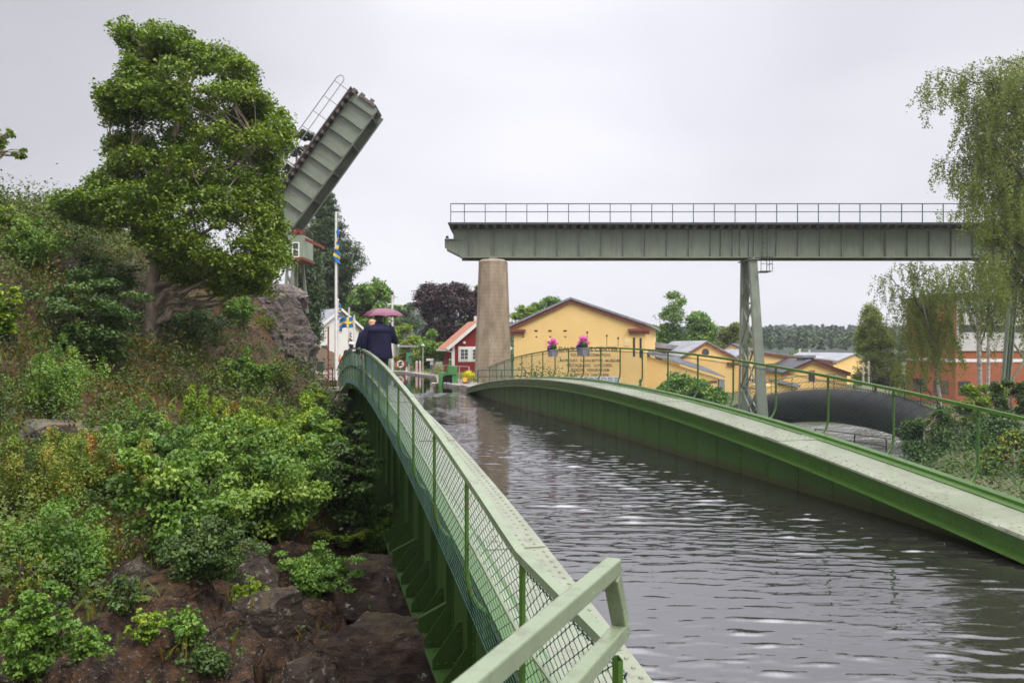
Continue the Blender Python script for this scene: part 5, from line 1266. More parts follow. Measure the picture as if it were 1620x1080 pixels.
for k in range(3, len(pp)-2, 5): b = MB(po); d = (pp[k+1]-pp[k-1]).normalized(); b.tube([pp[k]-d*0.035, pp[k]+d*0.03], 1.15, 28); b.build('hoop', M['tar'], PS)
hr = MB(po); top = [p + Vector((0, 0, 1.22)) for p in pp[6:58]]
hr.tube(top, 0.022, 5); hr.tube([p + Vector((0, 0, 0.45)) for p in top], 0.018, 5); hr.tube([p + Vector((0, 0, 0.9)) for p in top], 0.022, 5); hr = hr.build('pipe_railing', M['black_steel'], PS)
for k in range(1, len(top), 5): p = MB(po); p.bar(top[k] - Vector((0, 0, 0.2)), top[k] + Vector((0, 0, 0.92)), 0.035); p.build('railing_post', M['black_steel'], hr)
for p, y1, lab in ((1366, 575, 'left one of the two slim white poles below the pale birch'), (1374.5, 573, 'right one of the two slim white poles below the pale birch')):
    q = Loc(p, 62, -3.6); T = thing('white_pole', lab, 'pole', q.loc, q.rot, group='slim white poles'); b = MB(); b.tube([(0, 0, 0), (0, 0, q.z(y1))], 0.07, 8); b.build('pole', M['polewhite'], T); b = MB(); b.ball((0, 0, q.z(y1)), 0.08); b.build('cap', M['polewhite'], T)
rail_fence('river_railing', 'thin black railing standing over the pale river water below the pipe', [WG(1290, 52, -3.75), WG(1352, 50, -3.85), WG(1402, 48, -3.9)], 0.9, M['black_steel'], bars=3)
# ================================================================ PEOPLE (seen from behind, walking away along +Y)
M['skin'] = surf('skin', flat((0.48, 0.27, 0.19), 0.08), rough=0.55)
M['navy'] = surf('navy_jacket', [(0.3, (0.007, 0.007, 0.022)), (0.6, (0.012, 0.012, 0.036)), (0.75, (0.019, 0.019, 0.048))], rough=0.7, scale=9, bump=0.4, bscale=14, spec=0.15)
M['navy2'] = surf('navy_yoke', flat((0.014, 0.014, 0.044), 0.2), rough=0.7, scale=9, spec=0.15)
M['trouser'] = surf('dark_trousers', flat((0.012, 0.013, 0.022), 0.2), rough=0.8, scale=9)
M['hair_light'] = surf('fair_hair', flat((0.42, 0.25, 0.14), 0.2), rough=0.7, scale=20)
M['hair_dark'] = surf('dark_hair', flat((0.035, 0.022, 0.016), 0.2), rough=0.7, scale=20)
M['shirt'] = surf('white_shirt', flat((0.62, 0.63, 0.70)), rough=0.8)
M['beige'] = surf('beige_cloth', flat((0.42, 0.34, 0.25)), rough=0.8)
M['shoe'] = surf('black_shoe', flat((0.015, 0.014, 0.014)), rough=0.5)
M['plum'] = surf('plum_umbrella', flat((0.13, 0.018, 0.055), 0.15), rough=0.35, scale=3)
def skin_body(name, joints, edges, mat, parent, sub=2):
    """one continuous body surface grown round a posed skeleton"""
    me = bpy.data.meshes.new(name + '_sk'); keys = list(joints)
    me.from_pydata([joints[k][0] for k in keys], [(keys.index(a), keys.index(b)) for a, b in edges], [])
    o = bpy.data.objects.new(name, me); COL.objects.link(o)
    sk = o.modifiers.new('skin', 'SKIN'); sk.use_smooth_shade = True
    for i, k in enumerate(keys):
        r = joints[k][1]; sv = me.skin_vertices[0].data[i]; sv.radius = (r, r) if not isinstance(r, tuple) else r; sv.use_root = (i == 0)
    ss = o.modifiers.new('sub', 'SUBSURF'); ss.levels = sub; ss.render_levels = sub
    dg = bpy.context.evaluated_depsgraph_get(); m2 = bpy.data.meshes.new_from_object(o.evaluated_get(dg))
    bpy.data.objects.remove(o); bpy.data.meshes.remove(me)
    m2.materials.clear(); m2.materials.append(mat); m2.polygons.foreach_set('use_smooth', np.ones(len(m2.polygons), bool))
    q = bpy.data.objects.new(name, m2); COL.objects.link(q); q.parent = parent
    return q
def loft(mb, rings, n=18):
    V = []; Fc = []
    for (cx, cy, z, rx, ry) in rings:
        for k in range(n): t = 2*math.pi*k/n; V.append((cx + rx*math.cos(t), cy + ry*math.sin(t), z))
    for i in range(len(rings)-1):
        for k in range(n): Fc.append((i*n+k, i*n+(k+1) % n, (i+1)*n+(k+1) % n, (i+1)*n+k))
    Fc += [tuple(range(n))[::-1], tuple((len(rings)-1)*n+k for k in range(n))]
    mb.add(V, Fc, True)
def person(label, px, d, h, jacket, yoke, trousers, hair, holds=False, cap=None, stride=0.12, wide=1.0, long_coat=0.86):
    p = W(px, 547, d); zf = float(LT.zf(p.y))
    P = thing('person', label, 'person', (p.x, p.y, zf + 0.004), (0, 0, rad(0)))
    s = h/1.80; A = lambda x, y, z: (x*s, y*s, z*s)
    J = {'pelvis': (A(0, 0, 0.95), 0.125*s), 'waist': (A(0, 0, 1.10), 0.125*s), 'chest': (A(0, 0.0, 1.32), (0.165*s, 0.12*s)), 'neck0': (A(0, 0.01, 1.50), 0.065*s), 'neck1': (A(0, 0.02, 1.56), 0.055*s),
         'head0': (A(0, 0.045, 1.62), 0.075*s), 'head1': (A(0, 0.035, 1.70), 0.088*s), 'head2': (A(0, 0.03, 1.755), 0.06*s), 'jaw': (A(0, 0.10, 1.605), 0.035*s), 'nose': (A(0, 0.128, 1.665), 0.014*s)}
    E = [('pelvis', 'waist'), ('waist', 'chest'), ('chest', 'neck0'), ('neck0', 'neck1'), ('neck1', 'head0'), ('head0', 'head1'), ('head1', 'head2'), ('head0', 'jaw'), ('head1', 'nose')]
    for sd, t in ((-1, 'l'), (1, 'r')):
        f = stride*sd
        J['hip'+t] = (A(0.10*sd, 0, 0.90), 0.095*s); J['knee'+t] = (A(0.105*sd, 0.03+f*0.6, 0.50), 0.062*s); J['ank'+t] = (A(0.11*sd, f-0.02, 0.09), 0.042*s); J['toe'+t] = (A(0.125*sd, f+0.16, 0.035), 0.038*s)
        E += [('pelvis', 'hip'+t), ('hip'+t, 'knee'+t), ('knee'+t, 'ank'+t), ('ank'+t, 'toe'+t)]
        J['sh'+t] = (A(0.20*sd*wide, 0, 1.43), 0.062*s)
        if holds and sd > 0: el, wr = (0.29*wide, 0.06, 1.14), (0.21, 0.27, 1.20)
        else: el, wr = (0.285*sd*wide, -0.03, 1.14), (0.28*sd*wide, 0.08+0.05*sd, 0.90)
        J['el'+t] = (A(*el), 0.046*s); J['wr'+t] = (A(*wr), 0.030*s)
        E += [('chest', 'sh'+t), ('sh'+t, 'el'+t), ('el'+t, 'wr'+t)]
        w = np.array(wr)
        if holds and sd > 0:     # fist round the umbrella shaft
            J['palm'+t] = (A(w[0]-0.015, w[1]+0.06, w[2]+0.03), 0.026*s); E.append(('wr'+t, 'palm'+t))
            for k in range(4):
                z = w[2] + 0.055 - 0.021*k
                J['fa%d' % k+t] = (A(w[0]+0.002, w[1]+0.105, z), 0.0095*s); J['fb%d' % k+t] = (A(w[0]-0.04, w[1]+0.108, z-0.002), 0.009*s); J['fc%d' % k+t] = (A(w[0]-0.05, w[1]+0.075, z-0.004), 0.008*s)
                E += [('palm'+t, 'fa%d' % k+t), ('fa%d' % k+t, 'fb%d' % k+t), ('fb%d' % k+t, 'fc%d' % k+t)]
            J['th'+t] = (A(w[0]-0.045, w[1]+0.05, w[2]+0.075), 0.011*s); E.append(('palm'+t, 'th'+t))
        else:
            J['palm'+t] = (A(w[0], w[1]+0.015, w[2]-0.07), 0.027*s); E.append(('wr'+t, 'palm'+t))
            for k in range(4):
                y = w[1] + 0.045 - 0.022*k; ln = (0.06, 0.075, 0.07, 0.055)[k]
                J['fa%d' % k+t] = (A(w[0], y, w[2]-0.105), 0.0095*s); J['fb%d' % k+t] = (A(w[0]-0.012*sd, y+0.004, w[2]-0.105-ln), 0.008*s)
                E += [('palm'+t, 'fa%d' % k+t), ('fa%d' % k+t, 'fb%d' % k+t)]
            J['th'+t] = (A(w[0]-0.01*sd, w[1]+0.06, w[2]-0.085), 0.0105*s); E.append(('palm'+t, 'th'+t))
    skin_body('body', J, E, M['skin'], P)
    b = MB(); W2 = wide
    hem = 1.80 - long_coat - 0.16
    loft(b, [tuple(v*s for v in r) for r in [(0, 0, hem, 0.235*W2, 0.165), (0, 0, hem+0.02, 0.245*W2, 0.17), (0, 0, 0.95, 0.225*W2, 0.155), (0, 0, 1.12, 0.215*W2, 0.15), (0, 0, 1.30, 0.235*W2, 0.158), (0, 0, 1.42, 0.235*W2, 0.14), (0, 0.005, 1.485, 0.17*W2, 0.11), (0, 0.012, 1.52, 0.095, 0.088), (0, 0.02, 1.575, 0.085, 0.085)]])
    jk = b.build('jacket', jacket, P)
    for sd, t in ((-1, 'l'), (1, 'r')):
        a, e, w = [Vector(J[q+t][0]) for q in ('sh', 'el', 'wr')]
        b = MB(); b.tube([Vector((a.x*0.78, a.y, a.z+0.005*s)), a + Vector((0.012*sd, 0, -0.02))*s, a.lerp(e, 0.5), e, e.lerp(w, 0.5), e.lerp(w, 0.93)], [0.085*s, 0.088*s, 0.076*s, 0.068*s, 0.06*s, 0.054*s], 12); b.build('sleeve', jacket, jk)
    if yoke is not None:
        b = MB(); loft(b, [tuple(v*s for v in r) for r in [(0, 0, 1.335, 0.239*W2, 0.162), (0, 0, 1.42, 0.239*W2, 0.145), (0, 0.005, 1.487, 0.173*W2, 0.114), (0, 0.012, 1.515, 0.098, 0.09)]]); b.build('yoke', yoke, jk)
    b = MB()
    for sd, t in ((-1, 'l'), (1, 'r')):
        hp, k, a = [Vector(J[q+t][0]) for q in ('hip', 'knee', 'ank')]
        b.tube([hp + Vector((-0.01*sd, 0, 0.10))*s, hp, hp.lerp(k, 0.5), k, k.lerp(a, 0.5), a + Vector((0, 0, 0.0))], [0.125*s, 0.122*s, 0.10*s, 0.085*s, 0.078*s, 0.074*s], 12)
    b.build('trousers', trousers, P)
    for sd, t in ((-1, 'l'), (1, 'r')):
        a, k = Vector(J['ank'+t][0]), Vector(J['toe'+t][0])
        b = MB(); b.ball((a+k)/2 + Vector((0, -0.01, -0.008))*s, 0.052*s, 0.145*s, 0.048*s); b.build('shoe', M['shoe'], P)
    b = MB(); b.ball(A(0, 0.015, 1.705), 0.098*s, 0.108*s, 0.092*s, 16, 10); b.ball(A(0, -0.03, 1.655), 0.08*s, 0.07*s, 0.085*s, 12, 8); b.build('hair', hair, P)
    if cap is not None:
        b = MB(); b.lathe(A(0, 0.025, 1.715), [(0.112*s, 0), (0.112*s, 0.03*s), (0.095*s, 0.075*s), (0.05*s, 0.10*s), (0, 0.105*s)], 14); b.add([A(-0.08, 0.10, 1.72), A(0.08, 0.10, 1.72), A(0.06, 0.20, 1.705), A(-0.06, 0.20, 1.705), A(-0.08, 0.10, 1.73), A(0.08, 0.10, 1.73), A(0.06, 0.20, 1.712), A(-0.06, 0.20, 1.712)], [(0,1,2,3),(4,5,6,7),(0,1,5,4),(1,2,6,5),(2,3,7,6),(3,0,4,7)]); b.build('cap', cap, P)
    return P, s, J
P1, s1, J1 = person('person in a long navy jacket seen from behind, holding the plum umbrella', 600, 18.8, 1.90, M['navy'], M['navy2'], M['trouser'], M['hair_dark'], holds=True, wide=1.2)
P2, s2, J2 = person('fair haired person in a navy jacket walking left under the umbrella', 589, 20.6, 1.76, M['navy'], None, M['trouser'], M['hair_light'], wide=1.25)
person('distant person in a pale cap beyond the hump of the left walkway', 555.5, 33.4, 1.78, M['navy'], None, M['beige'], M['hair_dark'], cap=M['white'])
person('distant person in a beige cap and white top beyond the hump', 567.5, 31.0, 1.60, M['shirt'], None, M['trouser'], M['hair_light'], cap=M['beige'])
# umbrella held by the first person
hand = Vector(J1['palmr'][0]); g = P1.location + hand + Vector((-0.02, 0.03, -0.05))
tip = W(608.5, 486.5, 18.8); top = Vector((tip.x, g.y - 0.12, tip.z))
U = thing('umbrella', 'open plum coloured umbrella held over the two walkers on the left walkway', 'umbrella', tuple(g))
b = MB(g); b.tube([g, g.lerp(top, 0.5), top, top + Vector((0, 0, 0.05))], [0.009, 0.008, 0.007, 0.004], 7); b.build('shaft', M['black_steel'], U)
b = MB(g); b.tube([g + Vector((0, 0, 0.02)), g + Vector((0, 0, -0.10)), g + Vector((0.01, 0, -0.13))], 0.014, 8); b.build('handle', M['shoe'], U)
n = 8; R = 0.475; V = []; Fc = []; sub = 6; rings = 7
for i in range(rings+1):
    t = i/rings
    for k in range(n*sub):
        a = 2*math.pi*k/(n*sub); f = (k % sub)/sub; sag = math.sin(math.pi*f)
        r = R*math.sin(t*1.25)/math.sin(1.25)*(1 - 0.07*sag*t); z = -0.20*(1-math.cos(t*1.25))/(1-math.cos(1.25)) + 0.02*sag*t*t - 0.012*sag*math.sin(math.pi*t)
        V.append(top + Vector((r*math.cos(a), r*math.sin(a), z)))
m_ = n*sub
for i in range(rings):
    for k in range(m_): Fc.append((i*m_+k, i*m_+(k+1) % m_, (i+1)*m_+(k+1) % m_, (i+1)*m_+k))
b = MB(g); b.add(V, Fc, False); cn = b.build('canopy', M['plum'], U)
sd_ = cn.modifiers.new('thickness', 'SOLIDIFY'); sd_.thickness = 0.002
rb = MB(g)
for k in range(n):
    pts = [V[i*m_+k*sub] - Vector((0, 0, 0.006)) for i in range(rings+1)]; q = MB(g); q.tube(pts, 0.0035, 4); q.tube([g.lerp(top, 0.72), pts[4]], 0.003, 4); q.build('rib', M['grey_metal'], cn)
# ================================================================ ROCKS
def rock_mat(name, stops, lichen=(0.34, 0.32, 0.28), moss=None, lt=(0.60, 0.68)):
    m, nt, o = new_mat(name); l = nt.links.new
    t = N(nt, 'TexCoord'); geo = N(nt, 'NewGeometry'); sx = N(nt, 'SeparateXYZ'); l(geo.outputs['Normal'], sx.inputs[0])
    n1 = N(nt, 'TexNoise', Scale=2.2, Detail=9, Roughness=0.7); n2 = N(nt, 'TexNoise', Scale=8.0, Detail=8, Roughness=0.72); mp = N(nt, 'Mapping'); mp.inputs['Scale'].default_value = (1, 1, 2.6); mp.inputs['Rotation'].default_value = (0.5, 0.3, 0)
    l(t.outputs['Object'], mp.inputs[0]); l(mp.outputs[0], n1.inputs['Vector']); l(t.outputs['Object'], n2.inputs['Vector'])
    r = ramp(nt, stops); l(n1.outputs['Fac'], r.inputs['Fac']); lr = ramp(nt, [(lt[0], (0, 0, 0)), (lt[1], (1, 1, 1))]); l(n2.outputs['Fac'], lr.inputs['Fac'])
    x = N(nt, 'Mix', data_type='RGBA'); l(lr.outputs['Color'], x.inputs['Factor']); l(r.outputs['Color'], x.inputs['A']); x.inputs['B'].default_value = tuple(lichen)+(1,); col = x.outputs['Result']
    if moss:
        ad = N(nt, 'Math', operation='MULTIPLY_ADD'); l(n1.outputs['Fac'], ad.inputs[0]); ad.inputs[1].default_value = 0.9; l(sx.outputs['Z'], ad.inputs[2])
        mr = ramp(nt, [(0.0, (0, 0, 0)), (1.0, (1, 1, 1))]); q = N(nt, 'MapRange'); q.inputs['From Min'].default_value = 1.36; q.inputs['From Max'].default_value = 1.5; l(ad.outputs[0], q.inputs['Value']); l(q.outputs[0], mr.inputs['Fac'])
        y = N(nt, 'Mix', data_type='RGBA'); l(mr.outputs['Color'], y.inputs['Factor']); l(col, y.inputs['A']); y.inputs['B'].default_value = tuple(moss)+(1,); col = y.outputs['Result']
    b = N(nt, 'BsdfPrincipled', Roughness=0.58); b.inputs['Specular IOR Level'].default_value = 0.3; l(col, b.inputs['Base Color'])
    s_ = N(nt, 'Math', operation='MULTIPLY_ADD'); l(n2.outputs['Fac'], s_.inputs[0]); s_.inputs[1].default_value = 0.5; l(n1.outputs['Fac'], s_.inputs[2])
    bp = N(nt, 'Bump', Strength=1.0, Distance=0.16); l(s_.outputs[0], bp.inputs['Height']); l(bp.outputs[0], b.inputs['Normal']); l(b.outputs[0], o.inputs['Surface'])
    return m
M['rock_dark'] = rock_mat('wet_dark_rock', [(0.25, (0.009, 0.006, 0.005)), (0.42, (0.026, 0.015, 0.010)), (0.55, (0.056, 0.033, 0.022)), (0.66, (0.085, 0.045, 0.026)), (0.80, (0.13, 0.095, 0.085))], moss=(0.07, 0.055, 0.016))
M['rock_lichen'] = rock_mat('lichen_rock', [(0.25, (0.015, 0.010, 0.008)), (0.5, (0.048, 0.033, 0.025)), (0.75, (0.10, 0.075, 0.058))], lichen=(0.33, 0.30, 0.24), lt=(0.56, 0.66), moss=(0.08, 0.06, 0.02))
M['rock_grey'] = rock_mat('grey_cliff_rock', [(0.30, (0.028, 0.022, 0.020)), (0.43, (0.085, 0.070, 0.066)), (0.55, (0.17, 0.145, 0.135)), (0.63, (0.20, 0.13, 0.08)), (0.75, (0.27, 0.24, 0.225))], lichen=(0.36, 0.34, 0.32), moss=(0.17, 0.13, 0.028))
def sphere_dirs(n):
    """cube-sphere quads"""
    V = []; Fc = []; g = np.linspace(-1, 1, n)
    for ax in range(3):
        for sg in (-1, 1):
            b0 = len(V)
            for a in g:
                for c in g:
                    p = [0, 0, 0]; p[ax] = sg; p[(ax+1) % 3] = a; p[(ax+2) % 3] = c; V.append(p)
            for i in range(n-1):
                for j in range(n-1):
                    q = (b0+i*n+j, b0+(i+1)*n+j, b0+(i+1)*n+j+1, b0+i*n+j+1); Fc.append(q if sg > 0 else q[::-1])
    V = np.array(V, float); V /= np.linalg.norm(V, axis=1)[:, None]
    return V, Fc
def rock(name, label, p, size, seed, mat, res=34, planes=14, rough=0.10, strat=0.0, tilt=0.0):
    rng = np.random.RandomState(seed); D, Fc = sphere_dirs(res)
    nrm = rng.normal(size=(planes, 3)); nrm /= np.linalg.norm(nrm, axis=1)[:, None]; h = rng.uniform(0.62, 0.95, planes)
    r = np.full(len(D), 1.15)
    for a, b_ in zip(nrm, h):
        c = D @ a; r = np.where(c > 0.05, np.minimum(r, b_/np.maximum(c, 0.05)), r)
    P = D*r[:, None]*np.array(size)[None]*0.5
    S = max(size)
    P = P + D*(fbm(P/S*4+seed, 5, seed, ridge=True)*rough*S*0.5)[:, None]
    if strat:
        q = P[:, 2] + tilt*P[:, 0] + 0.25*S*fbm(P/S*1.7+seed*3.1, 3, seed+5); w = S*0.085
        f = q/w - np.floor(q/w); P[:, :2] *= (1 - strat*np.abs(f-0.35)[:, None])
        P = P + D*(fbm(P/S*14+seed, 4, seed+9, ridge=True)*0.035*S)[:, None]
    o = mesh_obj(name, P, Fc, mat); o.location = p
    return tag(o, label, 'rock')
for px_, py_, wpx, hpx, seed, mat, lab, extra in (
    (425, 1000, 120, 150, 5, 'rock_lichen', 'big upright dark boulder speckled with pale lichen beside the black crevice', {}),
    (478, 1075, 110, 95, 9, 'rock_lichen', 'rounded lichen patched boulder wedged below the big upright one', {}),
    (560, 950, 260, 120, 12, 'rock_dark', 'broad dark overhanging rock slab above the black crevice near the aqueduct', dict(tilt=0.3)),
    (205, 920, 95, 75, 24, 'rock_lichen', 'pale topped rock peeping out above the small bright ferns', {}),
    (385, 915, 90, 75, 30, 'rock_lichen', 'speckled dark rock beneath the small yellow flowers', {}),
    (60, 690, 110, 60, 33, 'rock_grey', 'reddish broken rock ledge on the mid slope at left', {}),
    (140, 695, 60, 55, 36, 'rock_grey', 'tumbled pinkish rocks beside the broken ledge on the mid slope', {}),
    (600, 1050, 270, 150, 39, 'rock_dark', 'smooth wet brown rock running under the green girder', dict(tilt=0.5))):
    p, d = hit(px_, py_); s = d/F
    rock('boulder', lab, (p.x + SY*wpx*s*0.12, p.y + CY*wpx*s*0.12, p.z - 0.08*hpx*s), (wpx*s, wpx*s*0.85, hpx*s), seed, M[mat], strat=0.0, res=44, planes=18, **extra)
pc = W(432, 545, 37.0)
rock('rock_outcrop', 'grey layered rock outcrop jutting out by the path below the leafy tree', tuple(pc + Vector((SY*1.4, CY*1.4, -0.35))), (3.9, 5.0, 5.6), 61, M['rock_grey'], res=110, planes=44, rough=0.07, strat=0.05, tilt=1.0)
pc = W(425, 482, 37.6)
rock('rock_outcrop', 'smaller grey rock knob on top of the layered outcrop under the leaves', tuple(pc + Vector((SY*1.2, CY*1.2, 0.0))), (3.0, 3.2, 1.9), 67, M['rock_grey'], res=70, planes=30, rough=0.08, strat=0.05, tilt=1.0)

# ================================================================ FOLIAGE
G = lambda *a: list(zip((0, 0.35, 0.7, 1.0), a))
M['bark'] = surf('grey_bark', [(0.3, (0.09, 0.068, 0.052)), (0.5, (0.24, 0.185, 0.145)), (0.7, (0.38, 0.31, 0.25))], rough=0.9, scale=5, stretch=(1, 1, 0.3), bump=0.6, bscale=16)
M['twig'] = surf('brown_twig', flat((0.055, 0.04, 0.028), 0.3), rough=0.9, scale=6)
M['birchbark'] = surf('birch_bark', [(0.35, (0.04, 0.035, 0.03)), (0.45, (0.42, 0.38, 0.34)), (0.7, (0.58, 0.54, 0.49))], rough=0.8, scale=3.2, stretch=(0.5, 0.5, 2.2), detail=5)
M['leaf_maple'] = leafmat('maple_leaves', G((0.060, 0.110, 0.018), (0.105, 0.175, 0.026), (0.155, 0.235, 0.036), (0.22, 0.29, 0.05)))
M['leaf_dark'] = leafmat('dark_leaves', G((0.026, 0.058, 0.016), (0.045, 0.090, 0.026), (0.070, 0.128, 0.036), (0.12, 0.185, 0.06)))
M['leaf_mid'] = leafmat('mid_leaves', G((0.053, 0.120, 0.024), (0.090, 0.187, 0.036), (0.134, 0.247, 0.048), (0.210, 0.330, 0.074)))
M['leaf_hazel'] = leafmat('hazel_leaves', G((0.052, 0.115, 0.023), (0.098, 0.190, 0.039), (0.155, 0.259, 0.055), (0.253, 0.356, 0.086)))
M['leaf_bright'] = leafmat('bright_leaves', G((0.089, 0.164, 0.018), (0.140, 0.240, 0.025), (0.216, 0.316, 0.037), (0.304, 0.380, 0.051)))
M['leaf_birch'] = leafmat('birch_leaves', G((0.085, 0.125, 0.040), (0.130, 0.180, 0.055), (0.18, 0.225, 0.075), (0.25, 0.28, 0.12)), trans=0.42)
M['leaf_beech'] = leafmat('copper_beech_leaves', G((0.014, 0.008, 0.009), (0.030, 0.015, 0.016), (0.055, 0.024, 0.025), (0.10, 0.045, 0.042)), trans=0.2)
M['leaf_pine'] = leafmat('pine_needles', G((0.014, 0.034, 0.012), (0.029, 0.060, 0.019), (0.054, 0.096, 0.031), (0.090, 0.132, 0.048)), trans=0.12)
M['leaf_weed'] = leafmat('weed_leaves', [(0, (0.052, 0.098, 0.021)), (0.3, (0.104, 0.169, 0.031)), (0.6, (0.182, 0.247, 0.046)), (0.82, (0.260, 0.247, 0.052)), (0.93, (0.312, 0.169, 0.052)), (1, (0.351, 0.130, 0.046))])
M['leaf_fern'] = leafmat('fern_fronds', G((0.06, 0.13, 0.014), (0.10, 0.19, 0.02), (0.16, 0.25, 0.03), (0.25, 0.31, 0.05)))
def leaves_in(C, R, n, s, rng, up=0.55, flat_=0.5, droop=0.0):
    """n leaves in each flattened clump: centres C (m,3), radii R (m,)"""
    m = len(C); d = rng.normal(size=(m, n, 3)); d /= np.linalg.norm(d, axis=2)[..., None]; rr = rng.rand(m, n, 1)**0.42
    P = C[:, None] + d*rr*R[:, None, None]*np.array([1, 1, flat_])[None, None]
    nn = rng.normal(size=(m, n, 3))*0.75 + d*0.35; nn[..., 2] = np.abs(nn[..., 2])*0.6 + up; nn /= np.linalg.norm(nn, axis=2)[..., None]
    t = np.clip(rng.normal(0.45, 0.21, (m, 1)) + rng.normal(0, 0.16, (m, n)), 0, 1)
    return P.reshape(-1, 3), nn.reshape(-1, 3), t.ravel(), s*(0.6 + 0.7*rng.rand(m*n))
def limb(b, a, c, r0, r1, rng, n=5, wob=0.10, sag=0.0):
    a, c = Vector(a), Vector(c); L_ = (c-a).length; pts = []
    for i in range(n+1):
        t = i/n; p = a.lerp(c, t); k = math.sin(math.pi*t)*wob*L_
        pts.append(p + Vector((rng.normal()*k*0.5, rng.normal()*k*0.5, rng.normal()*k*0.35 + sag*L_*math.sin(math.pi*t))))
    b.tube(pts, [r0*(1-i/n) + r1*i/n for i in range(n+1)], 6)
    return pts
def crown_tree(name, label, cat, root, d, blobs, trunk, mat, bark, leaf=0.12, total=30000, seed=1, sub=0.34, per=26, deep=0.85, flat_=0.5, up=0.55, group=None, split=3, ysp=0.55):
    """tree: root = world point at the foot; blobs/trunk are sight pixels at depth d turned into local metres"""
    rng = np.random.RandomState(seed); s = d/F
    T = thing(name, label, cat, tuple(root), (0, 0, -YAW), group)
    rl = (root.x*CY - root.y*SY); rd = root.x*SY + root.y*CY
    def loc(px, py, dy=0.0): dd = d + dy; return np.array([(px-810)/F*dd - rl, dd - rd, HC + (547-py)/F*dd - root.z])
    B = []; nb = []
    for q in blobs:                      # every bough splits into several leafy sprays of its own
        if len(q) > 4 or split < 2: nb.append(q); continue
        for _ in range(split):
            a_, e_ = rng.rand()*6.283, rng.rand()**0.5; k_ = rng.uniform(0.36, 0.62)
            nb.append((q[0]+q[2]*0.72*e_*math.cos(a_), q[1]+q[3]*0.78*e_*math.sin(a_), q[2]*k_, q[3]*k_))
    blobs = nb
    for q in blobs:
        bx, by, rx, ry = q[:4]; r_ = (rx+ry)*0.5*s
        dy = (q[4] if len(q) > 4 else rng.uniform(-1, 1)*ysp*max(12, rx)*2.2*s)
        B.append((loc(bx, by, dy), np.array([rx*s, max(rx, ry)*s*deep, ry*s])))
    vol = np.array([(r[0]*r[1]*r[2])**(2/3) for _, r in B]); cnt = np.maximum(3, (total/per*vol/vol.sum())).astype(int)
    tp = [Vector(loc(p[0], p[1])) for p in trunk]; tr_ = [p[2] for p in trunk]
    tp[0] = tp[0] if len(tp) < 2 else Vector((tp[0].x, tp[0].y, tp[0].z))
    b = MB(); b.tube(tp, tr_, 10)
    br = MB(); PC = []; RC = []
    for (c, r), k in zip(B, cnt):
        j = min(range(len(tp)), key=lambda i: (tp[i] - Vector(c)).length + (3.0*max(0, tp[i].z - c[2])))
        pts = limb(br, tp[j], c, max(0.02, tr_[j]*(0.42 if split < 2 else 0.26)), 0.015, rng, wob=0.16)
        dv = rng.normal(size=(k, 3)); dv /= np.linalg.norm(dv, axis=1)[:, None]
        C = c[None] + dv*r[None]*(0.40 + 0.75*rng.rand(k, 1)**0.8 + 0.35*(rng.rand(k, 1) < 0.12)); PC.append(C); RC.append(np.full(k, 1.0)*np.mean(r)*sub*rng.uniform(0.7, 1.35, k))
        for q in C[:: max(1, k//9)]: limb(br, pts[rng.randint(3, 6)], q, 0.018, 0.006, rng, n=3, wob=0.14)
    PC = np.concatenate(PC); RC = np.concatenate(RC)
    P, Nn, t, sz = leaves_in(PC, RC, per, leaf, rng, up=up, flat_=flat_)
    V, Fc = cards(P, Nn, sz, rng)
    b.build('trunk', bark, T); br.build('branches', bark if bark is not M['birchbark'] else M['twig'], T)
    mesh_obj('crown', V, Fc, mat, T, tint=t)
    return T
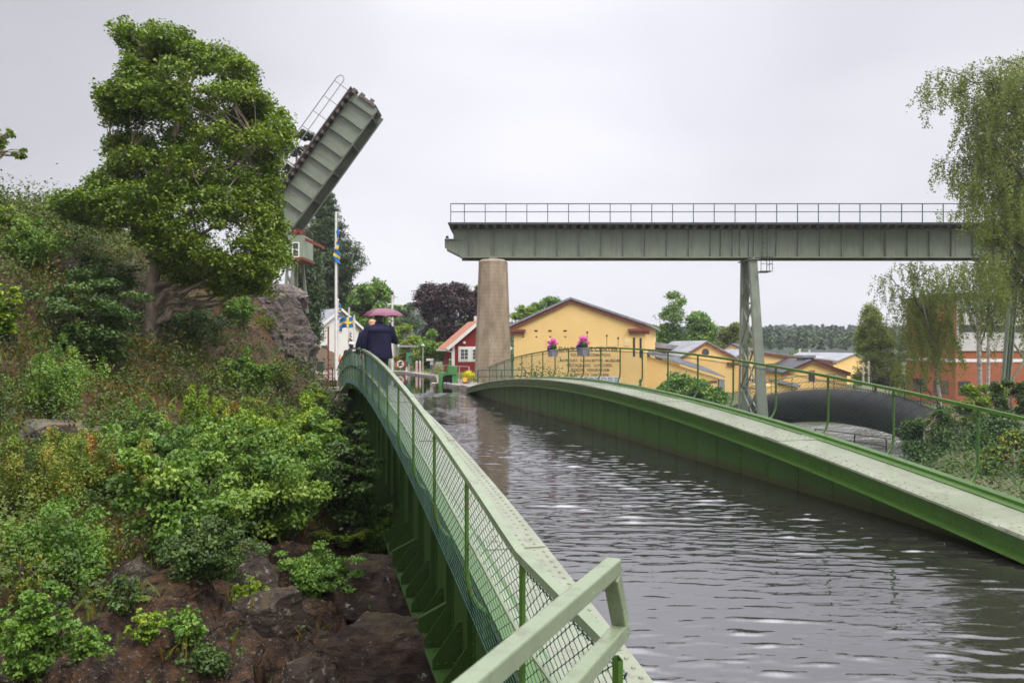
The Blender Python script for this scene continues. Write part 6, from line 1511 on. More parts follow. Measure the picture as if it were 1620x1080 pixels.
def crown_outline(name, label, root, d, outline, trunk, mat, seed, nclump, per, leaf, half, gate=-0.10, nlimb=30, rmin=0.26, rmax=0.55, gs=1.0):
    """broad crown filling a surveyed outline: leafy sprays through its whole depth, with gaps between boughs"""
    rng = np.random.RandomState(seed); s = d/F
    T = thing(name, label, 'tree', tuple(root), (0, 0, -YAW)); rl = root.x*CY - root.y*SY; rd = root.x*SY + root.y*CY
    O = np.array([((x-810)/F*d - rl, HC + (547-y)/F*d - root.z) for x, y in outline]); A0, A1 = O.min(0), O.max(0)
    Q = A0 + (A1-A0)*rng.rand(nclump*9, 2); x, y = Q[:, 0], Q[:, 1]; ins = np.zeros(len(Q), bool); dist = np.full(len(Q), 9e9); n = len(O)
    for a in range(n):
        p, q = O[a], O[(a+1) % n]
        if abs(p[1]-q[1]) > 1e-9: ins ^= ((p[1] > y) != (q[1] > y)) & (x < (q[0]-p[0])*(y-p[1])/(q[1]-p[1]) + p[0])
        t = np.clip(((Q-p)@(q-p))/((q-p)@(q-p)), 0, 1); dist = np.minimum(dist, np.linalg.norm(Q - (p + t[:, None]*(q-p)), axis=1))
    ins &= dist > 0.34; Q, dist = Q[ins], dist[ins] - 0.3
    hd = half*np.sqrt(np.clip(1 - (1 - np.clip(dist/(half*0.8), 0, 1))**2, 0.03, 1)); dep = hd*rng.uniform(-1, 1, len(Q))
    C = np.stack([Q[:, 0], dep, Q[:, 1]], 1)
    g = fbm(C*np.array([0.62, 0.62, 0.95])*gs + seed, 3, seed); shell = np.minimum(dist, hd - np.abs(dep))
    ok = (g > gate) & (rng.rand(len(C)) < np.where(shell < 0.9, 1.0, 0.35)); C = C[ok][:nclump]; g = g[ok][:nclump]
    R = rng.uniform(rmin, rmax, len(C))*(0.75 + np.clip(g - gate, 0, 0.5)*0.9)
    tp = [Vector(((px-810)/F*d - rl, 0, HC + (547-py)/F*d - root.z)) for px, py, _ in trunk]; tr_ = [r for _, _, r in trunk]
    b = MB(); b.tube(tp, tr_, 12); b.build('trunk', M['bark'], T)
    br = MB(); ends = []
    for c in C[rng.choice(len(C), nlimb, replace=False)]:
        c = Vector(c); j = min(range(1, len(tp)-1), key=lambda i: (tp[i]-c).length + 2.5*max(0, tp[i].z - c.z + 0.35*abs(c.x-tp[i].x)))
        pts = limb(br, tp[j], c, tr_[j]*0.5, 0.02, rng, n=7, wob=0.14, sag=0.04); ends += pts[2:]
    E = np.array([tuple(q) for q in ends])
    for c in C[::3]:
        e = E[np.argmin(((E-c)**2).sum(1))]; limb(br, e, c, 0.02, 0.005, rng, n=3, wob=0.12)
    br.build('branches', M['bark'], T)
    P, Nn, t, sz = leaves_in(C, R, per, leaf, rng, up=0.55, flat_=0.62); V, Fc = cards(P, Nn, sz, rng); mesh_obj('crown', V, Fc, mat, T, tint=t)
    return T
p, dm = hit(236, 545)
crown_outline('maple_tree', 'large leafy green tree with pale crooked trunk left of the raised span', p + Vector((0, 0, -0.2)), dm,
 [(180,42),(215,30),(260,36),(300,46),(345,40),(385,58),(405,80),(408,118),(440,118),(455,150),(462,185),(466,230),(455,265),(440,300),(455,330),(460,370),(468,410),(474,462),(436,486),(395,476),(350,478),(320,462),(300,474),(274,462),(256,436),(240,412),(205,418),(180,396),(150,372),(110,356),(76,338),(78,284),(130,276),(165,268),(155,240),(150,225),(172,200),(165,180),(140,152),(142,140),(170,128),(200,120),(195,95),(175,60)],
 [(234,556,.26),(238,515,.22),(241,490,.20),(236,465,.19),(246,430,.18),(250,380,.17),(258,320,.15),(270,240,.11),(288,160,.07),(300,90,.03)], M['leaf_maple'], 4, 3400, 46, 0.108, 2.7, gate=0.10, rmin=0.26, rmax=0.58, gs=1.6)
p = Vector(tuple(W(-130, 330, 24))); p.z = hz_at(p.x, p.y) - 0.2
crown_tree('leafy_tree', 'leafy branch tip reaching in at the upper left edge', 'tree', p, 24, [(8,222,14,12),(36,246,15,8),(-25,235,30,30),(-70,240,45,45)], [(-130,340,.15),(-120,290,.12),(-90,250,.08),(-40,235,.03)], M['leaf_maple'], M['bark'], leaf=0.10, total=6500, seed=8, per=16, sub=0.5, flat_=0.9, up=0.2, split=4)
# conifers behind the raised span
def conifer(name, label, p, d, prof, mat, seed, whorls=26, per=9, cl=30, needle=0.42, r0=0.28):
    """prof: [(py, left px, right px)] from the top down; branches in whorls, needles as narrow blades"""
    rng = np.random.RandomState(seed); s = d/F; xc = prof[0][1]*0.5 + prof[0][2]*0.5
    ys_ = [q[0] for q in prof]; z0 = prof[-1][0]
    root = WG(p, d, HC + (547-z0)*s - 1.5); T = thing(name, label, 'conifer', tuple(root), (0, 0, -YAW))
    zt = (z0-ys_[0])*s + 1.5; b = MB(); b.tube([(0, 0, 0), ((xc-p)*s*0.5, 0, zt*0.5), ((xc-p)*s, 0, zt)], [r0, r0*0.6, 0.03], 9); b.build('trunk', M['bark'], T)
    br = MB(); C = []; R = []
    for w in range(whorls):
        y = ys_[0] + (z0-ys_[0])*((w+0.4)/whorls)**0.9
        lx_ = np.interp(y, ys_, [q[1] for q in prof]); rx_ = np.interp(y, ys_, [q[2] for q in prof]); xm_ = (xc-p)*s*(1-(y-ys_[0])/(z0-ys_[0]))
        z = (z0-y)*s + 1.5
        for k in range(per):
            a = 2*math.pi*(k+rng.rand()*0.8)/per; ca = math.cos(a)
            L_ = ((rx_-p)*s - xm_ if ca > 0 else xm_ - (lx_-p)*s)*rng.uniform(0.6, 1.08); L_ = max(0.35, L_)
            tip = np.array([xm_ + L_*ca, L_*math.sin(a), z + L_*rng.uniform(-0.10, 0.12)])
            limb(br, (xm_, 0, z - 0.06*L_), tip, 0.05, 0.012, rng, n=3, wob=0.06)
            nb_ = max(2, int(L_/0.55))
            for q in range(nb_):
                t = 0.35 + 0.68*(q+rng.rand())/nb_; c = np.array([xm_, 0, z-0.06*L_])*(1-t) + tip*t
                C.append(c + rng.normal(size=3)*np.array([0.22, 0.22, 0.08])*L_*0.4); R.append(rng.uniform(0.5, 1.0))
    br.build('branches', M['twig'], T); C = np.array(C); R = np.array(R)
    P, Nn, t, sz = leaves_in(C, R, cl, needle, rng, up=0.5, flat_=0.5); V, Fc = cards(P, Nn, sz, rng, 0.22); mesh_obj('crown', V, Fc, mat, T, tint=t)
    return T
conifer('pine_tree', 'tall dark conifer rising right behind the hinge of the raised span', 502, 94, [(304,514,520),(340,494,536),(380,476,552),(412,470,584),(440,472,560),(480,470,566),(530,468,560),(600,480,540)], M['leaf_pine'], 3, whorls=34, per=15, cl=44)
conifer('spruce_tree', 'very dark conifer filling the gap between the outcrop and the white house', 484, 74, [(395,480,496),(440,466,508),(500,464,506),(560,466,500),(600,470,498)], M['leaf_pine'], 5, whorls=30, per=13, cl=46, r0=0.2)
crown_tree('tall_pine', 'thin crowned pine seen through the white railing of the raised span', 'pine', WG(466, 78, 0.5), 78, [(478,214,20,9),(466,238,26,12),(486,255,16,10),(450,270,22,12),(470,290,20,10),(440,300,18,10)], [(466,570,.25),(466,420,.2),(468,300,.14),(470,210,.04)], M['leaf_pine'], M['bark'], leaf=0.30, total=5200, seed=12, per=26, flat_=0.5)
# trees round the basin
def wtree(name, label, cat, foot, d, blobs, mat, seed, total, leaf, zf=0.3, bark=None, per=22, sub=0.58, flat_=0.8, **kw):
    fx, fy = foot; top = min(q[1] for q in blobs); 
    root = WG(fx, d, zf); cx = sum(q[0] for q in blobs)/len(blobs)
    yb = 547 - (zf-HC)*F/d
    return crown_tree(name, label, cat, root, d, blobs, [(fx, yb+2, .28*d/90), (fx*0.7+cx*0.3, yb*0.6+top*0.4, .2*d/90), (cx, yb*0.25+top*0.75, .07*d/90)], mat, bark or M['bark'], leaf=leaf*0.9, total=int(total*1.7), seed=seed, per=per, sub=sub, flat_=flat_, split=2, **kw)
wtree('broadleaf_tree', 'darker green tree behind the white house and waving flag', 'tree', (535, 560), 98, [(535,450,26,18),(545,480,26,22),(525,500,22,24),(520,470,16,18)], M['leaf_dark'], 22, 9000, 0.30)
wtree('dark_tree', 'dark tree mass low behind the white house roof', 'tree', (520, 560), 104, [(500,500,20,20),(515,520,20,20),(540,540,20,20),(490,530,20,26),(525,480,18,18),(555,500,16,20)], M['leaf_pine'], 33, 9000, 0.36)
wtree('linden_tree', 'pale yellow green round tree peeping out left of the pier behind the cottage', 'tree', (748, 560), 118, [(750,500,16,14),(738,508,12,10),(760,515,18,14),(752,525,14,10)], M['leaf_bright'], 24, 3500, 0.30)
wtree('pale_tree', 'light green tree top between the copper beech and the pier', 'tree', (752, 560), 124, [(752,460,14,10),(748,478,12,14),(758,490,14,14)], M['leaf_birch'], 25, 2200, 0.30)
wtree('broadleaf_tree', 'low green tree behind the left roof slope of the yellow hall', 'tree', (835, 570), 130, [(822,495,18,10),(838,490,18,13),(828,510,20,14)], M['leaf_bright'], 26, 3800, 0.32)
wtree('broadleaf_tree', 'taller green tree crest above the left roof slope of the yellow hall', 'tree', (872, 570), 134, [(862,482,18,9),(876,480,14,8),(850,494,14,10),(872,495,20,14)], M['leaf_mid'], 27, 3800, 0.32)
wtree('willow_bush', 'yellow green bush on the lock bank left of the red cottage', 'bush', (684, 585), 72, [(684,535,18,12),(672,552,18,16),(692,552,16,16),(680,570,24,14)], M['leaf_mid'], 28, 7000, 0.20)
wtree('willow_bush', 'bright green bush behind the signal cabinet', 'bush', (640, 578), 80, [(640,525,16,12),(628,540,14,16),(650,535,14,12),(637,560,22,16)], M['leaf_bright'], 29, 6000, 0.22)
wtree('weedy_bank', 'orange and green weedy bush on the bank behind the round sign', 'bush', (642, 580), 76, [(645,550,14,8),(636,566,18,8),(655,562,14,10)], M['leaf_weed'], 30, 3500, 0.2)
wtree('hill_tree', 'distant hazy green tree above the umbrella, left of the beech', 'tree', (648, 560), 170, [(640,490,18,10),(652,484,14,8),(632,500,16,14),(655,505,16,14)], M['leaf_dark'], 31, 2600, 0.5)
wtree('hill_tree', 'lower distant green tree to the left behind the umbrella rim', 'tree', (622, 560), 160, [(622,492,14,10),(612,505,14,14),(630,512,14,14)], M['leaf_mid'], 32, 2200, 0.5)
def otree(name, label, foot, d, zf, outline, mat, seed, n, per, leaf, half, r0, r1, gate=-0.02, gs=1.0, nl=16, tw=0.16):
    yb = 547 - (zf-HC)*F/d; top = min(q[1] for q in outline); xt = [q[0] for q in outline if q[1] == top][0]
    return crown_outline(name, label, WG(foot, d, zf), d, outline, [(foot, yb+2, tw), (foot, yb*0.75+top*0.25, tw*0.85), (foot*0.7+xt*0.3, yb*0.5+top*0.5, tw*0.65), (foot*0.4+xt*0.6, yb*0.3+top*0.7, tw*0.4), (xt, top*0.9+yb*0.1, 0.03)], M[mat], seed, n, per, leaf, half, gate=gate, nlimb=nl, rmin=r0, rmax=r1, gs=gs)
otree('tall_tree', 'tallest layered green tree behind the lean-to roof', 1062, 118, -2.5, [(1052,464),(1070,460),(1086,472),(1080,488),(1089,505),(1082,520),(1094,540),(1094,570),(1034,570),(1038,535),(1046,515),(1036,500),(1050,490),(1039,478)], 'leaf_mid', 41, 420, 26, 0.27, 2.6, 0.55, 1.1, gs=0.75)
otree('tall_tree', 'second tree right of the tallest one, rounder and lower', 1106, 114, -2.5, [(1095,494),(1112,488),(1123,504),(1134,520),(1130,540),(1138,568),(1083,568),(1084,535),(1090,515),(1085,503)], 'leaf_mid', 42, 420, 26, 0.27, 2.6, 0.55, 1.1, gs=0.75)
otree('pale_birch', 'pale slender birch standing left of the brick power station', 1385, 84, -3.6, [(1373,474),(1383,478),(1393,500),(1402,520),(1414,545),(1426,575),(1426,614),(1350,614),(1352,580),(1355,545),(1358,515),(1364,492)], 'leaf_birch', 46, 900, 30, 0.16, 2.4, 0.35, 0.8, gate=-0.2, gs=0.9)
otree('sumac_bush', 'feathery green bush growing up outside the far railing by the lean-to', 1098, 40, -4.0, [(1030,612),(1048,590),(1070,578),(1095,588),(1120,590),(1142,606),(1158,622),(1152,645),(1125,665),(1060,650),(1035,632)], 'leaf_mid', 47, 620, 24, 0.13, 1.3, 0.16, 0.34, gate=-0.12, gs=1.6, tw=0.08)['category'] = 'bush'
otree('beech_tree', 'dark purple copper beech left of the concrete pier', 702, 100, 0.1, [(654,470),(668,450),(690,441),(715,444),(740,450),(757,462),(762,500),(758,530),(748,560),(700,568),(672,560),(663,540),(672,512),(655,488)], 'leaf_beech', 23, 1500, 26, 0.26, 4.0, 0.5, 1.1, gate=-0.08, gs=0.6)
otree('broadleaf_tree', 'rounded mid green tree right of the dark conifer', 582, 92, 0.1, [(550,470),(570,447),(595,437),(615,455),(628,478),(622,510),(612,550),(560,558),(540,530),(545,495)], 'leaf_mid', 21, 1300, 26, 0.25, 3.4, 0.45, 1.0, gate=-0.06, gs=0.7)
wtree('path_bush', 'dark green bush beside the path between the outcrop and the white house', 'bush', (482, 604), 50, [(478,572,12,14),(490,582,9,11),(474,590,10,10)], M['leaf_dark'], 71, 2600, 0.13, zf=0.5)
# trees behind the yellow works
wtree('low_tree', 'low green tree close against the right eave of the yellow hall', 'tree', (1032, 590), 122, [(1030,515,8,10),(1036,532,12,14),(1028,545,12,12)], M['leaf_mid'], 43, 2600, 0.32, zf=-2.5)
wtree('round_tree', 'round olive green tree just left of the steel trestle', 'tree', (1158, 590), 126, [(1148,530,16,12),(1166,527,16,12),(1158,545,22,14),(1140,548,12,12)], M['leaf_birch'], 44, 6000, 0.32, zf=-2.5)
wtree('round_tree', 'domed green bush above the long works roof right of the trestle', 'tree', (1250, 590), 130, [(1250,562,20,10),(1238,568,14,9),(1264,568,12,8)], M['leaf_mid'], 45, 2600, 0.32, zf=-2.5)
# weeping birches at the right
def birch(label, foot, d, zf, trunk, strands, seed, leaf=0.085, dens=1.0, limbs=()):
    rng = np.random.RandomState(seed); s = d/F; root = WG(foot, d, zf)
    T = thing('birch_tree', label, 'birch', tuple(root), (0, 0, -YAW)); b = MB()
    def loc(px, py, dy=0.0): dd = d+dy; return Vector(((px-810)/F*dd - (foot-810)/F*d, dy, HC + (547-py)/F*dd - zf))
    tp = [loc(x, y) for x, y, _ in trunk]; b.tube(tp, [r for _, _, r in trunk], 10); b.build('trunk', M['birchbark'], T)
    br = MB(); P = []; Nn = []; Tn = []
    for (x, y, rx, ry, ln) in strands:
        ln = ln*rng.uniform(0.7, 1.2); dyc = rng.uniform(-1.6, 1.6); c = loc(x, y, dyc)
        cand = [q for q in tp if q.z < c.z - 0.25*abs(c.x - q.x)] or tp[:1]; a = min(cand, key=lambda q: (q-c).length)
        pts = limb(br, a, c, 0.05, 0.014, rng, n=6, wob=0.08, sag=0.10)
        k = int(max(4, rx*ry*0.055 + 6)*dens)
        for _ in range(k):
            th, rr = rng.rand()*6.28, math.sqrt(rng.rand()); o = np.array(c) + np.array([rx*s*rr*math.cos(th), rng.normal()*0.5*rx*s, ry*s*rr*math.sin(th)])
            if rng.rand() < 0.3: limb(br, pts[rng.randint(3, 7)], o, 0.012, 0.006, rng, n=3, wob=0.08, sag=0.1)
            L_ = ln*s*rng.uniform(0.45, 1.15); n = int(L_/0.028) + 4; t = np.linspace(0, 1, n)
            sw = rng.normal(0, 0.22, 2); pth = o[None] + np.stack([sw[0]*t*L_ + 0.05*np.sin(t*5+rng.rand()*6), sw[1]*t*L_, -L_*t], 1)
            if rng.rand() < 0.5: br.tube([Vector(q) for q in pth[::max(1, n//4)]], 0.004, 3)
            P.append(pth + rng.normal(0, 0.085, (n, 3))); Tn.append(np.clip(rng.normal(0.42, 0.15) + rng.normal(0, 0.18, n), 0, 1))
            nn = rng.normal(size=(n, 3)); nn[:, 2] = nn[:, 2]*0.5 + 0.2; Nn.append(nn/np.linalg.norm(nn, axis=1)[:, None])
    br.build('branches', M['twig'], T); P = np.concatenate(P); V, Fc = cards(P, np.concatenate(Nn), leaf*(0.7+0.6*rng.rand(len(P))), rng, 0.8)
    mesh_obj('crown', V, Fc, M['leaf_birch'], T, tint=np.concatenate(Tn)); return T
birch('big weeping birch whose hanging branches cover the right end of the viaduct', 1668, 44, -3.0, [(1668,720,.22),(1660,500,.19),(1650,330,.15),(1640,200,.10),(1620,110,.04)],
 [(1492,112,22,8,55),(1462,140,10,4,55),(1520,128,24,12,50),(1548,112,26,14,55),(1590,98,34,12,70),(1625,110,40,20,90),(1560,165,34,16,80),(1605,180,40,22,90),(1640,170,40,30,90),(1535,215,24,12,70),(1575,235,34,18,80),(1615,250,40,22,90),(1486,256,12,5,55),(1512,262,18,8,55),(1530,285,24,10,50),(1565,300,34,16,60),(1610,310,40,20,70),(1645,300,40,40,90),(1560,240,30,30,90),(1590,140,36,30,80),(1540,160,24,20,80),(1595,280,40,20,80),(1600,345,36,14,70),(1570,372,24,8,40),(1550,330,22,12,50),(1580,352,30,10,50),(1612,372,30,14,60),(1556,356,14,5,30),(1640,400,30,20,60),(1575,405,26,10,90),(1605,412,26,12,110),(1630,430,24,16,120),(1550,400,16,6,60)], 51, dens=0.85, leaf=0.105)
birch('birch with two leaning hanging crowns behind the viaduct, nearest the white panels', 1551, 62, -3.8, [(1551,640,.17),(1549,560,.16),(1546,470,.13),(1545,380,.10),(1530,300,.03)],
 [(1520,418,24,10,95),(1556,414,26,10,80),(1590,418,26,12,80),(1536,418,26,10,130),(1570,416,26,10,120),(1505,336,18,8,26),(1535,330,16,8,30),(1540,470,18,12,60),(1500,440,22,10,100),(1580,470,16,10,70)], 52, leaf=0.11, dens=0.85)
birch('birch with a dark mottled trunk just right of its white neighbour', 1565, 63.5, -3.8, [(1563,640,.13),(1564,540,.12),(1567,440,.10),(1570,350,.04)], [(1575,440,22,10,70),(1600,450,20,10,80),(1610,420,16,8,60),(1585,500,14,10,50)], 53, leaf=0.11, dens=0.8)
birch('birch hanging in front of the orange brick wall with a thin leaning trunk', 1488, 60, -3.8, [(1488,640,.12),(1478,560,.10),(1464,500,.08),(1450,440,.05),(1440,410,.03)],
 [(1398,436,14,6,50),(1428,418,20,8,60),(1456,420,22,8,80),(1484,424,18,8,90),(1436,470,18,10,70),(1455,450,30,14,110),(1475,470,30,14,110),(1490,520,24,14,80),(1440,520,22,14,80),(1500,450,20,10,120),(1462,490,20,14,80),(1490,505,18,14,80),(1420,455,14,8,60),(1476,550,20,14,60),(1446,540,16,12,60),(1425,590,16,16,60),(1440,640,14,14,70)], 54, leaf=0.11, dens=0.75)
# bushes on the right bank below the fence
for i, (x, y, rx, ry, d, mt, lab) in enumerate(((1462,690,36,40,38,'leaf_dark','green bush hanging beside the end of the black pipe'), (1512,668,40,34,42,'leaf_birch','olive bush right of the black pipe under the birches'), (1566,690,42,36,38,'leaf_dark','dark green bush in front of the splayed trestle foot'),
  (1604,738,44,50,31,'leaf_weed','reddish brown and green bush at the right edge below the railing'), (1536,762,50,34,32,'leaf_weed','low mixed weeds behind the right walkway fence'), (1600,630,34,30,46,'leaf_dark','green bush at the right edge beneath the steel leg'), (1475,775,36,26,34,'leaf_dark','dark low bush in the shade under the black pipe'), (1560,620,30,20,52,'leaf_bright','small bright bush at the feet of the two birches'))):
    zf = float(ground(np.array([WG(x, d, 0).x]), np.array([WG(x, d, 0).y]))[0])
    wtree('bank_bush', lab, 'bush', (x, 0), d, [(x-rx*0.6,y,rx*0.6,ry*0.6),(x+rx*0.6,y-ry*0.15,rx*0.6,ry*0.6),(x,y-ry*0.5,rx*0.6,ry*0.5),(x+rx*0.1,y+ry*0.5,rx*0.9,ry*0.5),(x-rx*0.3,y+ry*0.8,rx*0.8,ry*0.4),(x-rx*0.7,y-ry*0.4,rx*0.4,ry*0.4),(x+rx*0.7,y-ry*0.7,rx*0.4,ry*0.4)], M[mt], 60+i, 8000, 0.12, zf=zf)
# ================================================================ SHRUBS AND GROUND COVER ON THE SLOPE
def shrub(name, label, px_, py_, wpx, hpx, mat, seed, leaf=0.07, total=6000, stems=14, style='round', cat='shrub'):
    """px_,py_: where its foot meets the slope; wpx,hpx: its size in the picture"""
    rng = np.random.RandomState(seed); p, d = hit(px_, py_); s = d/F; w, h = wpx*s, hpx*s
    T = thing(name, label, cat, (p.x, p.y, p.z-0.05), (0, 0, -YAW)); b = MB(); C = []; R = []
    for k in range(stems):
        a = rng.rand()*6.283; e = rng.rand()**0.6
        tip = np.array([w*0.5*e*math.cos(a), w*0.42*e*math.sin(a), h*(1.02 - 0.45*e*e)*rng.uniform(0.65, 1.05)])
        pts = limb(b, (tip[0]*0.12, tip[1]*0.12, 0), tip, 0.012+0.010*h, 0.004, rng, n=5, wob=0.07)
        m_ = max(3, int(5 + 2*rng.rand()))
        for q in range(m_):
            t = 0.28 + 0.75*q/(m_-1)
            i0 = min(4, int(t*5)); c = pts[i0].lerp(pts[i0+1], min(1.2, t*5-i0)); rr = (0.16 if style != 'weed' else 0.10)*w*(1.15-0.45*t)*rng.uniform(0.7, 1.3)
            sp = rng.normal(size=3)*np.array([0.11, 0.11, 0.05])*w
            C.append(np.array(c)+sp); R.append(rr)
    C = np.array(C); R = np.array(R); per = max(6, int(total/len(C)))
    P, Nn, t, sz = leaves_in(C, R, per, leaf, rng, up=0.8 if style == 'layer' else 0.45, flat_=0.35 if style == 'layer' else (1.5 if style == 'weed' else 0.7))
    P[:, 2] = np.maximum(P[:, 2], 0.0)
    V, Fc = cards(P, Nn, sz, rng, 0.7 if style != 'weed' else 0.5)
    b.build('stems', M['twig'], T); mesh_obj('leaves', V, Fc, mat, T, tint=t); return T
def fern(label, px_, py_, wpx, hpx, seed, mat='leaf_fern', n=13):
    rng = np.random.RandomState(seed); p, d = hit(px_, py_); s = d/F; w, h = wpx*s, hpx*s
    T = thing('fern', label, 'fern', (p.x, p.y, p.z-0.02), (0, 0, -YAW)); b = MB(); P = []; A_ = []; S_ = []
    for k in range(n):
        a = 6.283*(k+0.5*rng.rand())/n; L_ = w*0.5*rng.uniform(0.8, 1.1); pts = []
        for i in range(13):
            t = i/12; pts.append(np.array([L_*t*math.cos(a), L_*t*math.sin(a)*0.9, h*(1.5*t - 1.05*t*t)]))
        b.tube([Vector(q) for q in pts], [0.005*(1-i/14) for i in range(13)], 4)
        side = np.array([-math.sin(a), math.cos(a), 0])
        for i in range(1, 12):
            for sg in (-1, 1):
                ln = 0.30*L_*math.sin(math.pi*(0.12+0.88*i/12))**0.8; P.append((pts[i], pts[i]+side*sg*ln+(pts[min(i+1,12)]-pts[i])*0.7, L_*0.045))
    V = []; Fc = []
    for a, c, w_ in P:
        dv = c-a; u = np.cross(dv, [0, 0, 1]); u = u/(np.linalg.norm(u)+1e-9)*w_; k = len(V); V += [a, a+dv*0.45+u, c, a+dv*0.45-u]; Fc.append((k, k+1, k+2, k+3))
    b.build('stalks', M['twig'], T); mesh_obj('fronds', np.array(V), np.array(Fc), M[mat], T, tint=np.clip(rng.normal(0.5, 0.2, len(Fc)), 0, 1)); return T
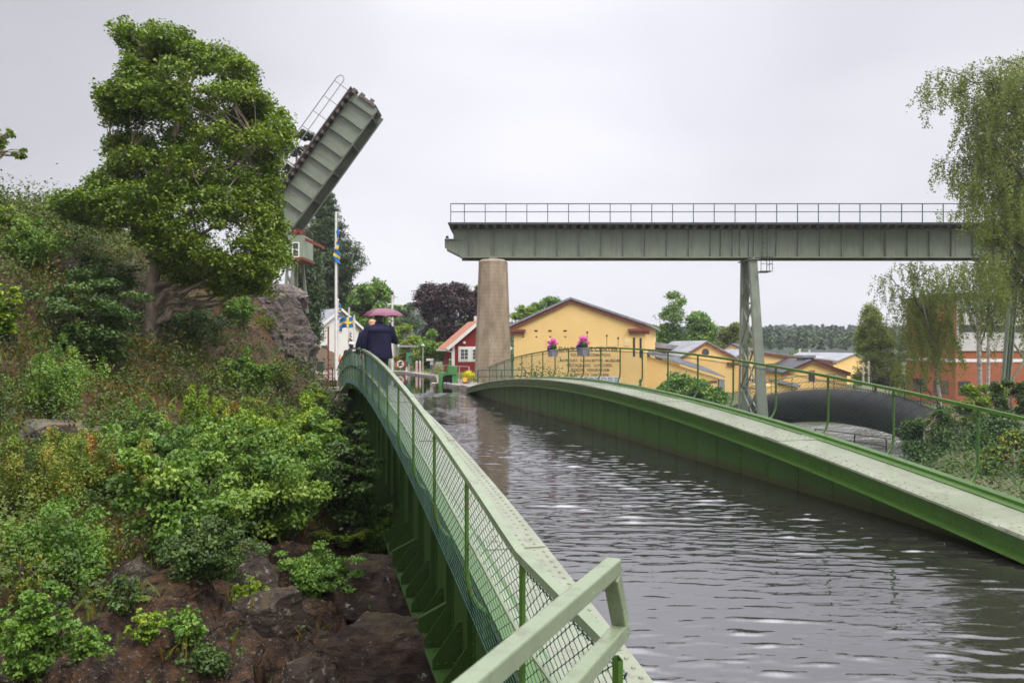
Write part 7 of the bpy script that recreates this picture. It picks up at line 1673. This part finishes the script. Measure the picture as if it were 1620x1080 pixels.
S_ = [
 ('hazel_bush', 'dark green bush with drooping layered leaves left of the pale tree trunk', 145, 585, 175, 140, 'leaf_dark', 0.13, 7500, 'layer'),
 ('hazel_bush', 'big mid green leafy bush in the centre of the slope', 305, 880, 190, 200, 'leaf_hazel', 0.085, 15000, 'round'),
 ('hazel_bush', 'tall leafy bush right of the central one, lighter on top', 425, 850, 175, 185, 'leaf_hazel', 0.085, 14000, 'round'),
 ('hazel_bush', 'dark green bush close against the aqueduct wall', 545, 850, 130, 170, 'leaf_dark', 0.09, 9000, 'layer'),
 ('weed_clump', 'yellow green weeds with rusty tips at the left edge', 60, 850, 190, 160, 'leaf_weed', 0.055, 13000, 'weed'),
 ('weed_clump', 'pale green weeds left of the central bush', 190, 800, 110, 120, 'leaf_weed', 0.055, 7500, 'weed'),
 ('birch_scrub', 'small leaved dark bush hanging over the lower rocks', 320, 935, 130, 100, 'leaf_dark', 0.05, 9000, 'round'),
 ('birch_scrub', 'dense small leaved bush at the left above the dark rocks', 75, 915, 190, 95, 'leaf_mid', 0.055, 10000, 'round'),
 ('birch_scrub', 'leafy green bush at the bottom left between brown rocks', 60, 1078, 110, 150, 'leaf_mid', 0.05, 8000, 'round'),
 ('round_bush', 'round green bush below the grey outcrop', 382, 625, 82, 68, 'leaf_mid', 0.11, 4500, 'round'),
 ('yellow_bush', 'bright yellow green bush at the foot of the outcrop', 465, 705, 110, 80, 'leaf_bright', 0.10, 6000, 'round'),
 ('yellow_bush', 'yellow green saplings below the round bush', 320, 690, 80, 75, 'leaf_bright', 0.08, 4500, 'weed'),
 ('yellow_bush', 'bright bush by the path wall right of the outcrop', 497, 650, 45, 45, 'leaf_bright', 0.10, 2600, 'round'),
 ('weed_clump', 'grey green weedy clump on the left slope below the drooping bush', 70, 660, 150, 110, 'leaf_hazel', 0.07, 7500, 'weed'),
 ('weed_clump', 'small weedy clump beside the broken rocks', 215, 705, 90, 70, 'leaf_hazel', 0.07, 4000, 'weed'),
 ('maple_sapling', 'bright broad leaved sapling at the far left edge', 5, 540, 60, 110, 'leaf_bright', 0.13, 2600, 'layer'),
 ('low_shrub', 'dark low shrub in the shade under the large tree', 300, 540, 120, 60, 'leaf_dark', 0.12, 4000, 'round'),
 ('low_shrub', 'dark shrub left of the trunk in the shade', 150, 470, 110, 60, 'leaf_dark', 0.12, 3800, 'round'),
 ('low_shrub', 'grey green bush high on the left slope', 40, 420, 100, 60, 'leaf_hazel', 0.10, 4000, 'round'),
 ('crest_bush', 'yellow green bush on the skyline at the far left', 20, 372, 70, 38, 'leaf_bright', 0.11, 3000, 'round'),
 ('crest_bush', 'olive tuft of bushes on the skyline next to the tree', 88, 385, 60, 26, 'leaf_weed', 0.11, 2800, 'round'),
 ('cliff_bush', 'leafy bush on top of the outcrop beside the cabin legs', 445, 478, 50, 50, 'leaf_mid', 0.12, 2600, 'round'),
 ('cliff_bush', 'yellow green tuft growing from the right side of the outcrop', 471, 540, 26, 50, 'leaf_bright', 0.10, 1300, 'weed'),
 ('low_shrub', 'low green shrub in the gully by the aqueduct wall', 590, 880, 90, 90, 'leaf_mid', 0.07, 5500, 'round'),
 ('low_shrub', 'leafy shrub hanging over the dark crevice', 500, 935, 130, 70, 'leaf_mid', 0.055, 7000, 'layer'),
 ('rock_plant', 'bright green plant sprouting from the middle of the brown rocks', 235, 1030, 55, 50, 'leaf_bright', 0.05, 1000, 'round'),
 ('rock_plant', 'small dark plant left of the bright one on the rocks', 190, 1012, 50, 60, 'leaf_dark', 0.05, 1100, 'round'),
 ('rock_plant', 'spiky weed with reddish leaves at the left rock edge', 35, 965, 60, 90, 'leaf_weed', 0.055, 1500, 'weed'),
 ('rock_plant', 'loose green plant between the two lower slabs', 135, 1040, 80, 50, 'leaf_mid', 0.05, 1400, 'round'),
 ('gully_bush', 'dark bush deep in the gully beside the abutment', 540, 720, 60, 90, 'leaf_dark', 0.13, 3500, 'round'),
 ('gully_bush', 'mid green bush in the gully below the abutment', 575, 800, 60, 110, 'leaf_mid', 0.10, 4000, 'layer'),
 ('low_shrub', 'olive shrub between the round bush and the gully', 400, 680, 90, 60, 'leaf_weed', 0.09, 3600, 'weed'),
 ('hazel_bush', 'mid green bush behind the big central one on the slope', 240, 780, 130, 110, 'leaf_mid', 0.09, 7000, 'round'),
 ('hazel_bush', 'pale topped bush between the broken ledge and the round bush', 345, 760, 130, 100, 'leaf_hazel', 0.09, 7000, 'round'),
 ('weed_clump', 'tall yellow green weeds behind the left edge weeds', 120, 775, 150, 100, 'leaf_weed', 0.06, 9000, 'weed'),
 ('yellow_bush', 'broad yellow green bush below the outcrop foot', 415, 745, 140, 90, 'leaf_bright', 0.09, 8000, 'round'),
 ('hazel_bush', 'shaded green bush between the tall bush and the aqueduct', 495, 790, 120, 120, 'leaf_mid', 0.09, 8000, 'round'),
 ('cliff_bush', 'orange green heathery tuft across the middle of the outcrop', 420, 520, 70, 22, 'leaf_weed', 0.07, 2600, 'weed'),
 ('cliff_bush', 'green bush growing at the left shoulder of the outcrop', 375, 510, 60, 45, 'leaf_mid', 0.11, 3000, 'round'),
 ('low_shrub', 'rusty weeds at the foot of the outcrop', 440, 610, 80, 40, 'leaf_weed', 0.08, 2600, 'weed'),
 ('rock_plant', 'small green bush on the brown bedrock below the central bush', 300, 1010, 70, 50, 'leaf_mid', 0.05, 1600, 'round'),
 ('rock_plant', 'yellow green sprout on the bedrock ledge under the tall bush', 395, 950, 60, 36, 'leaf_bright', 0.05, 1100, 'round'),
 ('rock_plant', 'dark creeping plant at the bottom edge of the bedrock', 330, 1070, 90, 40, 'leaf_dark', 0.05, 1500, 'round'),
]
for i, (nm, lab, x, y, w, h, mt, lf, tot, st) in enumerate(S_): shrub(nm, lab, x, y, w, h, M[mt], 100+i, leaf=lf*0.85, total=int(tot*1.3), style=st)
fern('bright yellow green fern growing out of the rock face', 172, 962, 60, 34, 1)
fern('small bright fern right of the larger one on the rock face', 222, 962, 42, 26, 2)
fern('fern spreading above the crevice by the aqueduct', 470, 905, 90, 46, 3, 'leaf_mid')
fern('pale fern in front of the dark bush near the aqueduct', 545, 880, 100, 60, 4, 'leaf_fern')
# ground cover: leaf tufts and grass, thicker on soil than on bare rock
rng = np.random.RandomState(77)
n = 150000; X = rng.uniform(-24, 0.9, n); Yv = rng.uniform(4.5, 48, n)
d = X*SY + Yv*CY; keep = rng.rand(n) < np.clip((9.0/np.maximum(d, 3))**1.6, 0, 1); X, Yv, d = X[keep], Yv[keep], d[keep]
Z = hill(X, Yv); Zx = hill(X+0.15, Yv); Zy = hill(X, Yv+0.15); slope = np.hypot(Zx-Z, Zy-Z)/0.15
nz_ = fbm(np.stack([X, Yv, Z*0.3], 1)*0.6, 4, 33)
low = (1 - sm(Z, -1.05, -0.35))*(Yv < 15)
keep = (rng.rand(len(X)) < np.clip(0.78 - 0.22*slope + 1.5*nz_ - 1.1*low, 0.02, 1)) & ~((Yv > 39) & (X > -3.2))
X, Yv, Z, d, nz_ = X[keep], Yv[keep], Z[keep], d[keep], nz_[keep]
C = np.stack([X, Yv, Z], 1); R = (0.07 + 0.008*d)*(0.7+0.8*np.clip(nz_+0.4, 0, 1)); k = 11
dv = rng.normal(size=(len(C), k, 3)); dv[..., 2] = np.abs(dv[..., 2])*2.1
P = C[:, None] + dv*R[:, None, None]*0.75 + np.array([0, 0, 0.02]); nn = rng.normal(size=P.shape)*0.8; nn[..., 2] = np.abs(nn[..., 2]) + 0.5; nn /= np.linalg.norm(nn, axis=2)[..., None]
hue = np.clip(0.30 + 0.80*fbm(np.stack([X, Yv, Z*0], 1)*0.9 + 5, 3, 44) , 0, 1)[:, None] + rng.normal(0, 0.08, (len(C), k))
V, Fc = cards(P.reshape(-1, 3), nn.reshape(-1, 3), ((0.026 + 0.0028*d)[:, None]*(0.6+0.8*rng.rand(len(C), k))).ravel(), rng, 0.6)
M['leaf_ground'] = leafmat('ground_leaves', [(0, (0.028, 0.055, 0.014)), (0.3, (0.055, 0.095, 0.022)), (0.6, (0.095, 0.14, 0.03)), (0.8, (0.14, 0.14, 0.035)), (0.92, (0.20, 0.11, 0.04)), (1, (0.24, 0.10, 0.035))])
o = mesh_obj('undergrowth', V, Fc, M['leaf_ground'], tint=np.clip(hue.ravel(), 0, 1)); o['kind'] = 'stuff'
M['grass'] = leafmat('hill_grass', [(0, (0.05, 0.075, 0.018)), (0.4, (0.10, 0.12, 0.028)), (0.62, (0.17, 0.14, 0.04)), (0.82, (0.22, 0.115, 0.04)), (1, (0.24, 0.17, 0.07))])
sel = (nz_ < 0.05); C2 = C[sel]; d2 = d[sel]; k = 7
a = rng.rand(len(C2), k)*6.283; ln = (0.10 + 0.0075*d2)[:, None]*(0.5+rng.rand(len(C2), k)); lean = rng.normal(0, 0.35, (len(C2), k, 2)); w = 0.004 + 0.0006*d2
b0 = C2[:, None] + np.stack([np.cos(a), np.sin(a), np.zeros_like(a)], 2)*(0.05+0.004*d2)[:, None, None]*rng.rand(len(C2), k, 1)
tip = b0 + np.concatenate([lean*ln[..., None], ln[..., None]], 2); sd = np.stack([np.cos(a+1.57), np.sin(a+1.57), np.zeros_like(a)], 2)*w[:, None, None]
mid = b0*0.45 + tip*0.55 + np.concatenate([-lean*ln[..., None]*0.12, ln[..., None]*0.06], 2)
V = np.stack([b0-sd, b0+sd, mid+sd*0.8, tip], 2).reshape(-1, 3); Fc = np.arange(len(V)).reshape(-1, 4)
hue2 = np.clip(0.34 + 0.85*fbm(C2*0.8 + 15, 3, 45)[:, None] + rng.normal(0, 0.14, (len(C2), k)), 0, 1)
o = mesh_obj('hill_grass', V, Fc, M['grass'], tint=hue2.ravel()); o['kind'] = 'stuff'
# tangle of weeds on the right bank
n = 3200; X = rng.uniform(12, 34, n); Yv = rng.uniform(10, 52, n); Z = ground(X, Yv); sel = (Z > -3.6) & (Yv < 50); P0_ = np.stack([X, Yv, Z], 1)[sel]
dv = rng.normal(size=(len(P0_), 16, 3))*np.array([0.35, 0.35, 0.55]); dv[..., 2] = np.abs(dv[..., 2]); P = P0_[:, None]+dv; nn = rng.normal(size=P.shape); nn[..., 2] = np.abs(nn[..., 2])+0.4; nn /= np.linalg.norm(nn, axis=2)[..., None]
hue = np.clip(0.45 + 0.8*fbm(P0_*0.4, 3, 47)[:, None] + rng.normal(0, 0.15, (len(P0_), 16)), 0, 1)
V, Fc = cards(P.reshape(-1, 3), nn.reshape(-1, 3), (0.13*(0.6+0.8*rng.rand(P.shape[0]*16))), rng, 0.6); o = mesh_obj('bank_weeds', V, Fc, M['leaf_dark'], tint=hue.ravel()); o['kind'] = 'stuff'
# grass on the lock bank
n = 2600; px_ = rng.uniform(600, 760, n); dd = rng.uniform(47, 80, n); pts = np.array([tuple(WG(a, b_, 0.16)) for a, b_ in zip(px_, dd)]); q = quay_off(pts[:, 0], pts[:, 1]); pts = pts[(q > 1.8) | (pts[:, 1] > 76)]
dv = rng.normal(size=(len(pts), 9, 3))*np.array([0.3, 0.3, 0.12]); dv[..., 2] = np.abs(dv[..., 2]); P = pts[:, None]+dv; nn = rng.normal(size=P.shape); nn[..., 2] = np.abs(nn[..., 2])+0.6; nn /= np.linalg.norm(nn, axis=2)[..., None]
V, Fc = cards(P.reshape(-1, 3), nn.reshape(-1, 3), 0.14*np.ones(P.shape[0]*9), rng, 0.6); o = mesh_obj('bank_grass', V, Fc, M['leaf_weed'], tint=np.clip(rng.normal(0.5, 0.2, len(Fc)), 0, 1)); o['kind'] = 'stuff'

# ================================================================ FAR WOODED HILLS
rng = np.random.RandomState(5)
rp = [380, 480, 560, 640, 700, 800, 900, 1000, 1100, 1200, 1300, 1430, 1620, 1800]; ry = [476, 480, 484, 490, 503, 516, 520, 523, 526, 523, 522, 525, 527, 527]
D0, D1 = 240.0, 720.0
def hz_far(px, d): 
    zt = HC + (547 - np.interp(px, rp, ry))/F*D1 - 11; t = np.clip((d-D0)/(D1-D0), 0, 1); return 0.5 + (zt-0.5)*t**0.85
pg = np.linspace(360, 1820, 90); dg_ = np.linspace(D0, D1+60, 16); V = []
for d_ in dg_:
    for p_ in pg: w_ = WG(p_, d_, 0); V.append((w_.x, w_.y, float(hz_far(p_, min(d_, D1))) - 0.5))
k = len(pg); jj = (np.arange(len(dg_)-1)[:, None]*k + np.arange(k-1)[None]).ravel()
struct(mesh_obj('hills', np.array(V), np.stack([jj, jj+1, jj+1+k, jj+k], 1), surf('wooded_hill_floor', flat((0.018, 0.036, 0.013), 0.3), rough=0.95, scale=0.05), smooth=True))
n = 3600; P0_ = rng.uniform(370, 1810, n); D_ = D0 + (D1-D0)*rng.rand(n)**0.7; hgt = rng.uniform(8, 14, n)*np.clip(D_/600, 0.4, 1); con = rng.rand(n) < 0.6
C = np.array([tuple(WG(a, b_, 0)) for a, b_ in zip(P0_, D_)]); C[:, 2] = hz_far(P0_, D_)
k = 52; t = rng.rand(n, k); ang = rng.rand(n, k)*6.283
prof = np.where(con[:, None], (1-t)*0.26+0.02, 0.36*np.sqrt(np.clip(1-(2*t-1.05)**2, 0.02, 1))); rr = hgt[:, None]*prof*np.sqrt(rng.rand(n, k))*1.05
P = C[:, None] + np.stack([rr*np.cos(ang), rr*np.sin(ang), hgt[:, None]*(0.12+0.88*t)], 2); nn = rng.normal(size=P.shape); nn[..., 2] = np.abs(nn[..., 2])+0.5; nn /= np.linalg.norm(nn, axis=2)[..., None]
V, Fc = cards(P.reshape(-1, 3), nn.reshape(-1, 3), ((np.repeat(D_, k)/720*rng.uniform(2.2, 4.2, n*k))), rng, 0.75)
M['leaf_far'] = leafmat('far_wood_leaves', G((0.012, 0.03, 0.012), (0.022, 0.050, 0.018), (0.045, 0.085, 0.026), (0.08, 0.12, 0.04)), trans=0.15)
tt = np.where(con, 0.25, 0.6)[:, None] + rng.normal(0, 0.12, (n, 1)) + rng.normal(0, 0.08, (n, k))
o = mesh_obj('forest', V, Fc, M['leaf_far'], tint=np.clip(tt.ravel(), 0, 1)); o['kind'] = 'stuff'

# ================================================================ AIR
hv = MB(); hv.box(-620, 900, -30, 900, -11.5, 60)
m = bpy.data.materials.new('air'); m.use_nodes = True; nt = m.node_tree; nt.nodes.clear()
o_ = nt.nodes.new('ShaderNodeOutputMaterial'); v_ = nt.nodes.new('ShaderNodeVolumePrincipled')
v_.inputs['Color'].default_value = (0.86, 0.90, 0.97, 1); v_.inputs['Density'].default_value = 0.00034; v_.inputs['Anisotropy'].default_value = 0.2
nt.links.new(v_.outputs[0], o_.inputs['Volume'])
air = hv.build('haze', m); air['kind'] = 'stuff'
